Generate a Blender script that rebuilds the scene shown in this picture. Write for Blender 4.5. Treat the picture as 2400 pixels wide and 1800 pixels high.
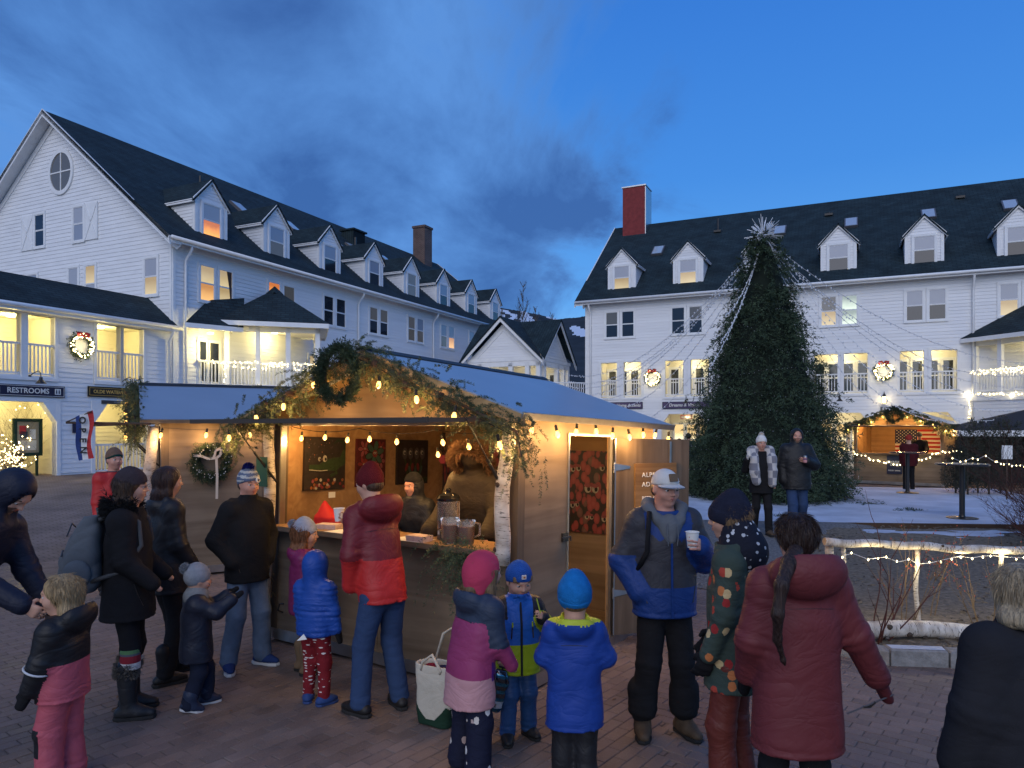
import bpy, bmesh, math, random
import numpy as np
from mathutils import Vector, Matrix, noise as mnoise
R = math.radians
for _o in list(bpy.data.objects): bpy.data.objects.remove(_o)
scene = bpy.context.scene
COL = scene.collection
# ------------------------------------------------------------------ camera
FPX, CAMH, HOR = 1680.0, 2.05, 1000.0        # focal length and horizon row in photo pixels, eye height
cd = bpy.data.cameras.new('camera'); cam = bpy.data.objects.new('camera', cd); COL.objects.link(cam)
cd.sensor_width = 36.0; cd.lens = 36.0 * FPX / 2400.0
cd.shift_y = (HOR - 900.0) / 2400.0
cd.clip_start = 0.05; cd.clip_end = 9000
cam.location = (0, 0, CAMH); cam.rotation_euler = (R(90), 0, 0)
scene.camera = cam
scene.render.resolution_x = 1024; scene.render.resolution_y = 768
scene.cycles.use_denoising = True
try: scene.cycles.denoiser = 'OPENIMAGEDENOISE'
except Exception: pass
scene.cycles.max_bounces = 6; scene.cycles.diffuse_bounces = 3; scene.cycles.glossy_bounces = 3
scene.cycles.transmission_bounces = 6; scene.cycles.transparent_max_bounces = 8
scene.cycles.sample_clamp_indirect = 4.0
# ------------------------------------------------------------------ view
scene.view_settings.view_transform = 'Standard'; scene.view_settings.look = 'None'
scene.view_settings.exposure = 0.35; scene.view_settings.gamma = 1.0; scene.view_settings.use_curve_mapping = False
# ------------------------------------------------------------------ world: dusk sky with broken cloud
SUN_EL, SUN_AZ = 1.5, 200.0
world = bpy.data.worlds.new('World'); scene.world = world; world.use_nodes = True
def build_world():
 nt = world.node_tree; nt.nodes.clear(); N = nt.nodes.new; L = nt.links.new
 out = N('ShaderNodeOutputWorld'); bg = N('ShaderNodeBackground'); L(bg.outputs[0], out.inputs[0])
 sky = N('ShaderNodeTexSky'); sky.sky_type = 'NISHITA'; sky.sun_disc = False
 sky.sun_elevation = R(SUN_EL); sky.sun_rotation = R(SUN_AZ); sky.altitude = 500; sky.air_density = 1.6; sky.dust_density = 0.4; sky.ozone_density = 5.0
 tc = N('ShaderNodeTexCoord'); sep = N('ShaderNodeSeparateXYZ'); L(tc.outputs['Generated'], sep.inputs[0])
 def m(op, a, b=None, clamp=False):
  n = N('ShaderNodeMath'); n.operation = op; n.use_clamp = clamp
  for i, q in enumerate((a, b)):
   if q is None: continue
   if isinstance(q, (int, float)): n.inputs[i].default_value = q
   else: L(q, n.inputs[i])
  return n.outputs[0]
 zz = m('MAXIMUM', sep.outputs[2], 0.0)
 den = m('ADD', zz, 0.16)
 px, py = m('DIVIDE', sep.outputs[0], den), m('DIVIDE', sep.outputs[1], den)
 comb = N('ShaderNodeCombineXYZ'); L(px, comb.inputs[0]); L(py, comb.inputs[1])
 mp = N('ShaderNodeMapping'); mp.inputs['Rotation'].default_value = (0, 0, R(-28)); mp.inputs['Scale'].default_value = (1.1, 0.6, 1); mp.inputs['Location'].default_value = (2.3, 0.75, 0)
 L(comb.outputs[0], mp.inputs[0])
 n1 = N('ShaderNodeTexNoise'); n1.inputs['Scale'].default_value = 1.55; n1.inputs['Detail'].default_value = 9; n1.inputs['Roughness'].default_value = 0.60; n1.inputs['Distortion'].default_value = 0.35
 L(mp.outputs[0], n1.inputs['Vector'])
 # the cloud bank lies to the left of the square and breaks up to the right
 bank = m('MINIMUM', m('MAXIMUM', m('MULTIPLY', m('SUBTRACT', 0.16, sep.outputs[0]), 1.1), -0.32), 0.27)
 dens = m('ADD', n1.outputs['Fac'], bank)
 ramp = N('ShaderNodeValToRGB'); ramp.color_ramp.elements[0].position = 0.44; ramp.color_ramp.elements[1].position = 0.64
 ramp.color_ramp.interpolation = 'EASE'
 L(dens, ramp.inputs[0])
 # clear sky: the sky model, deepened to twilight blue
 hsv = N('ShaderNodeMix'); hsv.data_type = 'RGBA'; hsv.blend_type = 'MULTIPLY'; hsv.inputs[0].default_value = 1.0
 L(sky.outputs[0], hsv.inputs[6]); hsv.inputs[7].default_value = SKY_TINT + (1,)
 lift = N('ShaderNodeMix'); lift.data_type = 'RGBA'; lift.inputs[0].default_value = SKY_MIX
 L(hsv.outputs[2], lift.inputs[6])
 gr = N('ShaderNodeValToRGB'); L(m('POWER', zz, 0.8), gr.inputs[0])
 e = gr.color_ramp.elements
 e[0].position = 0.0; e[0].color = (0.46, 0.70, 0.94, 1); e[1].position = 1.0; e[1].color = (0.02, 0.10, 0.40, 1)
 for p, c in ((0.10, (0.29, 0.56, 0.87, 1)), (0.24, (0.105, 0.34, 0.76, 1)), (0.40, (0.055, 0.235, 0.66, 1)), (0.60, (0.032, 0.165, 0.57, 1))):
  q = e.new(p); q.color = c
 scl = N('ShaderNodeMix'); scl.data_type = 'RGBA'; scl.blend_type = 'MULTIPLY'; scl.inputs[0].default_value = 1.0
 L(gr.outputs[0], scl.inputs[6]); scl.inputs[7].default_value = (1 / SKY_STR,) * 3 + (1,)
 L(scl.outputs[2], lift.inputs[7])
 # cloud colour: slate blue, a little lighter where thin
 cr = N('ShaderNodeValToRGB'); L(n1.outputs['Fac'], cr.inputs[0])
 cr.color_ramp.elements[0].position = 0.36; cr.color_ramp.elements[0].color = (0.090, 0.235, 0.56, 1)
 cr.color_ramp.elements[1].position = 0.60; cr.color_ramp.elements[1].color = (0.036, 0.10, 0.295, 1)
 cs = N('ShaderNodeMix'); cs.data_type = 'RGBA'; cs.blend_type = 'MULTIPLY'; cs.inputs[0].default_value = 1.0
 L(cr.outputs[0], cs.inputs[6]); cs.inputs[7].default_value = (1 / SKY_STR,) * 3 + (1,)
 mix = N('ShaderNodeMix'); mix.data_type = 'RGBA'
 fade = m('MULTIPLY', ramp.outputs[0], m('SMOOTHSTEP', zz, None) if False else m('MULTIPLY', m('ADD', zz, 0.02), 5.0, True), True)
 L(m('MULTIPLY', fade, 0.9), mix.inputs[0]); L(lift.outputs[2], mix.inputs[6]); L(cs.outputs[2], mix.inputs[7])
 L(mix.outputs[2], bg.inputs[0]); bg.inputs[1].default_value = SKY_STR
SKY_STR, SKY_TINT, SKY_MIX = 0.10, (0.6, 0.95, 1.25), 0.92
build_world()
# ------------------------------------------------------------------ the last soft skylight after sunset
sl = bpy.data.lights.new('sun', 'SUN'); sun = bpy.data.objects.new('sun', sl); COL.objects.link(sun)
sl.energy = 1.1; sl.angle = R(60); sl.color = (1.0, 0.95, 0.92)
sun.rotation_euler = Vector((0.25, 1.0, -0.62)).to_track_quat('-Z', 'Y').to_euler()
# ================================================================== helpers
def srgb(r, g, b):
 f = lambda c: (c / 255 / 12.92) if c / 255 <= 0.04045 else ((c / 255 + 0.055) / 1.055) ** 2.4
 return (f(r), f(g), f(b))
def at(px, py, Y):
 """Where the photo's pixel lies at the depth Y."""
 return Vector(((px - 1200) / FPX * Y, Y, CAMH + (HOR - py) / FPX * Y))
def sstep(t): t = max(0.0, min(1.0, t)); return t * t * (3 - 2 * t)
def gz(x, y):
 """Height of the paving: level round the stalls, rising towards the arcade."""
 return 0.54 * sstep((y * 0.9 - x * 0.45 - 12) / 12) * sstep((-x - 3) / 7)
def tag(o, label=None, cat=None, group=None, kind=None):
 if label: o['label'] = label
 if cat: o['category'] = cat
 if group: o['group'] = group
 if kind: o['kind'] = kind
 return o
def empty(name, loc=(0, 0, 0), rz=0.0, label=None, cat=None, group=None, rot=None):
 o = bpy.data.objects.new(name, None); COL.objects.link(o); o.location = loc
 o.rotation_euler = rot if rot else (0, 0, rz); o.empty_display_size = 0.1
 return tag(o, label, cat, group)
def mesh_obj(name, v, f, mats, parent=None, midx=None, smooth=False, loc=None, rot=None):
 me = bpy.data.meshes.new(name)
 me.from_pydata([tuple(p) for p in v] if not isinstance(v, np.ndarray) else v.tolist(), [], f if isinstance(f, list) else f.tolist())
 if not isinstance(mats, (list, tuple)): mats = [mats]
 for m in mats: me.materials.append(m)
 if midx is not None and len(mats) > 1: me.polygons.foreach_set('material_index', list(midx))
 if smooth: me.polygons.foreach_set('use_smooth', [True] * len(me.polygons))
 me.update()
 o = bpy.data.objects.new(name, me); COL.objects.link(o)
 if parent: o.parent = parent
 if loc is not None: o.location = loc
 if rot is not None: o.rotation_euler = rot
 return o
class MB:
 """Collects boxes, prisms, tubes and lathes into one mesh."""
 def __init__(s): s.v = []; s.f = []; s.m = []
 def add(s, vs, fs, m=0):
  k = len(s.v); s.v.extend([tuple(p) for p in vs]); s.f.extend([[i + k for i in q] for q in fs]); s.m.extend([m] * len(fs)); return s
 def box(s, x0, y0, z0, x1, y1, z1, m=0, M=None):
  vs = [(x, y, z) for z in (z0, z1) for y in (y0, y1) for x in (x0, x1)]
  if M is not None: vs = [M @ Vector(p) for p in vs]
  return s.add(vs, [[0, 2, 3, 1], [4, 5, 7, 6], [0, 1, 5, 4], [2, 6, 7, 3], [0, 4, 6, 2], [1, 3, 7, 5]], m)
 def bar(s, a, b, w, h=None, m=0, up=(0, 0, 1)):
  """A square bar from a to b."""
  a, b = Vector(a), Vector(b); h = h or w; d = (b - a).normalized(); u = Vector(up)
  if abs(d.dot(u)) > 0.98: u = Vector((1, 0, 0))
  x = d.cross(u).normalized() * (w / 2); y = x.cross(d).normalized() * (h / 2)
  vs = [p + sx * x + sy * y for p in (a, b) for sx, sy in ((-1, -1), (1, -1), (1, 1), (-1, 1))]
  return s.add(vs, [[0, 1, 2, 3], [7, 6, 5, 4], [0, 4, 5, 1], [1, 5, 6, 2], [2, 6, 7, 3], [3, 7, 4, 0]], m)
 def prism(s, poly, vec, m=0):
  poly = [Vector(p) for p in poly]; vec = Vector(vec); n = len(poly)
  return s.add(poly + [p + vec for p in poly], [list(range(n))[::-1], list(range(n, 2 * n))] + [[i, (i + 1) % n, n + (i + 1) % n, n + i] for i in range(n)], m)
 def tube(s, pts, r, n=6, m=0, cap=True):
  pts = [Vector(p) for p in pts]; k = len(pts); rs = r if isinstance(r, (list, tuple)) else [r] * k
  vs = []; fs = []; prev = None
  for i, p in enumerate(pts):
   d = (pts[min(i + 1, k - 1)] - pts[max(i - 1, 0)]).normalized()
   if prev is None: u = d.orthogonal().normalized()
   else:
    u = prev - d * prev.dot(d); u = u.normalized() if u.length > 1e-6 else d.orthogonal().normalized()
   prev = u; w = d.cross(u)
   for j in range(n):
    a = 2 * math.pi * j / n; vs.append(p + (u * math.cos(a) + w * math.sin(a)) * rs[i])
  for i in range(k - 1):
   for j in range(n): fs.append([i * n + j, i * n + (j + 1) % n, (i + 1) * n + (j + 1) % n, (i + 1) * n + j])
  if cap: fs += [list(range(n))[::-1], [(k - 1) * n + j for j in range(n)]]
  return s.add(vs, fs, m)
 def lathe(s, prof, n=16, c=(0, 0, 0), m=0, M=None):
  """prof: list of (r, z) from bottom to top, closed by caps."""
  vs = []; fs = []; k = len(prof)
  for r, z in prof:
   for j in range(n):
    a = 2 * math.pi * j / n; p = Vector((c[0] + r * math.cos(a), c[1] + r * math.sin(a), c[2] + z)); vs.append(M @ p if M is not None else p)
  for i in range(k - 1):
   for j in range(n): fs.append([i * n + j, i * n + (j + 1) % n, (i + 1) * n + (j + 1) % n, (i + 1) * n + j])
  fs += [list(range(n))[::-1], [(k - 1) * n + j for j in range(n)]]
  return s.add(vs, fs, m)
 def build(s, name, mats, parent=None, smooth=False, loc=None, rot=None):
  return mesh_obj(name, s.v, s.f, mats, parent, s.m, smooth, loc, rot)
def copy_tree(o, parent=None):
 c = o.copy(); COL.objects.link(c); c.parent = parent
 for ch in o.children: copy_tree(ch, c)
 return c
FONT = None
def text_mesh(txt, size, depth=0.004, align='CENTER', bold=0.0, shear=0.0, spacing=1.0):
 cu = bpy.data.curves.new('text', 'FONT'); cu.body = txt; cu.size = size; cu.extrude = depth / 2; cu.align_x = align; cu.align_y = 'CENTER'
 cu.offset = bold; cu.shear = shear; cu.space_character = spacing; cu.resolution_u = 3
 o = bpy.data.objects.new('text', cu); COL.objects.link(o)
 dg = bpy.context.evaluated_depsgraph_get(); me = bpy.data.meshes.new_from_object(o.evaluated_get(dg))
 bpy.data.objects.remove(o); bpy.data.curves.remove(cu); return me
def text_obj(name, txt, size, mat, parent, loc, rot=(R(90), 0, 0), **k):
 me = text_mesh(txt, size, **k); me.materials.clear(); me.materials.append(mat)
 o = bpy.data.objects.new(name, me); COL.objects.link(o); o.parent = parent; o.location = loc; o.rotation_euler = rot; return o
def point_light(parent, loc, power, color, radius=0.03, name='light'):
 l = bpy.data.lights.new(name, 'POINT'); l.energy = power; l.color = color; l.shadow_soft_size = radius
 o = bpy.data.objects.new(name, l); COL.objects.link(o); o.parent = parent; o.location = loc; return o
# ================================================================== materials
MATS = {}
def mat(name, col, rough=0.7, spec=0.3, metal=0.0, var=0.0, vscale=8.0, bump=0.0, bscale=60.0, stretch=(1, 1, 1), emit=None, estr=0.0, coat=0.0, sheen=0.0, col2=None, trans=0.0, alpha=1.0, detail=4.0, rvar=0.0):
 """A principled material with noise variation of colour and a fine bump."""
 if name in MATS: return MATS[name]
 m = bpy.data.materials.new(name); m.use_nodes = True; nt = m.node_tree; N = nt.nodes.new; L = nt.links.new
 b = nt.nodes['Principled BSDF']; MATS[name] = m
 b.inputs['Roughness'].default_value = rough; b.inputs['Metallic'].default_value = metal; b.inputs['Specular IOR Level'].default_value = spec
 b.inputs['Coat Weight'].default_value = coat; b.inputs['Sheen Weight'].default_value = sheen; b.inputs['Transmission Weight'].default_value = trans; b.inputs['Alpha'].default_value = alpha
 b.inputs['Base Color'].default_value = tuple(col) + (1,)
 if emit: b.inputs['Emission Color'].default_value = tuple(emit) + (1,); b.inputs['Emission Strength'].default_value = estr
 if var or bump or col2 or rvar:
  tc = N('ShaderNodeTexCoord'); mp = N('ShaderNodeMapping'); mp.inputs['Scale'].default_value = stretch; L(tc.outputs['Object'], mp.inputs[0])
 if var or col2 or rvar:
  n = N('ShaderNodeTexNoise'); n.inputs['Scale'].default_value = vscale; n.inputs['Detail'].default_value = detail; n.inputs['Roughness'].default_value = 0.6; L(mp.outputs[0], n.inputs['Vector'])
  if var or col2:
   r = N('ShaderNodeValToRGB'); L(n.outputs['Fac'], r.inputs[0])
   lo = tuple(c * (1 - var) for c in col); hi = tuple(col2) if col2 else tuple(min(1, c * (1 + var)) for c in col)
   r.color_ramp.elements[0].position = 0.3; r.color_ramp.elements[0].color = lo + (1,); r.color_ramp.elements[1].position = 0.72; r.color_ramp.elements[1].color = hi + (1,)
   L(r.outputs[0], b.inputs['Base Color'])
  if rvar:
   mr = N('ShaderNodeMapRange'); mr.inputs['To Min'].default_value = max(0, rough - rvar); mr.inputs['To Max'].default_value = min(1, rough + rvar); L(n.outputs['Fac'], mr.inputs[0]); L(mr.outputs[0], b.inputs['Roughness'])
 if bump:
  n2 = N('ShaderNodeTexNoise'); n2.inputs['Scale'].default_value = bscale; n2.inputs['Detail'].default_value = 3; L(mp.outputs[0], n2.inputs['Vector'])
  bp = N('ShaderNodeBump'); bp.inputs['Strength'].default_value = bump; bp.inputs['Distance'].default_value = 0.02; L(n2.outputs['Fac'], bp.inputs['Height']); L(bp.outputs[0], b.inputs['Normal'])
 return m
def wave_bump(m, scale, strength, direction='Z', dist=0.01, distortion=0.5, kind='BANDS'):
 """Adds a knit or fold relief to a material."""
 nt = m.node_tree; N = nt.nodes.new; L = nt.links.new; b = nt.nodes['Principled BSDF']
 tc = N('ShaderNodeTexCoord'); w = N('ShaderNodeTexWave'); w.wave_type = kind
 if kind == 'BANDS': w.bands_direction = direction
 w.inputs['Scale'].default_value = scale; w.inputs['Distortion'].default_value = distortion; L(tc.outputs['Object'], w.inputs['Vector'])
 bp = N('ShaderNodeBump'); bp.inputs['Strength'].default_value = strength; bp.inputs['Distance'].default_value = dist; L(w.outputs['Fac'], bp.inputs['Height'])
 if b.inputs['Normal'].is_linked:
  L(b.inputs['Normal'].links[0].from_socket, bp.inputs['Normal'])
 L(bp.outputs[0], b.inputs['Normal']); return m
def brick_mat(name, c1, c2, mortar, bw, bh, msize=0.006, bump=0.5, rough=0.85, offset=0.5, var=0.25, axes='xy', spec=0.3, dist=0.006):
 m = bpy.data.materials.new(name); m.use_nodes = True; nt = m.node_tree; N = nt.nodes.new; L = nt.links.new; b = nt.nodes['Principled BSDF']; MATS[name] = m
 tc = N('ShaderNodeTexCoord'); src = tc.outputs['Object']
 if axes != 'xy':
  sp = N('ShaderNodeSeparateXYZ'); L(src, sp.inputs[0]); cb = N('ShaderNodeCombineXYZ')
  if axes == 'hz':     # any vertical wall: horizontal distance against height
   ad = N('ShaderNodeMath'); ad.operation = 'ADD'; L(sp.outputs[0], ad.inputs[0]); L(sp.outputs[1], ad.inputs[1]); L(ad.outputs[0], cb.inputs[0])
  else: L(sp.outputs['xyz'.index(axes[0])], cb.inputs[0])
  L(sp.outputs[2], cb.inputs[1]); src = cb.outputs[0]
 t = N('ShaderNodeTexBrick'); L(src, t.inputs['Vector']); t.offset = offset
 t.inputs['Scale'].default_value = 1.0; t.inputs['Brick Width'].default_value = bw; t.inputs['Row Height'].default_value = bh; t.inputs['Mortar Size'].default_value = msize; t.inputs['Mortar Smooth'].default_value = 0.2
 t.inputs['Color1'].default_value = tuple(c1) + (1,); t.inputs['Color2'].default_value = tuple(c2) + (1,); t.inputs['Mortar'].default_value = tuple(mortar) + (1,)
 n = N('ShaderNodeTexNoise'); n.inputs['Scale'].default_value = 1.3; n.inputs['Detail'].default_value = 8; L(tc.outputs['Object'], n.inputs['Vector'])
 mr = N('ShaderNodeMapRange'); mr.inputs['From Min'].default_value = 0.3; mr.inputs['From Max'].default_value = 0.7; mr.inputs['To Min'].default_value = 1 - var; mr.inputs['To Max'].default_value = 1 + var; L(n.outputs['Fac'], mr.inputs[0])
 mx = N('ShaderNodeMix'); mx.data_type = 'RGBA'; mx.blend_type = 'MULTIPLY'; mx.inputs[0].default_value = 1; L(t.outputs['Color'], mx.inputs[6]); L(mr.outputs[0], mx.inputs[7]); L(mx.outputs[2], b.inputs['Base Color'])
 bp = N('ShaderNodeBump'); bp.inputs['Strength'].default_value = bump; bp.inputs['Distance'].default_value = dist; bp.invert = True; L(t.outputs['Fac'], bp.inputs['Height']); L(bp.outputs[0], b.inputs['Normal'])
 b.inputs['Roughness'].default_value = rough; b.inputs['Specular IOR Level'].default_value = spec; return m
def glass_pane(name, tint, rough=0.06, emit=None, estr=0.0):
 """Window glass: dark room behind, mirror of the sky; lit rooms give off light."""
 m = mat(name, tint, rough=rough, spec=0.6, coat=0.35, emit=emit, estr=estr); return m
def lit_pane(name, top, bot, strength, scale=1.0):
 """A lit room seen through glass: lamp glow low in the room, fading up the wall."""
 m = bpy.data.materials.new(name); m.use_nodes = True; MATS[name] = m; nt = m.node_tree; N = nt.nodes.new; L = nt.links.new; b = nt.nodes['Principled BSDF']
 b.inputs['Base Color'].default_value = (0.03, 0.03, 0.03, 1); b.inputs['Roughness'].default_value = 0.08; b.inputs['Coat Weight'].default_value = 0.6
 tc = N('ShaderNodeTexCoord'); n = N('ShaderNodeTexNoise'); n.inputs['Scale'].default_value = 3.0 * scale; n.inputs['Detail'].default_value = 2; L(tc.outputs['Object'], n.inputs['Vector'])
 sp = N('ShaderNodeSeparateXYZ'); L(tc.outputs['Generated'], sp.inputs[0]); ad = N('ShaderNodeMath'); ad.operation = 'MULTIPLY_ADD'; L(n.outputs['Fac'], ad.inputs[0]); ad.inputs[1].default_value = 0.9 if scale > 5 else 0.35; L(sp.outputs[2], ad.inputs[2])
 r = N('ShaderNodeValToRGB'); L(ad.outputs[0], r.inputs[0]); r.color_ramp.elements[0].position = 0.25; r.color_ramp.elements[0].color = tuple(top) + (1,); r.color_ramp.elements[1].position = 1.1 if scale < 5 else 0.9; r.color_ramp.elements[1].color = tuple(bot) + (1,)
 L(r.outputs[0], b.inputs['Emission Color']); b.inputs['Emission Strength'].default_value = strength; return m
def emis(name, col, s): return mat(name, (0.02, 0.02, 0.02), emit=col, estr=s, rough=0.4)
WHITE = mat('white_paint', (0.78, 0.79, 0.80), rough=0.55, var=0.05, vscale=3, bump=0.05, bscale=30)
CLAP = mat('clapboard_paint', (0.77, 0.78, 0.80), rough=0.6, var=0.07, vscale=1.1, bump=0.08, bscale=25, stretch=(0.2, 1, 4))
CREAM = mat('cream_paint', (0.78, 0.74, 0.63), rough=0.6, var=0.06, vscale=2)
SHING = brick_mat('roof_shingles', (0.012, 0.026, 0.033), (0.020, 0.037, 0.045), (0.005, 0.011, 0.015), 0.34, 0.15, 0.012, 0.8, 0.9, var=0.35, dist=0.012)
SHING2 = brick_mat('porch_shingles', (0.013, 0.027, 0.035), (0.022, 0.040, 0.048), (0.012, 0.016, 0.02), 0.34, 0.16, 0.016, 0.9, 0.9, var=0.3, dist=0.015)
BRICKD = brick_mat('dark_brick', (0.09, 0.05, 0.042), (0.13, 0.07, 0.06), (0.16, 0.15, 0.14), 0.22, 0.075, 0.010, 0.5, 0.9, axes='hz')
REDCH = mat('chimney_red', (0.22, 0.035, 0.035), rough=0.75, var=0.2, vscale=5, bump=0.2, bscale=40)
GLASSD = glass_pane('glass_dark_room', (0.018, 0.022, 0.03))
GLASSM = glass_pane('glass_dim_room', (0.06, 0.065, 0.075), emit=(0.75, 0.72, 0.62), estr=0.04)
BLIND = mat('window_blind', (0.55, 0.56, 0.60), rough=0.8)
CURT = mat('brown_curtain', (0.10, 0.06, 0.045), rough=0.9); wave_bump(CURT, 9, 0.6, 'X', 0.03)
LITWARM = lit_pane('lit_room_warm', (1.0, 0.55, 0.20), (0.55, 0.25, 0.08), 0.85, 1.3)
LITCREAM = lit_pane('lit_room_cream', (1.0, 0.80, 0.45), (0.62, 0.44, 0.20), 0.55, 1.0)
LITGREEN = lit_pane('lit_room_cool', (0.80, 0.95, 0.80), (0.25, 0.32, 0.30), 0.8, 1.5)
LITAMBER = lit_pane('lit_room_amber', (1.0, 0.40, 0.08), (0.45, 0.13, 0.03), 1.1, 1.6)
BLACKM = mat('black_metal', (0.015, 0.015, 0.017), rough=0.4, spec=0.5)
STEEL = mat('galvanised_steel', (0.5, 0.5, 0.5), rough=0.35, metal=1.0, var=0.15, vscale=6, rvar=0.12)
ALU = mat('aluminium_trim', (0.40, 0.38, 0.35), rough=0.42, metal=1.0, var=0.1, vscale=9)
GREEN_N = mat('needles_dark', (0.028, 0.050, 0.028), rough=0.65, var=0.35, vscale=5, col2=(0.055, 0.085, 0.040))
GREEN_G = mat('needles_garland', (0.050, 0.075, 0.035), rough=0.6, var=0.35, vscale=9, col2=(0.11, 0.13, 0.06))
TWIG = mat('twig_bark', (0.09, 0.06, 0.04), rough=0.9, var=0.3, vscale=12)
CONE = mat('pine_cone', (0.07, 0.04, 0.025), rough=0.85, var=0.3, vscale=30)
BULB = emis('bulb_glow', (1.0, 0.50, 0.11), 4.5)
BULBC = emis('clear_bulb_glow', (1.0, 0.50, 0.11), 5.0)
MINI = emis('fairy_light_glow', (1.0, 0.80, 0.40), 7.0)
MINIOFF = mat('fairy_light_unlit', (0.75, 0.77, 0.80), rough=0.25, spec=0.8)
WIREW = mat('white_wire', (0.70, 0.71, 0.73), rough=0.5)
WIREB = mat('black_wire', (0.012, 0.012, 0.012), rough=0.5)
SNOW = mat('snow', (0.80, 0.83, 0.88), rough=0.75, var=0.10, vscale=1.6, bump=0.35, bscale=14, detail=8)
# ================================================================== ground
def node_mat_paver():
 m = mat('paver_brick', (0.11, 0.085, 0.078), rough=0.82, spec=0.25); nt = m.node_tree; N = nt.nodes.new; L = nt.links.new; b = nt.nodes['Principled BSDF']
 g = N('ShaderNodeNewGeometry'); oi = N('ShaderNodeObjectInfo'); ad = N('ShaderNodeMath'); ad.operation = 'ADD'; L(g.outputs['Random Per Island'], ad.inputs[0]); L(oi.outputs['Random'], ad.inputs[1])
 fr = N('ShaderNodeMath'); fr.operation = 'FRACT'; L(ad.outputs[0], fr.inputs[0])
 r = N('ShaderNodeValToRGB'); L(fr.outputs[0], r.inputs[0]); e = r.color_ramp.elements
 e[0].color = (0.135, 0.104, 0.092, 1); e[1].color = (0.18, 0.138, 0.122, 1); q = e.new(0.5); q.color = (0.158, 0.12, 0.106, 1)
 tc = N('ShaderNodeTexCoord'); n = N('ShaderNodeTexNoise'); n.inputs['Scale'].default_value = 0.9; n.inputs['Detail'].default_value = 9; n.inputs['Roughness'].default_value = 0.7; L(g.outputs['Position'], n.inputs['Vector'])
 mr = N('ShaderNodeMapRange'); mr.inputs['From Min'].default_value = 0.32; mr.inputs['From Max'].default_value = 0.68; mr.inputs['To Min'].default_value = 0.58; mr.inputs['To Max'].default_value = 1.38; L(n.outputs['Fac'], mr.inputs[0])
 mx = N('ShaderNodeMix'); mx.data_type = 'RGBA'; mx.blend_type = 'MULTIPLY'; mx.inputs[0].default_value = 1; L(r.outputs[0], mx.inputs[6]); L(mr.outputs[0], mx.inputs[7])
 # grains of salt and grit
 n3 = N('ShaderNodeTexNoise'); n3.inputs['Scale'].default_value = 140; n3.inputs['Detail'].default_value = 2; L(g.outputs['Position'], n3.inputs['Vector'])
 cr = N('ShaderNodeValToRGB'); cr.color_ramp.elements[0].position = 0.66; cr.color_ramp.elements[1].position = 0.74; L(n3.outputs['Fac'], cr.inputs[0])
 mx2 = N('ShaderNodeMix'); mx2.data_type = 'RGBA'; L(cr.outputs[0], mx2.inputs[0]); L(mx.outputs[2], mx2.inputs[6]); mx2.inputs[7].default_value = (0.30, 0.27, 0.25, 1)
 L(mx2.outputs[2], b.inputs['Base Color'])
 n2 = N('ShaderNodeTexNoise'); n2.inputs['Scale'].default_value = 55; n2.inputs['Detail'].default_value = 4; L(g.outputs['Position'], n2.inputs['Vector'])
 bp = N('ShaderNodeBump'); bp.inputs['Strength'].default_value = 0.55; bp.inputs['Distance'].default_value = 0.006; L(n2.outputs['Fac'], bp.inputs['Height']); L(bp.outputs[0], b.inputs['Normal'])
 mq = N('ShaderNodeMapRange'); mq.inputs['From Min'].default_value = 0.35; mq.inputs['From Max'].default_value = 0.6; mq.inputs['To Min'].default_value = 0.42; mq.inputs['To Max'].default_value = 0.88; L(n.outputs['Fac'], mq.inputs[0]); L(mq.outputs[0], b.inputs['Roughness']); return m
PAVER = node_mat_paver()
SAND = brick_mat('paving_far', (0.165, 0.125, 0.112), (0.19, 0.145, 0.13), (0.07, 0.056, 0.05), 0.206, 0.106, 0.008, 0.6, 0.85, var=0.3)
JOINT = mat('joint_sand', (0.055, 0.046, 0.042), rough=0.95, var=0.3, vscale=20)
SOIL = mat('soil', (0.06, 0.05, 0.042), rough=0.95, var=0.4, vscale=3, bump=0.5, bscale=30)
def grid_sheet(name, xs, ys, zf, m, **k):
 v = [(x, y, zf(x, y)) for y in ys for x in xs]; n = len(xs)
 f = [[j * n + i, j * n + i + 1, (j + 1) * n + i + 1, (j + 1) * n + i] for j in range(len(ys) - 1) for i in range(n - 1)]
 return mesh_obj(name, v, f, m, smooth=True, **k)
xs = [-5000, -1200, -300, -80] + list(np.linspace(-40, 40, 41)) + [80, 300, 1200, 5000]
ys = [-3000, -500, -60] + list(np.linspace(-10, 70, 41)) + [110, 300, 800, 2500, 6000]
tag(grid_sheet('ground', xs, ys, lambda x, y: gz(x, y) - 0.06, SOIL), kind='structure')
PANG = R(52)                                        # the paving's course runs along the stall's side wall
pd, pn = Vector((math.cos(PANG), math.sin(PANG))), Vector((-math.sin(PANG), math.cos(PANG)))
def plaza():
 ca, sa = math.cos(PANG), math.sin(PANG)
 A = list(np.arange(-40, 60, 2.0)); v = []; n = len(A)
 for b in A:
  for a in A:
   x, y = a * ca - b * sa, a * sa + b * ca
   near = 1.0 if (y < 11.5 and abs(x) < 12) else 0.0
   v.append((a, b, gz(x, y) - 0.003 - 0.009 * (1 if y < 13 else 0)))
 f = [[j * n + i, j * n + i + 1, (j + 1) * n + i + 1, (j + 1) * n + i] for j in range(n - 1) for i in range(n - 1)]
 o = mesh_obj('plaza_pavement', v, f, [SAND], rot=(0, 0, PANG)); tag(o, kind='structure'); return o
plaza_o = plaza()
BED = [(2.82, 7.15), (3.0, 6.5), (3.4, 6.26), (4.3, 6.14), (6.2, 6.1), (14, 6.0), (14, 13.6), (10.6, 13.9), (6.0, 14.3), (4.6, 13.9), (3.4, 11.0), (2.9, 8.6)]
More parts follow.
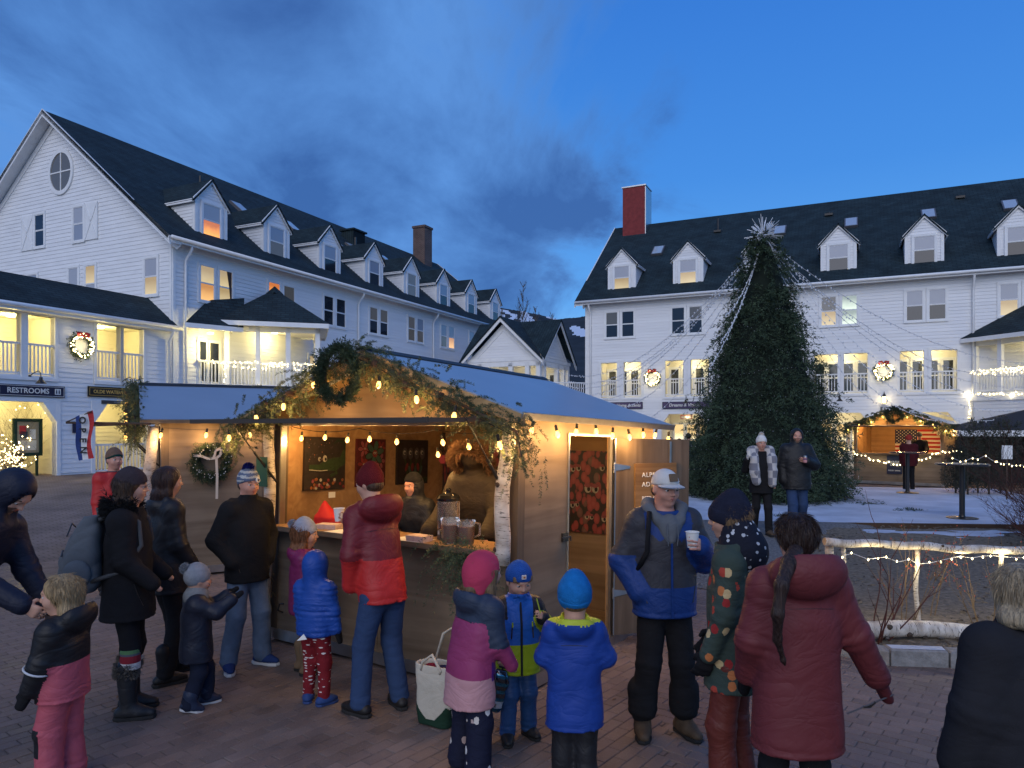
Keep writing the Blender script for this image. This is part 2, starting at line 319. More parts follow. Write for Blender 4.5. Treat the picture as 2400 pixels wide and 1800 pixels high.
def inside(x, y, poly):
 r = False; n = len(poly)
 for i in range(n):
  x0, y0 = poly[i]; x1, y1 = poly[(i + 1) % n]
  if (y0 > y) != (y1 > y) and x < (x1 - x0) * (y - y0) / (y1 - y0) + x0: r = not r
 return r
def pavers():
 rnd = random.Random(3); L, W, g, ch, h = 0.200, 0.100, 0.005, 0.004, 0.03
 def geo(l, w):
  a, b = (l - g) / 2, (w - g) / 2; lo, t = -h, 0.0
  v = [(-a, -b, lo), (a, -b, lo), (a, b, lo), (-a, b, lo), (-a, -b, t - ch), (a, -b, t - ch), (a, b, t - ch), (-a, b, t - ch), (-a + ch, -b + ch, t), (a - ch, -b + ch, t), (a - ch, b - ch, t), (-a + ch, b - ch, t)]
  f = [[8, 9, 10, 11]] + [[4 + i, 4 + (i + 1) % 4, 8 + (i + 1) % 4, 8 + i] for i in range(4)] + [[i, (i + 1) % 4, 4 + (i + 1) % 4, 4 + i] for i in range(4)]
  return v, f
 spots = []
 for j in range(-140, 160):
  for i in range(-70, 90):
   a, b = (i + 0.5 * (j % 2)) * L, j * W
   p = pd * a + pn * b; x, y = p.x, p.y
   if y < 3.9 or y > 11.2 or abs(x) > y * 0.735 + 0.35: continue
   if inside(x, y, BED): continue
   if x < 1.0: spots.append((y, x, a, b, 0))
 for i in range(-140, 160):
  for j in range(-70, 90):
   a, b = i * W + 0.03, (j + 0.5 * (i % 2)) * L; p = pd * a + pn * b; x, y = p.x, p.y
   if y < 3.9 or y > 11.2 or abs(x) > y * 0.735 + 0.35 or x < 1.0 or inside(x, y, BED): continue
   spots.append((y, x, a, b, 1))
 spots.sort(); v, f = geo(L, W)
 me = bpy.data.meshes.new('paver'); me.from_pydata(v, [], f); me.materials.append(PAVER)
 for k, (y, x, a, b, w) in enumerate(spots[:300]):
  o = bpy.data.objects.new('paver', me); COL.objects.link(o); o.parent = plaza_o; o.location = (a, b, rnd.uniform(-0.003, 0.0) - 0.003 * w); o.rotation_euler = (rnd.gauss(0, 0.006), rnd.gauss(0, 0.004), rnd.gauss(0, 0.006) + w * R(90))
 V = []; F = []; v0 = np.array(v)
 for y, x, a, b, w in spots[300:]:
  k = len(V); an = rnd.gauss(0, 0.007) + w * R(90); c, s = math.cos(an), math.sin(an); dz = rnd.uniform(-0.003, 0) - 0.003 * w
  V.extend([(a + p[0] * c - p[1] * s, b + p[0] * s + p[1] * c, p[2] + dz) for p in v0]); F.extend([[i + k for i in q] for q in f])
 o = mesh_obj('paver_field', V, F, [PAVER], parent=plaza_o); tag(o, kind='stuff')
pavers()
# ================================================================== mountain with ski runs
def mountain():
 FOR = mat('mountain_forest', (0.018, 0.024, 0.030), rough=0.95, var=0.4, vscale=0.02, col2=(0.034, 0.042, 0.050)); SKI = mat('ski_run_snow', (0.60, 0.66, 0.75), rough=0.9)
 prof = [(-900, 640), (200, 690), (900, 705), (1171, 716), (1206, 722), (1250, 729), (1307, 743), (1373, 736), (1500, 748), (1900, 800), (3300, 880)]
 def top(px):
  for (a, ya), (b, yb) in zip(prof, prof[1:]):
   if a <= px <= b: t = (px - a) / (b - a); return ya + (yb - ya) * t
  return 800
 D = 1500.0; cols = list(np.arange(-700, 1100, 40)) + list(np.arange(1100, 1440, 4)) + list(np.arange(1440, 3000, 50)); rows = 60; v = []; f = []; mi = []
 runs = [([(1168, 724), (1190, 733), (1206, 740)], 4.5), ([(1165, 735), (1182, 740)], 3), ([(1207, 742), (1196, 748), (1186, 754)], 6), ([(1228, 735), (1236, 745), (1247, 757), (1258, 772)], 11), ([(1225, 748), (1240, 760), (1256, 768)], 9), ([(1262, 731), (1285, 742), (1308, 752)], 4), ([(1344, 770), (1374, 778)], 9), ([(1346, 783), (1375, 786)], 4)]
 def isrun(px, py):
  for pts, w in runs:
   for (ax, ay), (bx, by) in zip(pts, pts[1:]):
    dx, dy = bx - ax, by - ay; t = max(0, min(1, ((px - ax) * dx + (py - ay) * dy) / (dx * dx + dy * dy)))
    if math.hypot(px - ax - t * dx, py - ay - t * dy) < w * (0.75 + 0.5 * mnoise.noise(Vector((px * 0.15, py * 0.15, 3)))): return True
  return False
 n = len(cols)
 for r in range(rows + 1):
  t = r / rows
  for px in cols:
   y = 600 + (D - 600) * t; x = (px - 1200) / FPX * D * (0.55 + 0.45 * t)
   jag = 3.0 * abs(mnoise.noise(Vector((px * 0.35, 7, 1)))) + 2.0 * mnoise.noise(Vector((px * 0.03, 2, 5)))
   zt = (HOR - top(px) + jag * (r == rows) * 0.8) / FPX * D
   v.append((x, y, -5 + zt * (t ** 1.15) + CAMH + 14 * mnoise.noise(Vector((x * 0.006, y * 0.006, 0))) * t * (1 - t)))
 for r in range(rows):
  for i in range(n - 1):
   q = [r * n + i, r * n + i + 1, (r + 1) * n + i + 1, (r + 1) * n + i]; f.append(q)
   c = np.mean([v[k] for k in q], axis=0); mi.append(1 if isrun(1200 + FPX * c[0] / c[1], HOR - FPX * (c[2] - CAMH) / c[1]) else 0)
 o = mesh_obj('mountain', v, f, [FOR, SKI], midx=mi, smooth=True); tag(o, kind='structure')
mountain()
# ================================================================== white clapboard buildings
BA = R(25.5); EAVE, RIDGE, HALF = 8.8, 14.75, 6.8
UD, VD = Vector((math.sin(BA), math.cos(BA), 0)), Vector((-math.cos(BA), math.sin(BA), 0))
CL, CR_ = Vector((-12.32, 26.0, 0)), Vector((4.04, 39.2, 0))
GOLD, WARMW = (1.0, 0.80, 0.30), (1.0, 0.84, 0.50)
def fac(s, o, z): return Vector((s, -o, z))          # facade frame: along, outwards, up
def gab(s, o, z): return Vector((-o, s, z))          # left gable frame
def fbox(mb, M, s0, s1, o0, o1, z0, z1, m=0):
 vs = [M(s, o, z) for z in (z0, z1) for o in (o0, o1) for s in (s0, s1)]
 mb.add(vs, [[0, 2, 3, 1], [4, 5, 7, 6], [0, 1, 5, 4], [2, 6, 7, 3], [0, 4, 6, 2], [1, 3, 7, 5]], m)
def minus(s0, s1, cuts):
 segs = [(s0, s1)]
 for a, b in cuts:
  nx = []
  for p, q in segs:
   if b <= p or a >= q: nx.append((p, q)); continue
   if a > p: nx.append((p, a))
   if b < q: nx.append((b, q))
  segs = nx
 return [(p, q) for p, q in segs if q - p > 0.02]
def siding(parent, M, s0, s1, z0, z1, cuts=(), step=0.15, clip=None, m=None, one=None, base=0.0):
 """Lapped boards, each a child of its wall; one = MB joins them instead (small far walls)."""
 z = z0; m = m or CLAP
 while z < z1 - 0.03:
  zt = min(z + step, z1); zm = (z + zt) / 2
  a, b = (s0, s1) if clip is None else clip(zm)
  for p, q in minus(a, b, [(c[0], c[1]) for c in cuts if c[2] < zm < c[3]]):
   mb = one or MB()
   prof = [(base, z), (base + 0.024, z), (base + 0.008, zt + 0.012), (base, zt + 0.012)]
   vs = [M(p, o, h) for o, h in prof] + [M(q, o, h) for o, h in prof]
   mb.add(vs, [[0, 1, 2, 3], [7, 6, 5, 4], [0, 4, 5, 1], [1, 5, 6, 2], [2, 6, 7, 3], [3, 7, 4, 0]])
   if one is None: mb.build('clapboard', m, parent)
  z = zt
def wall_bands(mb, M, s0, s1, z0, z1, cuts, o0=-0.2, o1=0.0, clip=None):
 zs = sorted({z0, z1} | {c[2] for c in cuts if z0 < c[2] < z1} | {c[3] for c in cuts if z0 < c[3] < z1})
 for a, b in zip(zs, zs[1:]):
  for p, q in minus(s0, s1, [(c[0], c[1]) for c in cuts if c[2] <= a and c[3] >= b]): fbox(mb, M, p, q, o0, o1, a, b)
def sash(parent, M, s0, s1, z0, z1, up, low, o=0.03, trim=0.10, sub=False, frame='window', mull=False):
 """A double-hung window: casing and sashes with an upper and a lower pane."""
 mb = MB(); t = trim
 fbox(mb, M, s0 - t, s1 + t, 0, o + 0.035, z1, z1 + t); fbox(mb, M, s0 - t, s1 + t, 0, o + 0.045, z0 - t, z0)
 fbox(mb, M, s0 - t, s0, 0, o + 0.03, z0, z1); fbox(mb, M, s1, s1 + t, 0, o + 0.03, z0, z1)
 zm = (z0 + z1) / 2; k = 0.028
 for a, b, oo in ((zm, z1, o + 0.012), (z0, zm, o + 0.004)):
  fbox(mb, M, s0, s0 + k, o - 0.01, oo + 0.008, a, b); fbox(mb, M, s1 - k, s1, o - 0.01, oo + 0.008, a, b)
  fbox(mb, M, s0 + k, s1 - k, o - 0.01, oo + 0.008, b - k, b); fbox(mb, M, s0 + k, s1 - k, o - 0.01, oo + 0.008, a, a + k)
 if mull: fbox(mb, M, (s0 + s1) / 2 - 0.012, (s0 + s1) / 2 + 0.012, o - 0.01, o + 0.014, z0 + k, z1 - k)
 w = mb.build(frame, WHITE, parent)
 for a, b, mt, oo in ((zm, z1, up, o + 0.008), (z0, zm, low, o)):
  if mt is None: continue
  p = MB(); vs = [M(s0 + k, oo, a + k), M(s1 - k, oo, a + k), M(s1 - k, oo, b - k), M(s0 + k, oo, b - k)]; p.add(vs, [[0, 1, 2, 3]])
  fbox(p, M, s0 + k, s1 - k, oo - 0.01, oo - 0.004, a + k, b - k)
  p.build('pane', mt, parent if sub else w)
 return w
BLINDG = glass_pane('glass_over_blind', (0.30, 0.33, 0.40), rough=0.15)
BLINDW = glass_pane('glass_over_white_blind', (0.42, 0.43, 0.47), rough=0.2)
def roof_plane(name, parent, p0, xdir, updir, lx, ly, th, m, x0=0.0):
 """A slab whose own x,y run along the eave and up the slope, so the shingle courses follow it."""
 x = Vector(xdir).normalized(); y = Vector(updir).normalized(); z = x.cross(y)
 mb = MB(); mb.box(x0, 0, -th, lx, ly, 0); o = mb.build(name, m, parent)
 o.matrix_local = Matrix(((x.x, y.x, z.x, p0[0]), (x.y, y.y, z.y, p0[1]), (x.z, y.z, z.z, p0[2]), (0, 0, 0, 1))); return o
def roof_poly(name, parent, pts, th, m):
 """A flat roof facet from its corners: first edge is the eave."""
 p = [Vector(q) for q in pts]; x = (p[1] - p[0]).normalized(); nrm = x.cross(p[-1] - p[0]).normalized(); y = nrm.cross(x)
 loc = [((q - p[0]).dot(x), (q - p[0]).dot(y), 0) for q in p]
 mb = MB(); mb.prism([(a, b, -th) for a, b, _ in loc], (0, 0, th)); o = mb.build(name, m, parent)
 o.matrix_local = Matrix(((x.x, y.x, nrm.x, p[0].x), (x.y, y.y, nrm.y, p[0].y), (x.z, y.z, nrm.z, p[0].z), (0, 0, 0, 1))); return o
SL = math.atan2(RIDGE - EAVE - 0.15, HALF + 0.45); CS, SN = math.cos(SL), math.sin(SL)
def roof_z(y): return EAVE + 0.05 + (y + 0.45) * math.tan(SL)
def dormer(parent, t, up, low, setb=0.45, w=1.56):
 z0, ze, za = 9.15, 10.82, 11.60; h = w / 2; back = lambda z: (z - EAVE - 0.05) / math.tan(SL) - 0.45 + 0.3
 mb = MB(); yb = back(ze)
 mb.prism([(t - h, setb, z0), (t + h, setb, z0), (t + h, setb, ze), (t, setb, za), (t - h, setb, ze)], (0, 0.08, 0))       # front wall
 for sx in (-1, 1):
  x0 = t + sx * h - 0.04 * sx; mb.prism([(x0 - 0.03, setb + 0.08, roof_z(setb) - 0.15), (x0 - 0.03, yb, ze), (x0 - 0.03, setb + 0.08, ze)], (0.06, 0, 0))
 d = mb.build('dormer', WHITE, parent)
 sd = MB(); siding(None, lambda s, o, z: Vector((s, setb - o, z)), t - h, t + h, z0 + 0.12, za - 0.1, step=0.13, one=sd,
                      clip=lambda z: (t - h, t + h) if z < ze else (t - h * (za - z) / (za - ze), t + h * (za - z) / (za - ze)))
 for sx in (-1, 1):
  F = (lambda sx: lambda s, o, z: Vector((t + sx * (h - 0.01 + o), s, z)))(sx)
  siding(None, F, setb, 3, roof_z(setb) - 0.1, ze, step=0.13, one=sd, clip=lambda z: (setb + 0.08, max(setb + 0.1, back(z) - 0.3)))
 s = sd.build('dormer_siding', CLAP, d); s['kind'] = 'stuff'
 tr = MB(); k = 0.13
 for sx in (-1, 1):
  a, b = (t + sx * (h + 0.10), ze - 0.10), (t, za + 0.05)
  tr.prism([(a[0], setb - 0.10, a[1] - 0.09), (b[0], setb - 0.10, b[1] - 0.09), (b[0], setb - 0.10, b[1] + 0.09), (a[0], setb - 0.10, a[1] + 0.09)], (0, 0.05, 0))
  fbox(tr, lambda s, o, z: Vector((s, setb - o, z)), t + sx * h - (k if sx > 0 else 0), t + sx * h + (0 if sx > 0 else k), 0.024, 0.05, z0, ze - 0.06)
  tr.box(t + sx * (h + 0.12) - 0.03, setb - 0.05, ze - 0.20, t + sx * (h + 0.12) + 0.03, back(ze) - 0.3, ze - 0.08)
 tr.box(t - h, setb - 0.06, z0 - 0.02, t + h, setb, z0 + 0.12)
 tr.build('dormer_trim', WHITE, d)
 sash(d, lambda s, o, z: Vector((s, setb - 0.02 - o, z)), t - 0.42, t + 0.42, z0 + 0.32, ze - 0.10, up, low, sub=True, trim=0.09)
 ybr = back(za + 0.08) - 0.25
 for sx in (-1, 1):
  e0 = Vector((t + sx * (h + 0.16), setb - 0.14, ze - 0.13)); r0 = Vector((t, setb - 0.14, za + 0.14)); r1 = Vector((t, ybr, za + 0.14)); e1 = Vector((t + sx * (h + 0.16), back(ze - 0.13) - 0.25, ze - 0.13))
  roof_poly('dormer_roof', d, [e0, e1, r1, r0] if sx > 0 else [e1, e0, r0, r1], 0.06, SHING)
 return d
def railing(parent, pts, z0, h=0.95, gap=0.125, name='railing', w=0.035):
 mb = MB()
 for a, b in zip(pts, pts[1:]):
  a, b = Vector(a), Vector(b); n = max(2, int((b - a).length / gap))
  mb.bar(a + Vector((0, 0, z0 + h)), b + Vector((0, 0, z0 + h)), 0.075, 0.06); mb.bar(a + Vector((0, 0, z0 + 0.10)), b + Vector((0, 0, z0 + 0.10)), 0.05, 0.06)
  for i in range(1, n):
   p = a + (b - a) * (i / n); mb.bar(p + Vector((0, 0, z0 + 0.12)), p + Vector((0, 0, z0 + h - 0.03)), w)
 return mb.build(name, WHITE, parent)
def skylight(parent, t, y):
 mb = MB(); mb.box(-0.32, -0.5, 0, 0.32, 0.5, 0.12); o = mb.build('skylight', mat('skylight_frame', (0.10, 0.10, 0.11), rough=0.4), parent)
 z = roof_z(y); x = Vector((1, 0, 0)); yy = Vector((0, CS, SN)); n = x.cross(yy)
 o.matrix_local = Matrix(((1, 0, 0, t), (0, CS, n.y, y), (0, SN, n.z, z), (0, 0, 0, 1)))
 p = MB(); p.box(-0.26, -0.44, 0.121, 0.26, 0.44, 0.13); p.build('pane', glass_pane('skylight_glass', (0.35, 0.42, 0.5), rough=0.03), o)
def downspout(parent, s, z0=0.3, elbow=True, M=fac):
 mb = MB(); mb.tube([M(s, 0.42, EAVE - 0.02), M(s, 0.42, EAVE - 0.25), M(s, 0.12, EAVE - 0.62), M(s, 0.10, EAVE - 0.8), M(s, 0.10, z0)], 0.05, 8); mb.build('downspout', WHITE, parent, smooth=True)
def main_shell(parent, L, cuts, gable_cuts=(), vis_gable=True, z_low=0.5):
 W = 2 * HALF; w = MB()
 wall_bands(w, fac, 0, L, 0, EAVE, cuts)
 w.prism([(0.0, 0.2, 0), (0, W, 0), (0, W, EAVE), (0, HALF, RIDGE - 0.2), (0, 0.2, EAVE)], (0.2, 0, 0))
 w.prism([(L - 0.2, 0.2, 0), (L - 0.2, W, 0), (L - 0.2, W, EAVE), (L - 0.2, HALF, RIDGE - 0.2), (L - 0.2, 0.2, EAVE)], (0.2, 0, 0)); w.box(0.2, W - 0.2, 0, L - 0.2, W, EAVE)
 wo = w.build('wall', CLAP, parent)
 siding(wo, fac, 0.12, L - 0.12, z_low, EAVE - 0.25, cuts)
 if vis_gable:
  sl = (RIDGE - 0.35 - EAVE) / HALF
  siding(wo, gab, 0.12, W, 4.2, RIDGE - 0.9, step=0.155, clip=lambda z: (0.12, W - 0.12) if z < EAVE else ((z - EAVE) / sl + 0.12, W - (z - EAVE) / sl - 0.12))
 tr = MB(); fbox(tr, fac, 0, 0.12, 0, 0.04, 0, EAVE - 0.25); fbox(tr, gab, 0, 0.12, 0, 0.04, 0, EAVE - 0.05); fbox(tr, fac, L - 0.12, L, 0, 0.04, 0, EAVE - 0.25)
 fbox(tr, fac, 0, L, 0, 0.035, EAVE - 0.25, EAVE + 0.02); tr.build('corner_board', WHITE, parent)
 so = MB(); so.prism([(-0.5, -0.45, EAVE - 0.06), (-0.5, 0, EAVE - 0.02), (-0.5, 0, EAVE + 0.0), (-0.5, -0.45, EAVE - 0.04)], (L + 1.0, 0, 0)); so.box(-0.5, -0.47, EAVE - 0.16, L + 0.5, -0.44, EAVE + 0.03); so.build('soffit', WHITE, parent)
 gt = MB(); gt.tube([(-0.45, -0.53, EAVE - 0.02), (L + 0.45, -0.53, EAVE - 0.02)], 0.07, 8); gt.build('gutter', WHITE, parent, smooth=True)
 ln = (HALF + 0.45) / CS
 roof_plane('roof', parent, (-0.5, -0.45, EAVE + 0.05), (1, 0, 0), (0, CS, SN), L + 1.0, ln, 0.14, SHING)
 roof_plane('roof', parent, (L + 0.5, W + 0.45, EAVE + 0.05), (-1, 0, 0), (0, -CS, SN), L + 1.0, ln, 0.14, SHING)
 for xg, sg in ((-0.5, 1), (L + 0.5, -1)):
  rk = MB()
  for sy in (-1, 1):
   ye, yr = HALF + sy * (HALF + 0.47), HALF
   a, b = Vector((xg, ye, EAVE + 0.02)), Vector((xg, yr, RIDGE - 0.06)); dn = Vector((0, 0, -0.30))
   rk.prism([a, b, b + dn, a + dn], (0.05 * sg, 0, 0))
   rk.prism([a + dn * 0.75, b + dn * 0.75, b + dn * 0.75 + Vector((0.5 * sg, 0, 0)), a + dn * 0.75 + Vector((0.5 * sg, 0, 0))], (0, 0, 0.03))
   if sg > 0: rk.prism([Vector((-0.045, ye, EAVE - 0.26)), Vector((-0.045, yr, RIDGE - 0.34)), Vector((-0.045, yr, RIDGE - 0.62)), Vector((-0.045, ye - sy * 0.2, EAVE - 0.36))], (0.04, 0, 0))
  rk.build('rake_board', WHITE, parent)
def pipe_vent(parent, t, y, h=0.75):
 z = roof_z(y); mb = MB(); mb.tube([(t, y, z - 0.1), (t, y, z + h)], 0.07, 8); mb.box(t - 0.2, y - 0.2, z - 0.05, t + 0.2, y + 0.15, z + 0.06); mb.build('vent_pipe', BLACKM, parent)
def gallery(parent, s0, s1, z0, z1, depth, openings, backs, power=10, color=WARMW, back_m=None, zf=None, rail=True, floor_m=None):
 """A covered gallery behind openings in the front: floor, ceiling, back and end walls."""
 bm = back_m or CREAM; g = MB()
 fbox(g, fac, s0 - 0.1, s1 + 0.1, -depth - 0.1, -depth, z0 - 0.05, z1 + 0.3); fbox(g, fac, s0 - 0.1, s0, -depth, -0.2, z0 - 0.05, z1 + 0.3); fbox(g, fac, s1, s1 + 0.1, -depth, -0.2, z0 - 0.05, z1 + 0.3)
 fbox(g, fac, s0 - 0.1, s1 + 0.1, -depth, -0.2, z1 + 0.2, z1 + 0.3); fbox(g, fac, s0 - 0.1, s1 + 0.1, -depth, -0.2, z0 - 0.15, z0 - 0.05)
 go = g.build('gallery', bm, parent)
 for a, b, za, zb, mt in backs:
  sash(go, lambda s, o, z: Vector((s, depth - o, z)), a, b, za, zb, mt[0], mt[1], sub=True, trim=0.11)
 for k, (a, b) in enumerate(openings):
  f = MB(); t = 0.13
  fbox(f, fac, a - t, a, -0.2, 0.045, z0 - 0.1, z1 + t); fbox(f, fac, b, b + t, -0.2, 0.045, z0 - 0.1, z1 + t); fbox(f, fac, a, b, -0.2, 0.045, z1, z1 + t); fbox(f, fac, a - t, b + t, -0.2, 0.06, z0 - 0.16, z0 - 0.06)
  f.build('opening_frame', WHITE, go)
  if rail: railing(go, [(a, 0.06, 0), (b, 0.06, 0)], z0 - 0.05, 0.92)
 lm = MB(); c = (s0 + s1) / 2; lm.lathe([(0.11, -0.06), (0.13, -0.02), (0.05, 0.0)], 12, (c, depth * 0.5, z1 + 0.19)); lm.build('ceiling_lamp', emis('gallery_lamp_glow', WARMW, 6.0), go)
 point_light(go, (c, depth * 0.5, z1 + 0.05), power, color, 0.08)
 return go
# ---------------------------------------------------------------- left building
LB = empty('hotel_building', CL, R(90) - BA, 'long white clapboard hotel with round gable window and eight dormers on the left', 'building')
main_shell(LB, 29.0, [])
DW = [(LITAMBER if False else BLINDW, LITAMBER), (BLINDG, GLASSM), (BLINDG, GLASSD), (BLINDG, GLASSD), (GLASSM, GLASSM), (BLINDG, GLASSD), (BLINDG, GLASSD), (BLINDG, GLASSD)]
for k in range(8): dormer(LB, 2.12 + 3.52 * k, *DW[k])
W3 = [((LITCREAM, LITWARM), (LITCREAM, LITCREAM)), ((LITAMBER, GLASSD), (GLASSM, GLASSD)), ((GLASSD, GLASSD), (GLASSD, GLASSD)), ((GLASSM, GLASSD), (GLASSM, GLASSD)), ((GLASSM, GLASSM), (BLINDG, GLASSM)), ((BLINDG, GLASSM), (BLINDG, LITWARM)), ((BLINDG, GLASSD), (BLINDG, GLASSD)), ((GLASSD, GLASSD), (GLASSD, GLASSD))]
for k in range(8):
 c = 1.97 + 3.5 * k
 for j, sx in enumerate((-1, 1)): sash(LB, fac, c + sx * 0.445 - 0.33, c + sx * 0.445 + 0.33, 6.84, 8.18, *W3[k][j])
cu = MB(); cu.prism([fac(2.46, 0.045, 8.15), fac(2.70, 0.045, 8.15), fac(2.70, 0.045, 6.9), fac(2.64, 0.045, 6.9), fac(2.58, 0.045, 7.5)], (0, -0.006, 0)); cu.build('curtain', CURT, LB)
for s0, s1, z0, z1, mt in ((7.44, 8.03, 9.42, 10.72, (GLASSD, GLASSD)), (4.96, 5.56, 9.38, 10.70, (BLINDW, BLINDG)), (5.28, 5.86, 6.9, 8.33, (BLINDW, LITCREAM)), (4.24, 4.82, 6.9, 8.33, (LITCREAM, BLINDW)), (0.76, 1.43, 6.92, 8.26, (BLINDW, LITCREAM)), (7.9, 8.5, 6.9, 8.3, (BLINDG, GLASSD)), (9.0, 9.6, 6.9, 8.3, (BLINDG, GLASSD))):
 sash(LB, gab, s0, s1, z0, z1, *mt)
for s0, s1 in ((8.12, 8.92), (4.08, 4.86)):
 sh = MB(); fbox(sh, gab, s0, s1, 0.02, 0.06, 9.33, 10.76)
 for a, b in (((s0 + 0.04, 9.37), (s1 - 0.04, 10.72)), ((s0 + 0.04, 10.72), (s1 - 0.04, 9.37))): sh.bar(gab(a[0], 0.07, a[1]), gab(b[0], 0.07, b[1]), 0.06, 0.022, up=(1, 0, 0))
 for a in (s0, s1 - 0.06): fbox(sh, gab, a, a + 0.06, 0.06, 0.075, 9.33, 10.76)
 sh.build('shutter', WHITE, LB)
def round_window():
 c = (6.34, 12.25); ro, ri = 0.92, 0.76; mb = MB(); n = 40
 for k in range(n):
  a, b = 2 * math.pi * k / n, 2 * math.pi * (k + 1) / n
  q = [(ri, a), (ro, a), (ro, b), (ri, b)]; pts = [gab(c[0] + r * math.cos(t) * 0.86, 0.0, c[1] + r * math.sin(t)) for r, t in q]
  mb.prism(pts, (-0.075, 0, 0))
 fbox(mb, gab, c[0] - 0.025, c[0] + 0.025, 0.03, 0.06, c[1] - ri, c[1] + ri); fbox(mb, gab, c[0] - ri * 0.86, c[0] + ri * 0.86, 0.03, 0.058, c[1] - 0.025, c[1] + 0.025)
 w = mb.build('round_window', WHITE, LB); p = MB(); p.prism([gab(c[0] + ri * math.cos(2 * math.pi * k / n) * 0.86, 0.026, c[1] + ri * math.sin(2 * math.pi * k / n)) for k in range(n)], (-0.012, 0, 0)); p.build('pane', GLASSM, w)
round_window()
for s in (0.5, 10.72, 17.75): downspout(LB, s)
for t in (6.9, 10.3, 13.7, 15.4, 18.6): skylight(LB, t, 3.9)
pipe_vent(LB, 4.9, 4.2); pipe_vent(LB, 15.6, 3.9)
ch = MB(); ch.box(25.9, 5.7, 13.0, 26.9, 6.7, 16.5); ch.box(25.84, 5.64, 16.5, 26.96, 6.76, 16.66); ch.build('chimney', BRICKD, LB)
cp = MB(); cp.box(16.2, 4.5, 12.2, 17.3, 5.4, 13.75); cp.box(16.1, 4.4, 13.75, 17.4, 5.5, 13.85); cp.build('roof_hatch', SHING, LB)
# corner pavilion on the first floor of the left building, set at 45 degrees
def pavilion(parent_name, label, ctr, rz, size, zdeck, zeave, zapex, posts_n, extra=None, light=14, roofm=None, ground=True):
 P = empty(parent_name, ctr, rz, label, 'porch'); h = size / 2; e = h + 0.32
 base = MB(); base.box(-h, -h, 0.2, h, h, zdeck - 0.12); bo = base.build('base_wall', CLAP, P)
 sd = MB()
 siding(None, lambda s, o, z: Vector((s, -h - o, z)), -h, h, 0.3, zdeck - 0.35, one=sd); siding(None, lambda s, o, z: Vector((-h - o, s, z)), -h, h, 0.3, zdeck - 0.35, one=sd); siding(None, lambda s, o, z: Vector((h + o, s, z)), -h, h, 0.3, zdeck - 0.35, one=sd)
 so = sd.build('base_siding', CLAP, bo); so['kind'] = 'stuff'
 dk = MB(); dk.box(-h - 0.06, -h - 0.06, zdeck - 0.33, h + 0.06, h + 0.06, zdeck); dk.build('deck', WHITE, P)
 for i in range(posts_n + 1):
  x = -h + 0.09 + (size - 0.18) * i / posts_n
  pm = MB(); pm.box(x - 0.09, -h, zdeck, x + 0.09, -h + 0.18, zeave - 0.05); pm.build('post', WHITE, P)
 for sx in (-1, 1):
  for y in (-h + 0.09 + (size - 0.18) * 0.5, h - 0.09):
   pm = MB(); x = sx * (h - 0.09); pm.box(x - 0.09, y - 0.09, zdeck, x + 0.09, y + 0.09, zeave - 0.05); pm.build('post', WHITE, P)
 railing(P, [(-h + 0.09, h - 0.1, 0), (-h + 0.09, -h + 0.09, 0), (h - 0.09, -h + 0.09, 0), (h - 0.09, h - 0.1, 0)], zdeck, 0.98)
 bt = MB(); bt.box(-h, -h, zeave - 0.3, h, -h + 0.2, zeave); bt.box(-h, -h + 0.2, zeave - 0.3, -h + 0.2, h, zeave); bt.box(h - 0.2, -h + 0.2, zeave - 0.3, h, h, zeave); bt.build('beam', CREAM, P)
 cl = MB(); cl.box(-h + 0.2, -h + 0.2, zeave - 0.06, h - 0.2, h, zeave); cl.build('ceiling', CREAM, P)
 fa = MB()
 for i in range(4):
  M = Matrix.Rotation(i * math.pi / 2, 4, 'Z'); fa.box(-e, -e - 0.02, zeave - 0.12, e - 0.02, -e + 0.02, zeave + 0.06, M=M); fa.prism([M @ Vector(q) for q in ((-e, -e, zeave - 0.03), (e, -e, zeave - 0.03), (h, -h, zeave - 0.01), (-h, -h, zeave - 0.01))], (0, 0, 0.01))
 fa.build('fascia', WHITE, P)
 q = [(-e, -e), (e, -e), (e, e), (-e, e)]
 for i in range(4):
  a, b = q[i], q[(i + 1) % 4]; roof_poly('roof', P, [(a[0], a[1], zeave + 0.08), (b[0], b[1], zeave + 0.08), (0, 0, zapex)], 0.06, SHING2)
 cp = MB(); cp.lathe([(0.36, 0), (0.33, 0.05), (0.02, 0.34)], 4, (0, 0, zapex - 0.22)); cp.build('roof_cap', SHING2, P, rot=None)
 point_light(P, (0, 0, zeave - 0.35), light, GOLD, 0.08)
 lm = MB(); lm.lathe([(0.12, -0.07), (0.14, -0.02), (0.05, 0.0)], 12, (0, 0, zeave - 0.07)); lm.build('ceiling_lamp', emis('porch_lamp_glow', WARMW, 6.0), P)
 return P
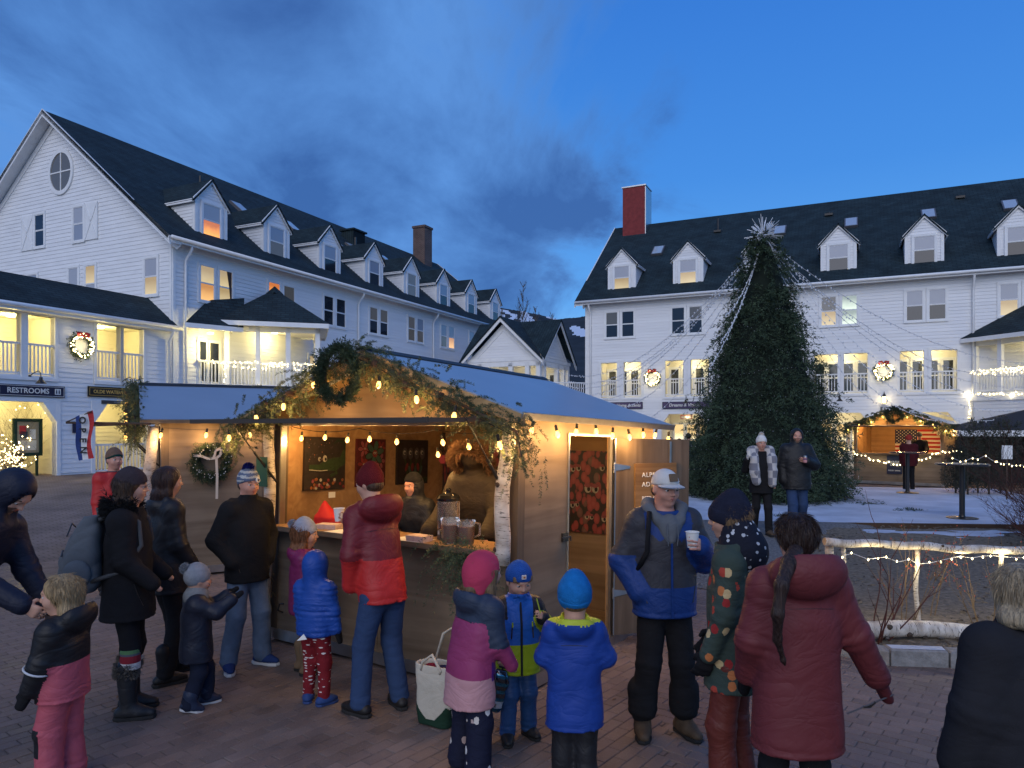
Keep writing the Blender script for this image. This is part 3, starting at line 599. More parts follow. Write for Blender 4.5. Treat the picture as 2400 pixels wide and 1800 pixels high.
def fairy_lights(name, label, pts_list, jitter, step, m, wire, r=0.016, parent=None, group=None, seed=1, powers=0.0, every=12, color=WARMW, loops=1, drop=0.0):
 """A string of fairy lights along polylines: a wire with small bulbs."""
 rnd = random.Random(seed); wb, bb = MB(), MB(); root = empty(name, (0, 0, 0), 0, label, 'string lights', group); cnt = 0
 for pts in pts_list:
  pts = [Vector(p) for p in pts]; path = []
  for a, b in zip(pts, pts[1:]):
   n = max(1, int((b - a).length / step))
   for i in range(n): path.append(a + (b - a) * (i / n) + Vector((rnd.uniform(-1, 1), rnd.uniform(-1, 1), rnd.uniform(-1, 1) - drop * rnd.random())) * jitter)
  path.append(pts[-1]); wb.tube(path, max(0.0035, r * 0.3), 3, cap=False)
  for p in path:
   q = p + Vector((rnd.uniform(-1, 1), rnd.uniform(-1, 1), rnd.uniform(-1.4, 0.6))) * r * 1.2
   bb.add([q + Vector(d) * r for d in ((1, 0, 0), (-1, 0, 0), (0, 1, 0), (0, -1, 0), (0, 0, 1.4), (0, 0, -1.4))], [[0, 2, 4], [2, 1, 4], [1, 3, 4], [3, 0, 4], [2, 0, 5], [1, 2, 5], [3, 1, 5], [0, 3, 5]])
   cnt += 1
   if powers and cnt % every == 0: point_light(root, q, powers, color, 0.05)
 wb.build('wire', wire, root); b = bb.build('fairy_bulb', m, root); b['kind'] = 'stuff'
 return root
PL_C = Vector((-9.85, 29.75, 0)); PL_R = math.atan2(1.0, 3.4)
pavilion('hip_roofed_porch', 'hip roofed balcony porch with lit railing on the left hotel', PL_C, PL_R, 3.55, 3.55, 6.05, 7.75, 3, light=60)
def pl(x, y, z): c, s = math.cos(PL_R), math.sin(PL_R); return (PL_C.x + x * c - y * s, PL_C.y + x * s + y * c, z)
# short covered walk from the wall to the porch
wk = empty('covered_walk', CL, R(90) - BA, 'short covered balcony walk joining the left hotel wall to the porch', 'porch')
k = MB(); k.prism([(0.9, 0.0, 3.25), (2.3, -0.6, 3.25), (4.0, 0, 3.25)], (0, 0, 0.3)); k.build('deck', WHITE, wk)
railing(wk, [(1.0, -0.1, 0), (2.0, -0.5, 0)], 3.55, 0.98)
point_light(wk, (1.3, -0.6, 5.1), 60, GOLD, 0.08); k = MB(); k.lathe([(0.10, -0.06), (0.12, -0.02), (0.05, 0.0)], 12, (1.3, -0.45, 5.6)); k.build('ceiling_lamp', emis('porch_lamp_glow', WARMW, 6.0), wk)  # lamp added to throw a yellow wash on the hotel wall
roof_poly('roof', wk, [(0.3, -0.3, 5.85), (2.3, -1.1, 5.85), (3.2, 0, 6.9), (1.6, 0, 6.9)], 0.08, SHING2)
k = MB(); k.prism([(0.3, -0.3, 5.68), (2.3, -1.1, 5.68), (2.3, -1.1, 5.86), (0.3, -0.3, 5.86)], (0.02, 0.05, 0)); k.build('fascia', WHITE, wk)
sash(LB, fac, 1.15, 1.5, 3.75, 5.3, GLASSD, GLASSD); sash(LB, fac, 1.62, 2.1, 3.75, 5.3, GLASSD, GLASSD); sash(LB, fac, 7.2, 7.9, 3.8, 5.3, LITCREAM, GLASSD)
hh = 3.55 / 2
fairy_lights('porch_fairy_lights', 'warm fairy lights wound along the left porch railing and deck edge', [[pl(-hh, -hh, 4.53), pl(hh, -hh, 4.53)], [pl(-hh, -hh, 4.40), pl(-0.6, -hh, 4.30), pl(0.3, -hh, 4.48), pl(1.0, -hh, 4.28), pl(hh, -hh, 4.45)], [pl(-hh - 0.05, -hh - 0.1, 3.52), pl(hh, -hh - 0.1, 3.46)], [pl(-hh, -hh, 3.55), pl(-hh, -hh, 4.5)], [pl(-hh, -hh, 4.53), pl(-hh, 0.2, 4.53)], [tuple(CL + UD * 1.05 - VD * 0.1 + Vector((0, 0, 4.52))), tuple(CL + UD * 2.0 - VD * 0.5 + Vector((0, 0, 4.52)))]], 0.05, 0.085, MINI, WIREW, r=0.022, seed=4, powers=2.2, every=20)
# ---------------------------------------------------------------- arcade wing at the left
AR = empty('arcade_building', CL, R(90) - BA, 'two storey white arcade with open gallery and shop signs at the far left', 'building')
AX0 = -11.0; A_OP = [(-7.6, -5.25), (-5.05, -4.25), (-2.89, -2.05), (-1.95, -1.19)]
A_GR = [(-6.3, -4.2), (-2.95, -1.05)]; AE = 5.62
acuts = [(a, b, 3.6, 5.42) for a, b in A_OP] + [(a, b, 0.4, 2.80) for a, b in A_GR]
aw = MB(); wall_bands(aw, fac, AX0, -0.02, 0.3, AE, acuts); awo = aw.build('wall', CLAP, AR)
siding(awo, fac, AX0, -0.04, 0.6, AE - 0.2, [(a - 0.12, b + 0.12, z0 - 0.14, z1 + 0.12) for a, b, z0, z1 in acuts])
ag = MB()
fbox(ag, fac, AX0, 0.0, -2.2, -2.1, 0.3, AE); fbox(ag, fac, AX0, 0, -2.1, -0.2, 5.5, 5.6); fbox(ag, fac, AX0, 0, -2.1, -0.2, 3.2, 3.5); 
for s in (-3.4, -0.1, -8.2): fbox(ag, fac, s - 0.45, s, -2.1, -0.2, 0.3, AE)
ago = ag.build('gallery', CREAM, AR)
gs = MB(); 
for a, b in ((-4.9, -3.9), (-2.3, -0.6)): siding(None, lambda s, o, z: Vector((s, 2.1 - o, z)), a, b, 3.55, 5.5, one=gs)
siding(None, lambda s, o, z: Vector((s, 2.1 - o, z)), AX0, 0, 0.5, 3.1, one=gs)
gso = gs.build('gallery_siding', CREAM, ago); gso['kind'] = 'stuff'
for a, b in ((-5.9, -5.2), (-2.85, -2.45)): sash(ago, lambda s, o, z: Vector((s, 2.1 - o, z)), a, b, 3.7, 5.3, GLASSD, GLASSD, sub=True)
for a, b in A_OP:
 f = MB(); t = 0.1; fbox(f, fac, a - t, a, -0.2, 0.045, 3.5, 5.52); fbox(f, fac, b, b + t, -0.2, 0.045, 3.5, 5.52); fbox(f, fac, a, b, -0.2, 0.045, 5.42, 5.52); fbox(f, fac, a - t, b + t, -0.1, 0.07, 3.44, 3.54); f.build('opening_frame', WHITE, AR)
 railing(AR, [(a, 0.06, 0), (b, 0.06, 0)], 3.55, 0.98, gap=0.11)
for a, b in A_GR:     # chamfered arch corners
 f = MB(); t = 0.12
 for sx, e in ((1, a), (-1, b)):
  f.prism([fac(e, 0.04, 2.80), fac(e + sx * 0.42, 0.04, 2.80), fac(e, 0.04, 2.20)], (0, 0.26, 0)); fbox(f, fac, min(e, e - sx * t), max(e, e - sx * t), -0.2, 0.045, 0.4, 2.9)
 fbox(f, fac, a, b, -0.2, 0.045, 2.8, 2.92); f.build('arch_frame', WHITE, AR)
railing(AR, [(-2.9, 0.1, 0), (-1.1, 0.1, 0)], 0.5, 0.95)
roof_plane('roof', AR, (AX0, -0.35, AE + 0.02), (1, 0, 0), (0, math.cos(R(36)), math.sin(R(36))), 11.0 - 0.0, 2.0, 0.1, SHING)
k = MB(); k.tube([(AX0, -0.42, AE - 0.02), (0.1, -0.42, AE - 0.02)], 0.07, 8); k.build('gutter', WHITE, AR, smooth=True)
k = MB(); k.box(AX0, -0.38, AE - 0.16, 0, 0.0, AE - 0.05); k.build('soffit', WHITE, AR)
k = MB(); k.tube([fac(-0.25, 0.40, AE), fac(-0.25, 0.36, AE - 0.2), fac(-0.2, 0.1, AE - 0.5), fac(-0.2, 0.1, 0.6)], 0.05, 8); k.build('downspout', WHITE, AR, smooth=True)
for s, z, p in ((-4.9, 5.2, 48), (-2.0, 5.2, 48), (-7.5, 5.2, 28), (-5.2, 2.9, 55), (-2.0, 2.9, 48)):
 point_light(AR, (s, 1.1, z), p, GOLD, 0.1)
 k = MB(); k.lathe([(0.11, -0.06), (0.13, -0.02), (0.05, 0.0)], 12, (s, 1.1, z + (0.29 if z > 4 else 0.29))); k.build('ceiling_lamp', emis('gallery_lamp_glow', WARMW, 6.0), AR)
sash(ago, lambda s, o, z: Vector((s, 2.1 - o, z)), -5.95, -5.5, 1.2, 2.5, LITCREAM, GLASSM, sub=True); sash(ago, lambda s, o, z: Vector((s, 2.1 - o, z)), -2.75, -2.3, 0.9, 2.5, GLASSM, GLASSM, sub=True)
# ---------------------------------------------------------------- right building
RB = empty('inn_building', CR_, -BA, 'long white clapboard inn with red chimney, dormers and lit galleries behind the tree', 'building')
R_OP = [(0.88, 1.76), (2.14, 3.09), (4.36, 5.31), (5.68, 6.60), (7.95, 8.85), (9.25, 10.15), (11.53, 12.53), (12.81, 13.80), (15.12, 16.07), (16.37, 17.35)]
R_GR = [(0.75, 3.2), (4.16, 6.5), (7.9, 10.2), (11.5, 13.9), (15.0, 17.4)]
rc = [(a, b, 3.6, 5.48) for a, b in R_OP] + [(a, b, 0.0, 2.70) for a, b in R_GR]
main_shell(RB, 27.0, [(a - 0.0, b + 0.0, c, d) for a, b, c, d in rc], vis_gable=False, z_low=1.2)
DWR = [(BLINDW, LITCREAM), (BLINDG, LITCREAM), (BLINDG, GLASSD), (BLINDG, GLASSD), (BLINDG, GLASSD), (BLINDG, GLASSD), (GLASSD, GLASSD)]
for k in range(6): dormer(RB, 1.90 + 3.555 * k, *DWR[k])
WR3 = [((GLASSM, GLASSD), (GLASSD, GLASSD)), ((GLASSD, GLASSD), (GLASSM, GLASSD)), ((GLASSD, GLASSD), (GLASSD, GLASSD)), ((GLASSM, LITCREAM), (LITGREEN, LITGREEN)), ((BLINDG, GLASSD), (BLINDG, GLASSD)), ((BLINDG, LITCREAM), (LITCREAM, GLASSM))]
for k in range(6):
 c = 1.93 + 3.555 * k
 for j, sx in enumerate((-1, 1)): sash(RB, fac, c + sx * 0.445 - 0.33, c + sx * 0.445 + 0.33, 6.84, 8.2, *WR3[k][j])
for s0, s1, ops in ((0.7, 3.3, R_OP[0:2]), (4.2, 6.8, R_OP[2:4]), (7.8, 10.3, R_OP[4:6]), (11.4, 14.0, R_OP[6:8]), (15.0, 17.5, R_OP[8:10])):
 bw = [(a - 0.05 + 0.62 * i, a + 0.40 + 0.62 * i, 3.72, 5.15, (GLASSD, GLASSD)) for a, b in ops for i in range(2)]
 gallery(RB, s0, s1, 3.65, 5.48, 1.5, ops, bw, power=40, color=(1.0, 0.84, 0.46))
SHOPL = lit_pane('lit_shop_window', (1.0, 0.88, 0.55), (0.50, 0.34, 0.14), 1.6, 9)
for a, b in R_GR:
 g = MB(); fbox(g, fac, a - 0.1, b + 0.1, -2.1, -2.0, 0, 3.0); fbox(g, fac, a - 0.1, a, -2.0, -0.2, 0, 3.0); fbox(g, fac, b, b + 0.1, -2.0, -0.2, 0, 3.0); fbox(g, fac, a, b, -2.0, -0.2, 2.8, 2.9); go = g.build('shop_recess', CREAM, RB)
 f = MB()
 for sx, e in ((1, a), (-1, b)): f.prism([fac(e, 0.03, 2.70), fac(e + sx * 0.4, 0.03, 2.70), fac(e, 0.03, 2.15)], (0, 0.25, 0))
 f.build('arch_frame', WHITE, RB)
 n = 3; w = (b - a - 0.3) / n
 for i in range(n): sash(go, lambda s, o, z: Vector((s, 2.0 - o, z)), a + 0.15 + i * w + 0.08, a + 0.15 + (i + 1) * w - 0.08, 0.5, 2.2, SHOPL, SHOPL, sub=True, trim=0.07)
 point_light(go, ((a + b) / 2, 1.0, 2.6), 22, WARMW, 0.1)
for s in (0.3, 10.8, 17.95): downspout(RB, s)
for k, t in enumerate((3.1, 9.6, 13.1, 16.6, 20.0)): skylight(RB, t, 4.3 if k else 3.6)
pipe_vent(RB, 6.2, 5.0); pipe_vent(RB, 12.0, 5.4, 0.15); pipe_vent(RB, 18.1, 5.6, 0.12)
ch = MB(); ch.box(0.35, 5.75, 13.2, 1.75, 7.1, 16.75); cho = ch.build('chimney', REDCH, RB)
k = MB(); k.box(1.752, 5.75, 13.4, 1.80, 7.1, 16.7); k.box(0.30, 5.7, 16.75, 1.82, 7.15, 16.82); k.build('chimney_flashing', STEEL, cho)
# right-hand porch, mirrored from the left one
m1 = CR_ - VD * 17.95 - UD * 0.05; e1 = (-VD * 1.0 - UD * 1.0).normalized(); PRR = math.atan2(e1.y, e1.x); n1 = Vector((-math.sin(PRR), math.cos(PRR), 0))
PR_C = m1 + e1 * 1.75 + n1 * 1.75
pavilion('hip_roofed_porch', 'hip roofed balcony porch with lit railing at the right edge', PR_C, PRR, 3.55, 3.5, 5.85, 7.6, 3, light=55)
def pr(x, y, z): c, s = math.cos(PRR), math.sin(PRR); return (PR_C.x + x * c - y * s, PR_C.y + x * s + y * c, z)
fairy_lights('porch_fairy_lights', 'warm fairy lights along the right hand porch railing and base', [[pr(-hh, -hh, 4.48), pr(hh, -hh, 4.48)], [pr(-hh, -hh, 4.4), pr(0, -hh, 4.32), pr(hh, -hh, 4.42)], [pr(-hh, -hh - 0.1, 3.45), pr(hh, -hh - 0.1, 3.42)], [pr(-hh - 0.03, -hh - 0.1, 3.45), pr(-hh - 0.03, -hh - 0.1, 2.4)]], 0.05, 0.09, MINI, WIREW, r=0.024, seed=9, powers=2.2, every=20)
# ---------------------------------------------------------------- cross-gabled pavilion between the two hotels
def gazebo():
 S = 4.4; o = Vector((1.49, 38.5, 0)) + VD * S; G = empty('gazebo', o, -BA, 'white cross gabled gazebo on the raised walkway between the two buildings', 'gazebo')
 zd, ze, za = 3.5, 5.75, 7.9
 b = MB(); b.box(0, 0, 0, S, S, zd - 0.1); b.build('base_wall', CLAP, G)
 d = MB(); d.box(-0.1, -0.1, zd - 0.1, S + 0.1, S + 0.1, zd); d.build('deck', WHITE, G)
 for i, x in enumerate((0.1, 0.75, S / 2 + 0.45, S - 0.75, S - 0.1)):
  for side in range(3):
   p = MB(); a, bq = (x, 0.1) if side == 0 else ((S - 0.1, x) if side == 1 else (0.1, x))
   if side and i == 0: continue
   p.box(a - 0.12, bq - 0.12, zd, a + 0.12, bq + 0.12, ze - 0.2); p.build('post', WHITE, G)
 bm = MB(); bm.box(-0.02, -0.02, ze - 0.4, S + 0.02, 0.25, ze - 0.05); bm.box(S - 0.25, 0.25, ze - 0.4, S + 0.02, S, ze - 0.05); bm.box(-0.02, 0.25, ze - 0.4, 0.25, S, ze - 0.05); bm.build('beam', WHITE, G)
 cl = MB(); cl.box(0.25, 0.25, ze - 0.12, S - 0.25, S, ze - 0.06); cl.build('ceiling', CREAM, G)
 bk = MB(); bk.box(0, S - 0.1, zd, S, S, ze - 0.1); bk.build('back_wall', CREAM, G)
 for a in (0.5, 1.4, 2.3, 3.2): sash(G, lambda s, o, z: Vector((s, S - 0.1 - o, z)), a, a + 0.55, zd + 0.5, ze - 0.6, GLASSD, GLASSD)
 railing(G, [(0.1, 0.1, 0), (S - 0.1, 0.1, 0), (S - 0.1, S - 0.1, 0)], zd, 0.95)
 e = 0.35; c = S / 2
 # two crossing gables
 for rot in range(4):
  M = Matrix.Translation((c, c, 0)) @ Matrix.Rotation(rot * math.pi / 2, 4, 'Z') @ Matrix.Translation((-c, -c, 0))
  if rot in (2,): continue
  g = MB(); g.prism([M @ Vector(q) for q in ((0, 0.05, ze - 0.05), (S, 0.05, ze - 0.05), (c, 0.05, za - 0.15))], M.to_3x3() @ Vector((0, 0.08, 0)))
  go = g.build('gable_wall', WHITE, G)
  sd = MB(); siding(None, lambda s, o, z: M @ Vector((s, 0.05 - o, z)), 0, S, ze + 0.12, za - 0.5, one=sd, clip=lambda z: (0.45 + (z - ze) * c / (za - ze), S - 0.45 - (z - ze) * c / (za - ze))); so = sd.build('gable_siding', CLAP, go); so['kind'] = 'stuff'
  tr = MB()
  for sx in (-1, 1):
   a, b2 = Vector((c + sx * (c + e), -e, ze - 0.12)), Vector((c, -e, za + 0.16)); dn = Vector((0, 0, -0.26))
   tr.prism([M @ q for q in (a, b2, b2 + dn, a + dn)], M.to_3x3() @ Vector((0, 0.05, 0)))
   a, b2 = Vector((c + sx * (c - 0.3), 0.0, ze)), Vector((c, 0.0, za - 0.45)); tr.prism([M @ q for q in (a, b2, b2 + dn * 0.5, a + Vector((-sx * 0.2, 0, 0)))], M.to_3x3() @ Vector((0, 0.045, 0)))
  tr.prism([M @ Vector(q) for q in ((-0.1, -0.05, ze - 0.12), (S + 0.1, -0.05, ze - 0.12), (S + 0.1, -0.05, ze + 0.06), (-0.1, -0.05, ze + 0.06))], M.to_3x3() @ Vector((0, 0.09, 0)))
  tr.build('gable_trim', WHITE, go)
  for sx in (-1, 1):
   ea, ra, rb = Vector((c + sx * (c + e), -e - 0.05, ze - 0.10)), Vector((c, -e - 0.05, za + 0.2)), Vector((c, c, za + 0.2)); ia = Vector((c + sx * (c + e), c - sx * 0 - (0), ze - 0.10))
   hip = Vector((c + sx * (c + e), -e - 0.05, ze - 0.10))
   pts = [M @ q for q in (hip, ra, rb)]
   roof_poly('roof', G, pts if sx < 0 else [pts[0], pts[2], pts[1]], 0.06, SHING)
   if rot == 0:
    pass
 point_light(G, (c, c, ze - 0.5), 45, (1.0, 0.86, 0.55), 0.1)
 return G
gazebo()
wr = empty('walkway_railing', (0, 0, 0), 0, 'white railing of the raised walkway beside the gazebo', 'railing')
p0 = Vector((1.49, 38.5, 0)); railing(wr, [p0 + UD * 0.2 - VD * 0.05, CR_ + UD * 0.3 - VD * 0.0], 3.5, 0.95)
k = MB(); k.prism([p0, CR_, CR_ + UD * 2, p0 + UD * 2], (0, 0, 0.12)); ko = k.build('walkway_slab', WHITE, wr, loc=(0, 0, 3.36))
# ================================================================== greenery helpers
def unit(a): return a / np.maximum(np.linalg.norm(a, axis=-1, keepdims=True), 1e-9)
def needle_mesh(P, D, Ln, rng, n=30, nl=0.025, nw=0.0022, spread=0.85, droop=0.0, flat=None):
 """Needle sprays: at each P a twig along D of length Ln carrying n needles. Returns vertices, faces."""
 P, D = np.asarray(P, float), unit(np.asarray(D, float)); k = len(P); Ln = np.broadcast_to(np.asarray(Ln, float), (k,))
 t = rng.random((k, n)) ** 0.8
 c = P[:, None] + D[:, None] * (Ln[:, None] * t)[..., None]; c[..., 2] -= droop * (Ln[:, None] * t) ** 2 / np.maximum(Ln[:, None], 1e-6)
 r = rng.normal(size=(k, n, 3)); r -= D[:, None] * np.sum(r * D[:, None], -1, keepdims=True); r = unit(r)
 if flat is not None:
  fl = unit(np.asarray(flat, float))[:, None]; r -= 0.75 * fl * np.sum(r * fl, -1, keepdims=True); r = unit(r)
 d = unit(D[:, None] * (1 - 0.45 * spread) + r * spread); side = unit(np.cross(d, rng.normal(size=(k, n, 3))))
 ln = nl * (0.7 + 0.6 * rng.random((k, n, 1))); w = nw * (0.8 + 0.5 * rng.random((k, n, 1)))
 tip = c + d * ln; mid = c + d * ln * 0.45
 V = np.stack([c, mid + side * w, tip, mid - side * w], 2).reshape(-1, 3)
 i = np.arange(k * n)[:, None] * 4; F = np.concatenate([i, i + 1, i + 2, i + 3], 1)
 return V, F.tolist()
def path_pts(pts, step):
 pts = [Vector(p) for p in pts]; out = []
 for a, b in zip(pts, pts[1:]):
  n = max(1, int((b - a).length / step))
  for i in range(n): out.append((a + (b - a) * (i / n), (b - a).normalized()))
 return out
def garland_mesh(pts, rng, dens=110, Ln=(0.10, 0.24), n=34, thick=0.07, down=0.15, nl=0.026, nw=0.0024, along=0.9):
 P, D, L = [], [], []
 for p, d in path_pts(pts, 1.0 / dens):
  r = rng.normal(size=3); s = 1 if rng.random() < 0.65 else -1
  P.append(np.array(p) + rng.normal(size=3) * thick * 0.5); D.append(np.array(d) * along * s + r * 0.55 + np.array((0, 0, -down))); L.append(rng.uniform(*Ln))
 return needle_mesh(P, D, L, rng, n=n, nl=nl, nw=nw, droop=0.3)
def cone_part(parent, p, s=0.045, seed=0):
 """A pine cone: overlapping scales round a core."""
 rng = np.random.default_rng(seed); mb = MB()
 M = Matrix.Translation(p) @ Matrix.Rotation(rng.uniform(0, 6.28), 4, 'Z') @ Matrix.Rotation(rng.uniform(0.4, 1.6), 4, 'X')
 mb.lathe([(0.3 * s, -0.9 * s), (0.62 * s, -0.4 * s), (0.5 * s, 0.4 * s), (0.15 * s, 1.0 * s)], 8, M=M)
 for j in range(7):
  z = (-0.8 + 0.27 * j) * s; rr = (0.95 - 0.09 * abs(j - 2) - 0.06 * j) * s
  for i in range(8):
   a = (i + 0.5 * (j % 2)) * math.pi / 4; q = [(rr * 0.4 * math.cos(a - 0.3), rr * 0.4 * math.sin(a - 0.3), z), (rr * math.cos(a - 0.25), rr * math.sin(a - 0.25), z + 0.22 * s), (rr * 1.05 * math.cos(a + 0.25), rr * 1.05 * math.sin(a + 0.25), z + 0.22 * s), (rr * 0.4 * math.cos(a + 0.3), rr * 0.4 * math.sin(a + 0.3), z)]
   mb.add([M @ Vector(x) for x in q], [[0, 1, 2, 3]])
 return mb.build('pine_cone', CONE, parent)
BULB_L = (1.0, 0.56, 0.19)
def bulb(parent, p, power=1.2, s=1.0, tilt=(0, 0), clear=False, color=BULB_L):
 """A lamp on a string: black socket, glowing bulb, its light."""
 M = Matrix.Translation(p) @ Matrix.Rotation(tilt[0], 4, 'X') @ Matrix.Rotation(tilt[1], 4, 'Y')
 sk = MB(); sk.lathe([(0.010 * s, -0.03 * s), (0.014 * s, -0.028 * s), (0.014 * s, 0.02 * s), (0.006 * s, 0.028 * s)], 10, M=M); so = sk.build('socket', WIREB, parent, smooth=False)
 b = MB()
 prof = [(0.004, -0.098), (0.016, -0.088), (0.0215, -0.07), (0.020, -0.055), (0.012, -0.032)] if not clear else [(0.005, -0.105), (0.02, -0.096), (0.027, -0.078), (0.024, -0.06), (0.013, -0.038), (0.012, -0.03)]
 b.lathe([(r * s, z * s) for r, z in prof], 12, M=M); bo = b.build('light_bulb', BULBC if clear else BULB, so, smooth=True)
 if power: point_light(so, M @ Vector((0, 0, -0.10 * s)), power, color, 0.03)
 return so
def light_string(name, label, parent_pts, bulbs, power, seed, clear=False, s=1.0, group=None, sag=0.04, stuff_from=None):
 root = empty(name, (0, 0, 0), 0, label, 'string lights', group); rnd = random.Random(seed); w = MB(); path = []
 for a, b in zip(parent_pts, parent_pts[1:]):
  a, b = Vector(a), Vector(b)
  for i in range(6): t = i / 6; path.append(a + (b - a) * t - Vector((0, 0, sag * 4 * t * (1 - t))))
 path.append(Vector(parent_pts[-1])); w.tube(path, 0.004, 4, cap=False); w.build('cord', WIREB, root)
 for p in bulbs: bulb(root, Vector(p), power, s * 0.88, (rnd.uniform(-0.25, 0.25), rnd.uniform(-0.25, 0.25)), clear)
 return root
# ================================================================== wood and metal of the stalls
def wood_mat(name, c1, c2, scale=1.0, rough=0.6, axis='x', bump=0.15, spec=0.3):
 m = bpy.data.materials.new(name); m.use_nodes = True; MATS[name] = m; nt = m.node_tree; N = nt.nodes.new; L = nt.links.new; b = nt.nodes['Principled BSDF']
 tc = N('ShaderNodeTexCoord'); mp = N('ShaderNodeMapping'); L(tc.outputs['Object'], mp.inputs[0])
 st = {'x': (0.35, 6, 6), 'y': (6, 0.35, 6), 'z': (6, 6, 0.35)}[axis]; mp.inputs['Scale'].default_value = tuple(q * scale for q in st)
 n = N('ShaderNodeTexNoise'); n.inputs['Scale'].default_value = 2.2; n.inputs['Detail'].default_value = 6; n.inputs['Distortion'].default_value = 1.8; L(mp.outputs[0], n.inputs['Vector'])
 r = N('ShaderNodeValToRGB'); r.color_ramp.elements[0].position = 0.30; r.color_ramp.elements[0].color = tuple(c1) + (1,); r.color_ramp.elements[1].position = 0.66; r.color_ramp.elements[1].color = tuple(c2) + (1,); L(n.outputs['Fac'], r.inputs[0])
 n3 = N('ShaderNodeTexNoise'); n3.inputs['Scale'].default_value = 1.4; n3.inputs['Detail'].default_value = 4; L(tc.outputs['Object'], n3.inputs['Vector'])
 mr = N('ShaderNodeMapRange'); mr.inputs['From Min'].default_value = 0.3; mr.inputs['From Max'].default_value = 0.7; mr.inputs['To Min'].default_value = 0.72; mr.inputs['To Max'].default_value = 1.2; L(n3.outputs['Fac'], mr.inputs[0])
 mx = N('ShaderNodeMix'); mx.data_type = 'RGBA'; mx.blend_type = 'MULTIPLY'; mx.inputs[0].default_value = 1; L(r.outputs[0], mx.inputs[6]); L(mr.outputs[0], mx.inputs[7]); L(mx.outputs[2], b.inputs['Base Color'])
 bp = N('ShaderNodeBump'); bp.inputs['Strength'].default_value = bump; bp.inputs['Distance'].default_value = 0.004; L(n.outputs['Fac'], bp.inputs['Height']); L(bp.outputs[0], b.inputs['Normal']); b.inputs['Roughness'].default_value = rough; b.inputs['Specular IOR Level'].default_value = spec; return m
PLY = wood_mat('grey_stained_plywood', (0.075, 0.052, 0.034), (0.13, 0.095, 0.065), 0.5, 0.65, 'z')
PLYY = wood_mat('grey_stained_plywood_side', (0.135, 0.096, 0.064), (0.225, 0.168, 0.115), 0.4, 0.65, 'y')
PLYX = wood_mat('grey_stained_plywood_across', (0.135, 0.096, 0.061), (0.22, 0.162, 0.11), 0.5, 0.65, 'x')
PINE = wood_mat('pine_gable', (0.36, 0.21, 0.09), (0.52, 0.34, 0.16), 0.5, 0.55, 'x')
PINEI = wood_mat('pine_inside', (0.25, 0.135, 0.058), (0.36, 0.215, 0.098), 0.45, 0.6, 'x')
POSTW = wood_mat('post_timber', (0.22, 0.15, 0.09), (0.34, 0.24, 0.15), 0.7, 0.6, 'z')
ROOFM = mat('sheet_metal_roof', (0.50, 0.52, 0.55), rough=0.36, metal=0.7, var=0.05, vscale=1.2, rvar=0.05)
RIDGEM = mat('ridge_cap', (0.025, 0.022, 0.022), rough=0.5)
def birch_mat():
 m = bpy.data.materials.new('birch_bark'); m.use_nodes = True; MATS['birch_bark'] = m; nt = m.node_tree; N = nt.nodes.new; L = nt.links.new; b = nt.nodes['Principled BSDF']
 tc = N('ShaderNodeTexCoord')
 def noise(sc, st, det=4, dis=0.0):
  mp = N('ShaderNodeMapping'); mp.inputs['Scale'].default_value = st; L(tc.outputs['UV'] if False else tc.outputs['Object'], mp.inputs[0]); n = N('ShaderNodeTexNoise'); n.inputs['Scale'].default_value = sc; n.inputs['Detail'].default_value = det; n.inputs['Distortion'].default_value = dis; L(mp.outputs[0], n.inputs['Vector']); return n.outputs['Fac']
 base = N('ShaderNodeValToRGB'); L(noise(6, (1, 1, 1.5)), base.inputs[0]); base.color_ramp.elements[0].color = (0.30, 0.25, 0.20, 1); base.color_ramp.elements[0].position = 0.3; base.color_ramp.elements[1].color = (0.58, 0.54, 0.48, 1); base.color_ramp.elements[1].position = 0.6
 def dark(prev, fac, p0, p1, col):
  r = N('ShaderNodeValToRGB'); L(fac, r.inputs[0]); r.color_ramp.elements[0].position = p0; r.color_ramp.elements[1].position = p1
  mx = N('ShaderNodeMix'); mx.data_type = 'RGBA'; L(r.outputs[0], mx.inputs[0]); L(prev, mx.inputs[6]); mx.inputs[7].default_value = col; return mx.outputs[2]
 c = dark(base.outputs[0], noise(9, (2, 2, 16), 2), 0.60, 0.66, (0.07, 0.055, 0.045, 1)); c = dark(c, noise(3.2, (1.6, 1.6, 2.2), 5, 0.6), 0.62, 0.69, (0.035, 0.03, 0.028, 1))
 L(c, b.inputs['Base Color']); b.inputs['Roughness'].default_value = 0.75
 bp = N('ShaderNodeBump'); bp.inputs['Strength'].default_value = 0.4; bp.inputs['Distance'].default_value = 0.006; L(noise(14, (1, 1, 3)), bp.inputs['Height']); L(bp.outputs[0], b.inputs['Normal']); return m
BIRCH = birch_mat(); BARK = mat('dark_bark', (0.06, 0.045, 0.035), rough=0.95, var=0.4, vscale=20, bump=0.6, bscale=40)
ENDG = mat('cut_wood', (0.42, 0.30, 0.18), rough=0.8, var=0.2, vscale=20)
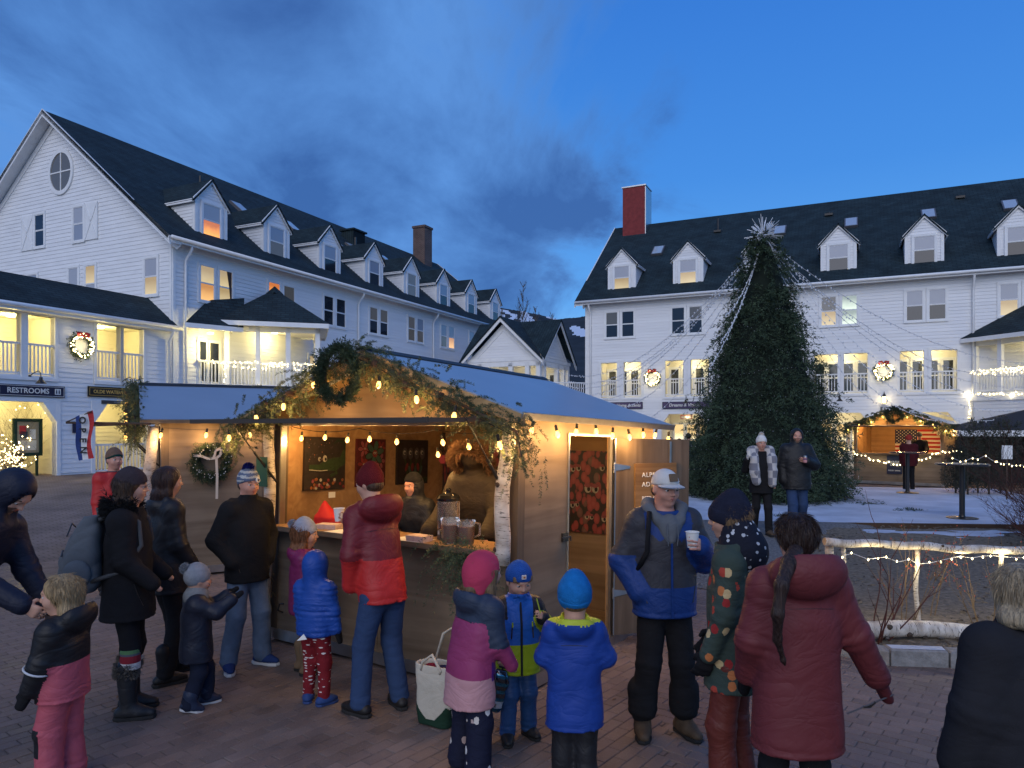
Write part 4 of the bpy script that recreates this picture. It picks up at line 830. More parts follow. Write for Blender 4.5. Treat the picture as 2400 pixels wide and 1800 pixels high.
def birch_log(name, a, b, r, label=None, parent=None, knots=3, seed=0, group=None, stub=False, cat='log'):
 """A birch log along its own z axis, slightly crooked, with knots and cut ends."""
 rnd = random.Random(seed); a, b = Vector(a), Vector(b); ln = (b - a).length; mb = MB(); n = max(6, int(ln / 0.09)); pts = []; rs = []
 for i in range(n + 1):
  t = i / n; pts.append((0.025 * ln * math.sin(t * 3 + seed) * math.sin(t * math.pi) + rnd.uniform(-1, 1) * 0.004, 0.02 * ln * math.sin(t * 5 + seed * 2) * math.sin(t * math.pi), t * ln)); rs.append(r * (1.04 - 0.12 * t + rnd.uniform(-0.035, 0.035)))
 mb.tube(pts, rs, 14); 
 q = (b - a).to_track_quat('Z', 'Y').to_euler(); o = mb.build(name, BIRCH, parent, smooth=True, loc=a, rot=q)
 e = MB(); e.lathe([(r * 0.9, 0), (r * 0.88, 0.004)], 14, (pts[-1][0], pts[-1][1], ln)); e.lathe([(r * 0.95, -0.004), (r * 0.95, 0)], 14, (0, 0, 0)); e.build('cut_end', ENDG, o)
 for k in range(knots):
  t = rnd.uniform(0.1, 0.9); i = int(t * n); an = rnd.uniform(0, 6.28); d = Vector((math.cos(an), math.sin(an), 0.25)); c = Vector(pts[i]) + d * rs[i] * 0.75
  kn = MB(); kn.tube([c, c + d * r * 0.5], [r * 0.42, r * 0.24], 8); kn.build('knot', BARK, o)
 if stub:
  c = Vector((r * 0.8, 0, ln * 0.42)); st = MB(); st.tube([c, c + Vector((0.5, 0.1, 1.2)) * r * 1.2, c + Vector((0.55, 0.1, 2.6)) * r * 1.2], [r * 0.36, r * 0.32, r * 0.3], 8); st.build('branch_stub', BARK, o)
 return tag(o, label, cat if label else None, group)
# ================================================================== the stall
SW, SD, SH, SR = 2.82, 2.60, 2.12, 2.66
def stall(name, label, loc, rz, tilt=0.0, door=False, group='wooden market stalls', flap=True, rail_z=0.13, pine=None, opens=True):
 S = empty(name, loc, 0, label, 'market stall', group, rot=(tilt, 0, rz)); W, D, H, Rz = SW, SD, SH, SR; c = W / 2; t = 0.035
 rail = MB(); z0, z1 = 0.03, rail_z
 rail.box(-0.01, -0.01, z0, W + 0.01, 0.05, z1); rail.box(-0.01, D - 0.05, z0, W + 0.01, D + 0.01, z1); rail.box(-0.01, 0.05, z0, 0.05, D - 0.05, z1); rail.box(W - 0.05, 0.05, z0, W + 0.01, D - 0.05, z1)
 rail.build('base_rail', STEEL, S)
 fl = MB(); fl.box(0.05, 0.05, 0.10, W - 0.05, D - 0.05, 0.129); fl.build('floor_board', PLYX, S)
 fp = MB(); fp.box(0.10, 0.0, z1, c - 0.002, t, 1.085); fp.build('front_panel', PLYX, S); fp = MB(); fp.box(c + 0.002, 0.0, z1, W - 0.10, t, 1.085); fp.build('front_panel', PLYX, S)
 for x in (0.0, W - 0.10):
  p = MB(); p.box(x, -0.004, z1, x + 0.10, 0.09, H - 0.02); p.build('corner_post', PLY, S)
 ed = MB()
 for x in (0.10, W - 0.118): ed.box(x, -0.012, 1.09, x + 0.018, 0.05, 2.06)
 ed.box(0.10, -0.014, 2.06, W - 0.10, 0.05, 2.085); ed.build('opening_trim', ALU, S)
 hd = MB(); hd.box(0.0, 0.0, 2.085, W, t, H + 0.02); hd.build('header_board', PINE, S)
 gp = MB(); gp.prism([(0.0, 0.002, H + 0.02), (W, 0.002, H + 0.02), (W, 0.002, H + 0.05), (c, 0.002, Rz - 0.02), (0.0, 0.002, H + 0.05)], (0, t - 0.004, 0)); go = gp.build('gable_panel', PINE, S)
 sc = MB(); 
 for i in range(9): x = 0.35 + i * (W - 0.7) / 8; sc.lathe([(0.008, 0), (0.006, 0.004)], 8, M=Matrix.Translation((x, 0.0, H - 0.012)) @ Matrix.Rotation(R(90), 4, 'X'))
 sc.build('screw', STEEL, go)
 # walls: grey outside, pine inside
 def wall(side, y0, y1, za, zb):
  x0, x1 = (0.0, t) if side == 'l' else (W - t, W)
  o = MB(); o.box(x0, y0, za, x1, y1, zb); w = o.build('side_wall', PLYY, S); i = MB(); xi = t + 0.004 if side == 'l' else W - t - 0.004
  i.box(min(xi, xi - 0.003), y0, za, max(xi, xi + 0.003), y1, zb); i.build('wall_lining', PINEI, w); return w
 H2 = H + 0.055; wall('l', 0.09, D / 2 - 0.002, z1, H2); wall('l', D / 2 + 0.002, D, z1, H2)
 if door:
  wall('r', 0.09, 0.76, z1, H2); wall('r', 1.59, D, z1, H2); wall('r', 0.76, 1.59, 2.0, H2)
  j = MB(); j.box(W - 0.01, 0.745, z1, W + 0.012, 0.77, 2.0); j.box(W - 0.01, 1.58, z1, W + 0.015, 1.615, 2.0); j.box(W - 0.01, 0.745, 2.0, W + 0.012, 1.615, 2.02); j.build('door_frame', ALU, S)
 else: wall('r', 0.09, D / 2 - 0.002, z1, H2); wall('r', D / 2 + 0.002, D, z1, H2)
 b = MB(); b.box(t, D - t, z1, W - t, D, H); b.prism([(0, D - t, H), (W, D - t, H), (c, D - t, Rz - 0.02)], (0, t, 0)); bo = b.build('back_wall', PINEI, S); k = MB(); k.box(t + 0.01, D - t - 0.012, z1, W - t - 0.01, D - t - 0.002, 0.94); k.build('shade_panel', PLYX, bo)  # added darker board stands in for the shade low on the back wall
 # roof sheets with a folded edge, ridge cap, purlins
 ov, fo = 0.20, 0.26; rise = Rz + 0.03 - (H + 0.085); slope = math.atan2(rise, c); e = c + ov; ln = e / math.cos(slope); ez = Rz + 0.035 - e * math.tan(slope)
 for sx in (-1, 1):
  x = Vector((0, 1, 0)) if sx > 0 else Vector((0, -1, 0)); p0 = Vector((c + sx * e, -fo, ez)) if sx > 0 else Vector((c + sx * e, D + 0.10, ez)); up = Vector((-sx * math.cos(slope), 0, math.sin(slope)))
  ro = roof_plane('roof_sheet', S, p0, x, up, D + fo + 0.10, ln - 0.01, 0.012, ROOFM)
  lp = MB(); lp.box(0, -0.004, -0.05, D + fo + 0.10, 0.012, 0.004); lp.build('drip_edge', ALU, ro)
 rc = MB(); rc.prism([(c - 0.09, -fo - 0.01, Rz + 0.012), (c, -fo - 0.01, Rz + 0.055), (c + 0.09, -fo - 0.01, Rz + 0.012), (c, -fo - 0.01, Rz + 0.035)], (0, D + fo + 0.12, 0)); rc.build('ridge_cap', RIDGEM, S)
 bg = MB()
 for sx in (-1, 1):
  a, q = Vector((c + sx * e, -fo, ez - 0.005)), Vector((c, -fo, Rz + 0.02)); bg.prism([a, q, q - Vector((0, 0, 0.12)), a - Vector((0, 0, 0.09))], (0, 0.022, 0))
 bg.build('barge_board', PINE, S)
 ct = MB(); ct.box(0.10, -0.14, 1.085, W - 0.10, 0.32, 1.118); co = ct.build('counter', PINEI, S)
 k = MB(); k.box(0.10, -0.152, 1.08, W - 0.10, -0.14, 1.122); k.build('counter_edge', PLYX, co)
 if flap:
  f = MB(); f.box(0.0, -0.92, -0.006, W - 0.22, 0, 0.018); fo_ = f.build('awning_flap', PLYX, S, loc=(0.11, -0.02, 2.10), rot=(R(2.3), 0, 0))
  fe = MB(); fe.box(-0.012, -0.935, -0.014, W - 0.208, -0.915, 0.022); fe.box(-0.014, -0.915, -0.012, 0.006, 0, 0.02); fe.box(W - 0.226, -0.915, -0.012, W - 0.206, 0, 0.02); fe.build('flap_edge', mat('dark_edge', (0.055, 0.042, 0.032), rough=0.5), fo_)
  for x in (0.085, W - 0.085):
   st = MB(); a, q = Vector((x, -0.03, 1.52)), Vector((x, -0.55, 2.09)); m = a + (q - a) * 0.5; st.tube([a, m], 0.012, 8); st.tube([m, q], 0.006, 6); st.build('gas_strut', BLACKM, S)
 return S
def stall_garland(label, S, seed, bulbs=True, power=1.1, ends=0.16, wreath=True, group='stall garlands', wl=None, gl=None, sl_=None, full=True):
 """Fir garland along the gable with cones, the wreath at its peak and a lamp string wound in; three things."""
 M = S.matrix_basis; c = SW / 2; e = c + 0.18; rise = SR + 0.03 - SH; f = -0.32
 z = lambda x: SR - 0.03 - abs(x - c) * (rise / c) * 1.0
 path = [Vector((c - e - 0.05, f, z(c - e) - ends)), Vector((c - e, f, z(c - e)))] + [Vector((c + s * e, f, z(c + s * e) + 0.02)) for s in np.linspace(-1, 1, 9)] + [Vector((c + e + 0.04, f, z(c + e) - ends))]
 rng = np.random.default_rng(seed); G = empty('fir_garland', (0, 0, 0), 0, label, 'garland', group); wp = [M @ p for p in path]
 V, F = garland_mesh(wp, rng, dens=240 if full else 60, n=84, thick=0.13, Ln=(0.10, 0.21) if full else (0.12, 0.24), nl=0.020 if full else 0.05, nw=0.0022 if full else 0.008)
 g = mesh_obj('foliage', V, F, GREEN_G, G); g['kind'] = 'stuff'
 st = MB(); st.tube(wp, 0.012, 5); st.build('stem', TWIG, G)
 if full:
  for k in range(9): x = c + e * (-0.86 + 0.21 * k); cone_part(G, M @ Vector((x, f - 0.09, z(x) - 0.02 + 0.05 * (k % 2))), 0.042, seed + k)
 if wreath: make_wreath(wl, M @ Vector((c - 0.02, f - 0.14, SR - 0.19)), M.to_euler().z, 0.20 if full else 0.22, 0.045, seed + 40, GREEN_N, n=330 if full else 160, full=full)
 if bulbs:
  bp = []
  for k in range(9):
   x = c + e * (-0.95 + 0.2375 * k)
   if abs(x - c) < 0.12: continue
   bp.append(M @ Vector((x, f - 0.11, z(x) - 0.03 + 0.03 * math.sin(k * 2.1))))
  light_string('garland_lights', sl_, [M @ Vector((c - e, f - 0.07, z(c - e))), M @ Vector((c, f - 0.07, SR - 0.03)), M @ Vector((c + e, f - 0.07, z(c + e)))], bp, power, seed, group='garland lamp strings', sag=0.0)
 return G
REDB = mat('red_ribbon', (0.35, 0.012, 0.015), rough=0.5, sheen=0.3); RIBB = mat('cream_ribbon', (0.62, 0.50, 0.38), rough=0.7)
def make_wreath(label, p, rz, R0, r, seed, m, lights=0, bow=None, n=420, group=None, full=True, nl=0.03, nw=0.003, power=0.0, cat='wreath', name='fir_wreath'):
 """A fir ring standing in the plane that faces -y turned by rz."""
 rng = np.random.default_rng(seed); W = empty(name, p, rz, label, cat, group)
 a = rng.random(n) * 2 * math.pi; rr = R0 + rng.normal(size=n) * r * 0.45
 P = np.stack([rr * np.cos(a), rng.normal(size=n) * r * 0.35 - 0.02, rr * np.sin(a)], 1); T = np.stack([-np.sin(a), np.zeros(n), np.cos(a)], 1); O = np.stack([np.cos(a), np.zeros(n), np.sin(a)], 1)
 D = T * 1.0 + O * rng.normal(size=(n, 1)) * 0.32 + rng.normal(size=(n, 3)) * 0.18 + np.array((0, -0.25, 0))
 V, F = needle_mesh(P, D, rng.uniform(0.07, 0.15, n) * (R0 / 0.2) ** 0.5, rng, n=34 if full else 16, nl=nl * (1 if full else 1.8), nw=nw * (1 if full else 3), droop=0.15)
 f = mesh_obj('foliage', V, F, m, W); f['kind'] = 'stuff'
 t = MB(); t.tube([(R0 * math.cos(x), 0, R0 * math.sin(x)) for x in np.linspace(0, 2 * math.pi, 25)], r * 0.35, 6); t.build('ring', TWIG, W)
 if lights:
  b = MB()
  for i in range(lights):
   x = rng.random() * 2 * math.pi; q = Vector(((R0 + rng.normal() * r * 0.5) * math.cos(x), -r * 0.9 - 0.02, (R0 + rng.normal() * r * 0.5) * math.sin(x))); s = 0.028 if R0 > 0.3 else 0.008
   b.add([q + Vector(d) * s for d in ((1, 0, 0), (-1, 0, 0), (0, 1, 0), (0, -1, 0), (0, 0, 1), (0, 0, -1))], [[0, 2, 4], [2, 1, 4], [1, 3, 4], [3, 0, 4], [2, 0, 5], [1, 2, 5], [3, 1, 5], [0, 3, 5]])
  bo = b.build('fairy_bulb', MINI if R0 > 0.3 else MINIOFF, W); bo['kind'] = 'stuff'
  if power:
   for x in (0.5, 2.2, 3.9, 5.2): point_light(W, (R0 * math.cos(x), -0.18, R0 * math.sin(x)), power, (1, 0.8, 0.35), 0.08)
 if bow:
  k = R0 / 0.4
  for sx in (-1, 1):
   l = MB(); l.tube([(0, -0.12 * k, R0), (sx * 0.10 * k, -0.16 * k, R0 + 0.10 * k), (sx * 0.22 * k, -0.16 * k, R0 + 0.08 * k), (sx * 0.20 * k, -0.16 * k, R0 - 0.03 * k), (sx * 0.06 * k, -0.15 * k, R0 - 0.01 * k)], [0.03 * k, 0.06 * k, 0.075 * k, 0.06 * k, 0.03 * k], 8); l.build('bow_loop', REDB, W, smooth=True)
  l = MB(); l.lathe([(0.02 * k, -0.05 * k), (0.05 * k, -0.03 * k), (0.05 * k, 0.03 * k), (0.02 * k, 0.05 * k)], 10, (0, -0.16 * k, R0)); l.build('bow_knot', REDB, W, smooth=True)
 return W
# ---------------------------------------------------------------- main stall
K1R = math.atan2(-0.55, 0.833)
K1 = stall('market_stall', 'nearest wooden market stall with open counter and side door', (-2.33, 6.89, 0.0), K1R, R(-1.7), door=True)
M1 = K1.matrix_basis
def k1(x, y, z): return M1 @ Vector((x, y, z))
# open door with hinges, bolt and sign
dr = MB(); dr.box(0, -0.018, 0.16, 0.83, 0.018, 1.99); dro = dr.build('stall_door', PLY, K1, loc=(SW + 0.02, 1.605, 0), rot=(0, 0, R(22) - K1R + 0.0))
k = MB(); k.box(0.60, -0.026, 0.16, 0.62, -0.018, 1.97); k.box(0.0, -0.022, 0.16, 0.012, 0.022, 1.99); k.build('edge_strip', ALU, dro)
for z in (0.55, 1.72):
 k = MB(); k.prism([(0.0, -0.024, z - 0.035), (0.16, -0.024, z - 0.012), (0.165, -0.024, z + 0.012), (0.0, -0.024, z + 0.035)], (0, 0.005, 0)); k.tube([(-0.008, -0.025, z - 0.05), (-0.008, -0.025, z + 0.05)], 0.009, 8); k.build('strap_hinge', STEEL, dro)
k = MB(); k.box(SW, 0.66, 1.12, SW + 0.02, 0.75, 1.19); k.tube([(SW + 0.025, 0.63, 1.155), (SW + 0.025, 0.77, 1.155), (SW + 0.03, 0.77, 1.12)], 0.008, 6); k.build('slide_bolt', BLACKM, K1)
SIGNW = wood_mat('sign_board_wood', (0.16, 0.085, 0.03), (0.24, 0.135, 0.055), 1.0, 0.5, 'x')
LETW = mat('white_letters', (0.75, 0.74, 0.70), rough=0.5)
sg = empty('door_sign', M1 @ (dro.matrix_basis @ Vector((0.40, -0.024, 1.55))), 0, 'brown wooden sign with white letters on the open stall door', 'sign'); sg.rotation_euler = (0, 0, R(22))
k = MB(); k.box(-0.19, -0.02, -0.21, 0.27, 0.0, 0.21); k.build('board', SIGNW, sg)
for txt, z, s, x in (('ALPINE', 0.10, 0.062, 0.04), ('ADVENTURES', 0.01, 0.062, 0.08), ('BEER GARDEN', -0.12, 0.05, 0.04), ('ID CHECK', -0.175, 0.05, 0.02)):
 text_obj('lettering', txt, s, LETW, sg, (-0.12, -0.022, z), align='LEFT', spacing=1.15 if s > 0.055 else 1.0)
stall_garland('thick fir garland with pine cones along the nearest stall gable', K1, 11, wl='fir wreath hung at the peak of the nearest stall gable', sl_='warm lamps wound through the nearest stall garland', power=5.0)
# lamps under the side eave and inside
ez1 = 2.10
eb = [k1(SW + 0.17, y, ez1 - 0.03 - 0.02 * math.sin(i * 1.7)) for i, y in enumerate(np.linspace(-0.08, SD, 9))]
light_string('eave_lights', 'warm lamp string under the side eave of the nearest stall', [k1(SW + 0.17, -0.2, ez1 + 0.05), k1(SW + 0.17, SD / 2, ez1 + 0.03), k1(SW + 0.17, SD + 0.2, ez1 + 0.05)], eb, 8.0, 2, s=0.95)
ib = [k1(x, y, z) for x, y, z in ((0.25, 0.12, 1.99), (0.55, 0.15, 2.0), (0.85, 0.15, 1.98), (1.15, 0.12, 1.99), (1.45, 0.15, 1.97), (1.95, 0.15, 1.97), (2.25, 0.12, 1.94), (2.55, 0.15, 1.97), (1.62, 0.5, 1.86), (2.0, 0.45, 1.95))]
light_string('counter_lights', 'clear filament lamps strung across the counter opening', [k1(0.15, 0.1, 2.05), k1(1.0, 0.14, 2.04), k1(1.9, 0.14, 2.03), k1(2.7, 0.12, 2.05)], ib, 7.0, 5, clear=True, s=0.8)
# birch posts at the front corners
birch_log('birch_post', k1(0.03, -0.10, 0.02), k1(-0.0, -0.08, 2.06), 0.055, 'slim birch post at the left front corner of the nearest stall', seed=3, cat='post', knots=4)
birch_log('birch_post', k1(SW - 0.05, -0.13, 1.03), k1(SW - 0.02, -0.10, 2.08), 0.057, 'birch log with a side stub at the right front corner of the stall', seed=6, cat='post', knots=4, stub=True)
# pictures on the inside walls
def canvas(label, M, w, h, art, back=(0.02, 0.014, 0.012)):
 """A stretched canvas: M maps (across, out, up) to the scene."""
 C = empty('painting', (0, 0, 0), 0, label, 'painting', 'paintings inside the stall'); C.matrix_basis = M
 f = MB(); f.box(-w / 2, -0.03, -h / 2, w / 2, 0, h / 2); f.build('canvas', mat('canvas_' + art, back, rough=0.6, var=0.4, vscale=14) if art != 'blobs' else BLOBS, C); return C
def blob_mat():
 m = bpy.data.materials.new('painted_red_drops'); m.use_nodes = True; nt = m.node_tree; N = nt.nodes.new; L = nt.links.new; b = nt.nodes['Principled BSDF']
 tc = N('ShaderNodeTexCoord'); mp = N('ShaderNodeMapping'); mp.inputs['Scale'].default_value = (15, 15, 9.5); L(tc.outputs['Object'], mp.inputs[0])
 n = N('ShaderNodeTexNoise'); n.inputs['Scale'].default_value = 0.5; L(mp.outputs[0], n.inputs['Vector']); mx = N('ShaderNodeMix'); mx.data_type = 'VECTOR'; mx.inputs[0].default_value = 0.35; L(mp.outputs[0], mx.inputs[4]); L(n.outputs['Color'], mx.inputs[5])
 v = N('ShaderNodeTexVoronoi'); v.feature = 'F1'; v.inputs['Scale'].default_value = 1.0; L(mp.outputs[0], v.inputs['Vector']); v2 = N('ShaderNodeTexVoronoi'); v2.inputs['Scale'].default_value = 1.0; L(mp.outputs[0], v2.inputs['Vector'])
 r = N('ShaderNodeValToRGB'); r.color_ramp.elements[0].position = 0.10; r.color_ramp.elements[0].color = (0.26, 0.055, 0.05, 1); r.color_ramp.elements[1].position = 0.60; r.color_ramp.elements[1].color = (0.012, 0.006, 0.006, 1); q = r.color_ramp.elements.new(0.50); q.color = (0.20, 0.03, 0.032, 1); L(v.outputs['Distance'], r.inputs[0])
 s = N('ShaderNodeSeparateColor'); L(v2.outputs['Color'], s.inputs[0]); gm = N('ShaderNodeMath'); gm.operation = 'GREATER_THAN'; gm.inputs[1].default_value = 0.86; L(s.outputs[0], gm.inputs[0])
 m2 = N('ShaderNodeMix'); m2.data_type = 'RGBA'; m2.blend_type = 'MULTIPLY'; L(gm.outputs[0], m2.inputs[0]); L(r.outputs[0], m2.inputs[6]); m2.inputs[7].default_value = (0.5, 1.3, 1.1, 1)
 L(m2.outputs[2], b.inputs['Base Color']); b.inputs['Roughness'].default_value = 0.5; return m
BLOBS = blob_mat()
PW = {n: mat('paint_' + n, c, rough=0.55, var=0.25, vscale=30) for n, c in dict(green=(0.020, 0.036, 0.012), dkgreen=(0.010, 0.020, 0.009), teal=(0.035, 0.07, 0.05), red=(0.15, 0.02, 0.02), pink=(0.20, 0.055, 0.06), white=(0.30, 0.28, 0.22), black=(0.008, 0.008, 0.008), orange=(0.20, 0.07, 0.02), grey=(0.06, 0.05, 0.05)).items()}
def disc(C, name, x, z, rx, rz, mt, y, rot=0.0, n=14):
 mb = MB(); mb.prism([(x + rx * math.cos(a) * math.cos(rot) - rz * math.sin(a) * math.sin(rot), y, z + rx * math.cos(a) * math.sin(rot) + rz * math.sin(a) * math.cos(rot)) for a in np.linspace(0, 2 * math.pi, n, endpoint=False)], (0, 0.002, 0)); return mb.build(name, PW[mt], C)
def eye(C, x, z, s, y=-0.037):
 disc(C, 'painted_eye', x, z, s, s * 1.25, 'white', y); disc(C, 'painted_pupil', x + s * 0.25, z - s * 0.2, s * 0.45, s * 0.6, 'black', y - 0.003)
def strip(C, name, pts, w, mt, y):
 mb = MB(); n = len(pts); L_, R_ = [], []
 for i, p in enumerate(pts):
  a, b = pts[max(0, i - 1)], pts[min(n - 1, i + 1)]; d = math.hypot(b[0] - a[0], b[1] - a[1]) or 1; nx, nz = -(b[1] - a[1]) / d, (b[0] - a[0]) / d; ww = w[i] if isinstance(w, (list, tuple)) else w
  L_.append((p[0] + nx * ww, y, p[1] + nz * ww)); R_.append((p[0] - nx * ww, y, p[1] - nz * ww))
 for i in range(n - 1): mb.prism([L_[i], L_[i + 1], R_[i + 1], R_[i]], (0, 0.002, 0))
 return mb.build(name, PW[mt], C)
def lw(y, z): return M1 @ Matrix.Translation((0.05, y, z)) @ Matrix.Rotation(R(90), 4, 'Z')      # left wall: across runs into the stall
def bw_(x, z): return M1 @ Matrix.Translation((x, SD - 0.045, z))
C = canvas('dark canvas of a green crocodile among small flowers', lw(0.58, 1.69), 0.54, 0.54, 'night')
strip(C, 'painted_body', [(0.26, 0.14), (0.24, 0.22), (0.16, 0.24), (0.10, 0.2)], [0.008, 0.016, 0.012, 0.004], 'dkgreen', -0.033); strip(C, 'painted_body', [(0.25, 0.14), (0.23, 0.03), (0.12, -0.01), (0.0, -0.02)], [0.015, 0.05, 0.07, 0.055], 'green', -0.034)
strip(C, 'painted_snout', [(0.02, -0.01), (-0.08, -0.045), (-0.22, -0.04)], [0.06, 0.035, 0.03], 'green', -0.036); strip(C, 'painted_mouth', [(0.02, -0.07), (-0.08, -0.075), (-0.22, -0.062)], 0.004, 'white', -0.039); strip(C, 'painted_leg', [(0.10, -0.04), (0.15, -0.1), (0.06, -0.13)], 0.016, 'green', -0.0365)
eye(C, -0.02, 0.05, 0.028, -0.041); eye(C, -0.09, 0.045, 0.018, -0.041)
rnd = random.Random(8)
for i in range(26): disc(C, 'painted_flower', rnd.uniform(-0.24, 0.25), rnd.uniform(-0.25, -0.16), 0.017, 0.017, rnd.choice(['pink', 'orange', 'white', 'red']), -0.034 - 0.0004 * i, n=7)
for i in range(34): disc(C, 'painted_dot', rnd.uniform(-0.25, 0.2), rnd.uniform(0.02, 0.25), 0.006, 0.006, rnd.choice(['grey', 'grey', 'orange']), -0.0325, n=6)
def flower(C, x, z, s, mt, rot=0.0, y=-0.034):
 for k in range(6): a = rot + k * math.pi / 3; disc(C, 'painted_petal', x + s * 0.62 * math.cos(a), z + s * 0.62 * math.sin(a), s * 0.46, s * 0.27, 'black', y, a); disc(C, 'painted_petal', x + s * 0.62 * math.cos(a), z + s * 0.62 * math.sin(a), s * 0.40, s * 0.22, mt, y - 0.003, a)
 disc(C, 'painted_heart', x, z, s * 0.27, s * 0.3, 'red', y - 0.006); eye(C, x - s * 0.09, z + s * 0.05, s * 0.08, y - 0.009); eye(C, x + s * 0.09, z + s * 0.05, s * 0.08, y - 0.009)
C = canvas('bright canvas crowded with cartoon flowers in green and red', lw(1.24, 1.69), 0.44, 0.52, 'flowers', (0.06, 0.008, 0.01))
for i, (x, z, s, mt) in enumerate(((-0.115, 0.15, 0.095, 'pink'), (0.12, 0.02, 0.09, 'pink'), (-0.125, -0.02, 0.09, 'red'), (0.135, 0.17, 0.075, 'red'), (0.13, -0.17, 0.08, 'pink'), (-0.145, -0.18, 0.07, 'orange'))): flower(C, x, z, s, mt, i, -0.033)
flower(C, 0.03, 0.10, 0.14, 'teal', 0.3, -0.046); flower(C, 0.0, -0.12, 0.13, 'green', 0.1, -0.0465)
C = canvas('dark canvas of drooping eyed plants on the stall wall', lw(1.93, 1.69), 0.54, 0.52, 'night2')
for i, x in enumerate((-0.15, -0.05, 0.06, 0.16)):
 strip(C, 'painted_stem', [(x * 0.6, -0.24), (x * 0.7, -0.1), (x, 0.05)], 0.012, 'green', -0.033); disc(C, 'painted_pod', x, 0.1, 0.045, 0.07, 'grey', -0.035); eye(C, x - 0.012, 0.11, 0.022, -0.039)
for i, x in enumerate((-0.12, -0.02, 0.08)): disc(C, 'painted_leaf', x, -0.06, 0.05, 0.022, 'red', -0.038, 1.2 + i * 0.3); disc(C, 'painted_leaf', x + 0.05, -0.09, 0.05, 0.02, 'teal', -0.042, 1.9 - i * 0.3)
for i in range(18): disc(C, 'painted_leaf', rnd.uniform(-0.24, 0.24), rnd.uniform(-0.25, -0.19), 0.03, 0.012, rnd.choice(['green', 'teal', 'dkgreen']), -0.034 - 0.0005 * i, rnd.uniform(0, 3))
for lb, x, z, w, h, ey in (('red canvas of dripping shapes behind the vendors', 0.33, 1.52, 0.56, 0.62, [(-0.12, 0.18, 0.03), (-0.04, 0.19, 0.03), (0.1, -0.1, 0.02), (0.15, -0.1, 0.02)]), ('red canvas with one sleepy eye beside the parka vendor', 0.98, 1.62, 0.5, 0.56, [(-0.1, 0.02, 0.04), (0.1, 0.08, 0.035)]), ('tall red canvas of sleepy eyed drops seen through the side door', 2.07, 1.41, 0.56, 0.9, [(0.03, 0.04, 0.042), (0.12, 0.04, 0.042), (-0.16, 0.25, 0.03), (-0.09, 0.26, 0.03), (0.2, 0.27, 0.03), (-0.16, -0.15, 0.03), (-0.10, -0.14, 0.025), (0.02, -0.27, 0.025), (0.08, -0.27, 0.025), (0.23, -0.28, 0.03)])):
 C = canvas(lb, bw_(x, z), w, h, 'blobs')
 for a, b, s in ey: eye(C, a, b, s); disc(C, 'painted_eyelid', a, b + s * 0.75, s * 1.05, s * 0.55, 'pink', -0.0435)
for y, z in ((0.70, 1.36), (1.35, 1.36)):
 t = MB(); t.box(-0.045, -0.004, -0.03, 0.045, 0, 0.03); o = t.build('price_card', LETW); o.matrix_basis = lw(y, z); tag(o, 'white price card below the crocodile canvas' if y < 1 else 'white price card below the flower canvas', 'card')
# cords, pink power strip on the stall corner
k = MB()
for i in range(5): k.tube([k1(0.10 + 0.03 * i, SD - 0.10 - 0.05 * i, 2.05), k1(0.16 + 0.06 * math.sin(i), SD - 0.22, 1.85), k1(0.10 + 0.05 * i, SD - 0.12, 1.6), k1(0.08 + 0.02 * i, SD - 0.08, 0.5)], 0.006, 5)
tag(k.build('cable_bundle', WIREB), 'black cables hanging down the stall corner', 'cable')
k = MB(); n = 16; k.prism([(0.06 * (1 if i % 2 else 0.72) * math.cos(i * math.pi * 2 / n), 0, 0.06 * (1 if i % 2 else 0.72) * math.sin(i * math.pi * 2 / n)) for i in range(n)], (0, 0.03, 0)); o = k.build('power_hub', mat('pink_plastic', (0.55, 0.09, 0.12), rough=0.4)); o.location = k1(0.22, SD - 0.3, 1.72); o.rotation_euler = (0, 0, K1R); tag(o, 'pink star shaped power hub hanging among the cables', 'power hub')
# ---------------------------------------------------------------- second stall behind, side wall towards us
K2R = math.atan2(-0.883, 0.469); K2 = stall('market_stall', 'second wooden stall behind, its blue lit roof and wreath wall showing', (-6.04, 12.14, 0.0), K2R); M2 = K2.matrix_basis
def k2(x, y, z): return M2 @ Vector((x, y, z))
stall_garland('fir garland on the edge-on gable of the second stall', K2, 23, wreath=False, sl_='warm lamps in the garland of the second stall', power=4.0)
light_string('eave_lights', 'warm lamp string under the eave above the stall wall wreath', [k2(SW + 0.17, -0.2, 2.06), k2(SW + 0.17, 1.3, 2.03), k2(SW + 0.17, 2.7, 2.06)], [k2(SW + 0.17, y, 2.0) for y in (0.0, 0.55, 1.1, 1.65, 2.2, 2.6)], 7.0, 8, s=1.2)
birch_log('birch_post', k2(SW - 0.04, -0.13, 0.02), k2(SW - 0.0, -0.10, 2.05), 0.075, 'birch post at the front corner of the second stall', seed=9, cat='post', knots=4)
w = make_wreath('round fir wreath with a cream ribbon on the second stall wall', k2(SW + 0.05, 0.62, 1.56), K2R + R(90), 0.20, 0.07, 71, GREEN_N, lights=60, n=420)
k = MB(); y = -0.10
for pts in ([(0.02, 0.07), (0.04, 0.16), (0.12, 0.2), (0.10, 0.1), (0.05, 0.06)], [(0.05, 0.06), (-0.05, 0.05), (-0.14, 0.09), (-0.24, 0.10)], [(0.05, 0.07), (0.06, -0.2), (0.055, -0.5)]):
 for a, b in zip(pts, pts[1:]): k.bar((a[0], y, a[1]), (b[0], y, b[1]), 0.032, 0.006, up=(0, 1, 0))
k.build('ribbon', RIBB, w)
k = MB(); k.box(SW + 0.002, 1.27, 0.2, SW + 0.012, 1.29, 2.0); k.build('panel_joint', PLYX, K2)
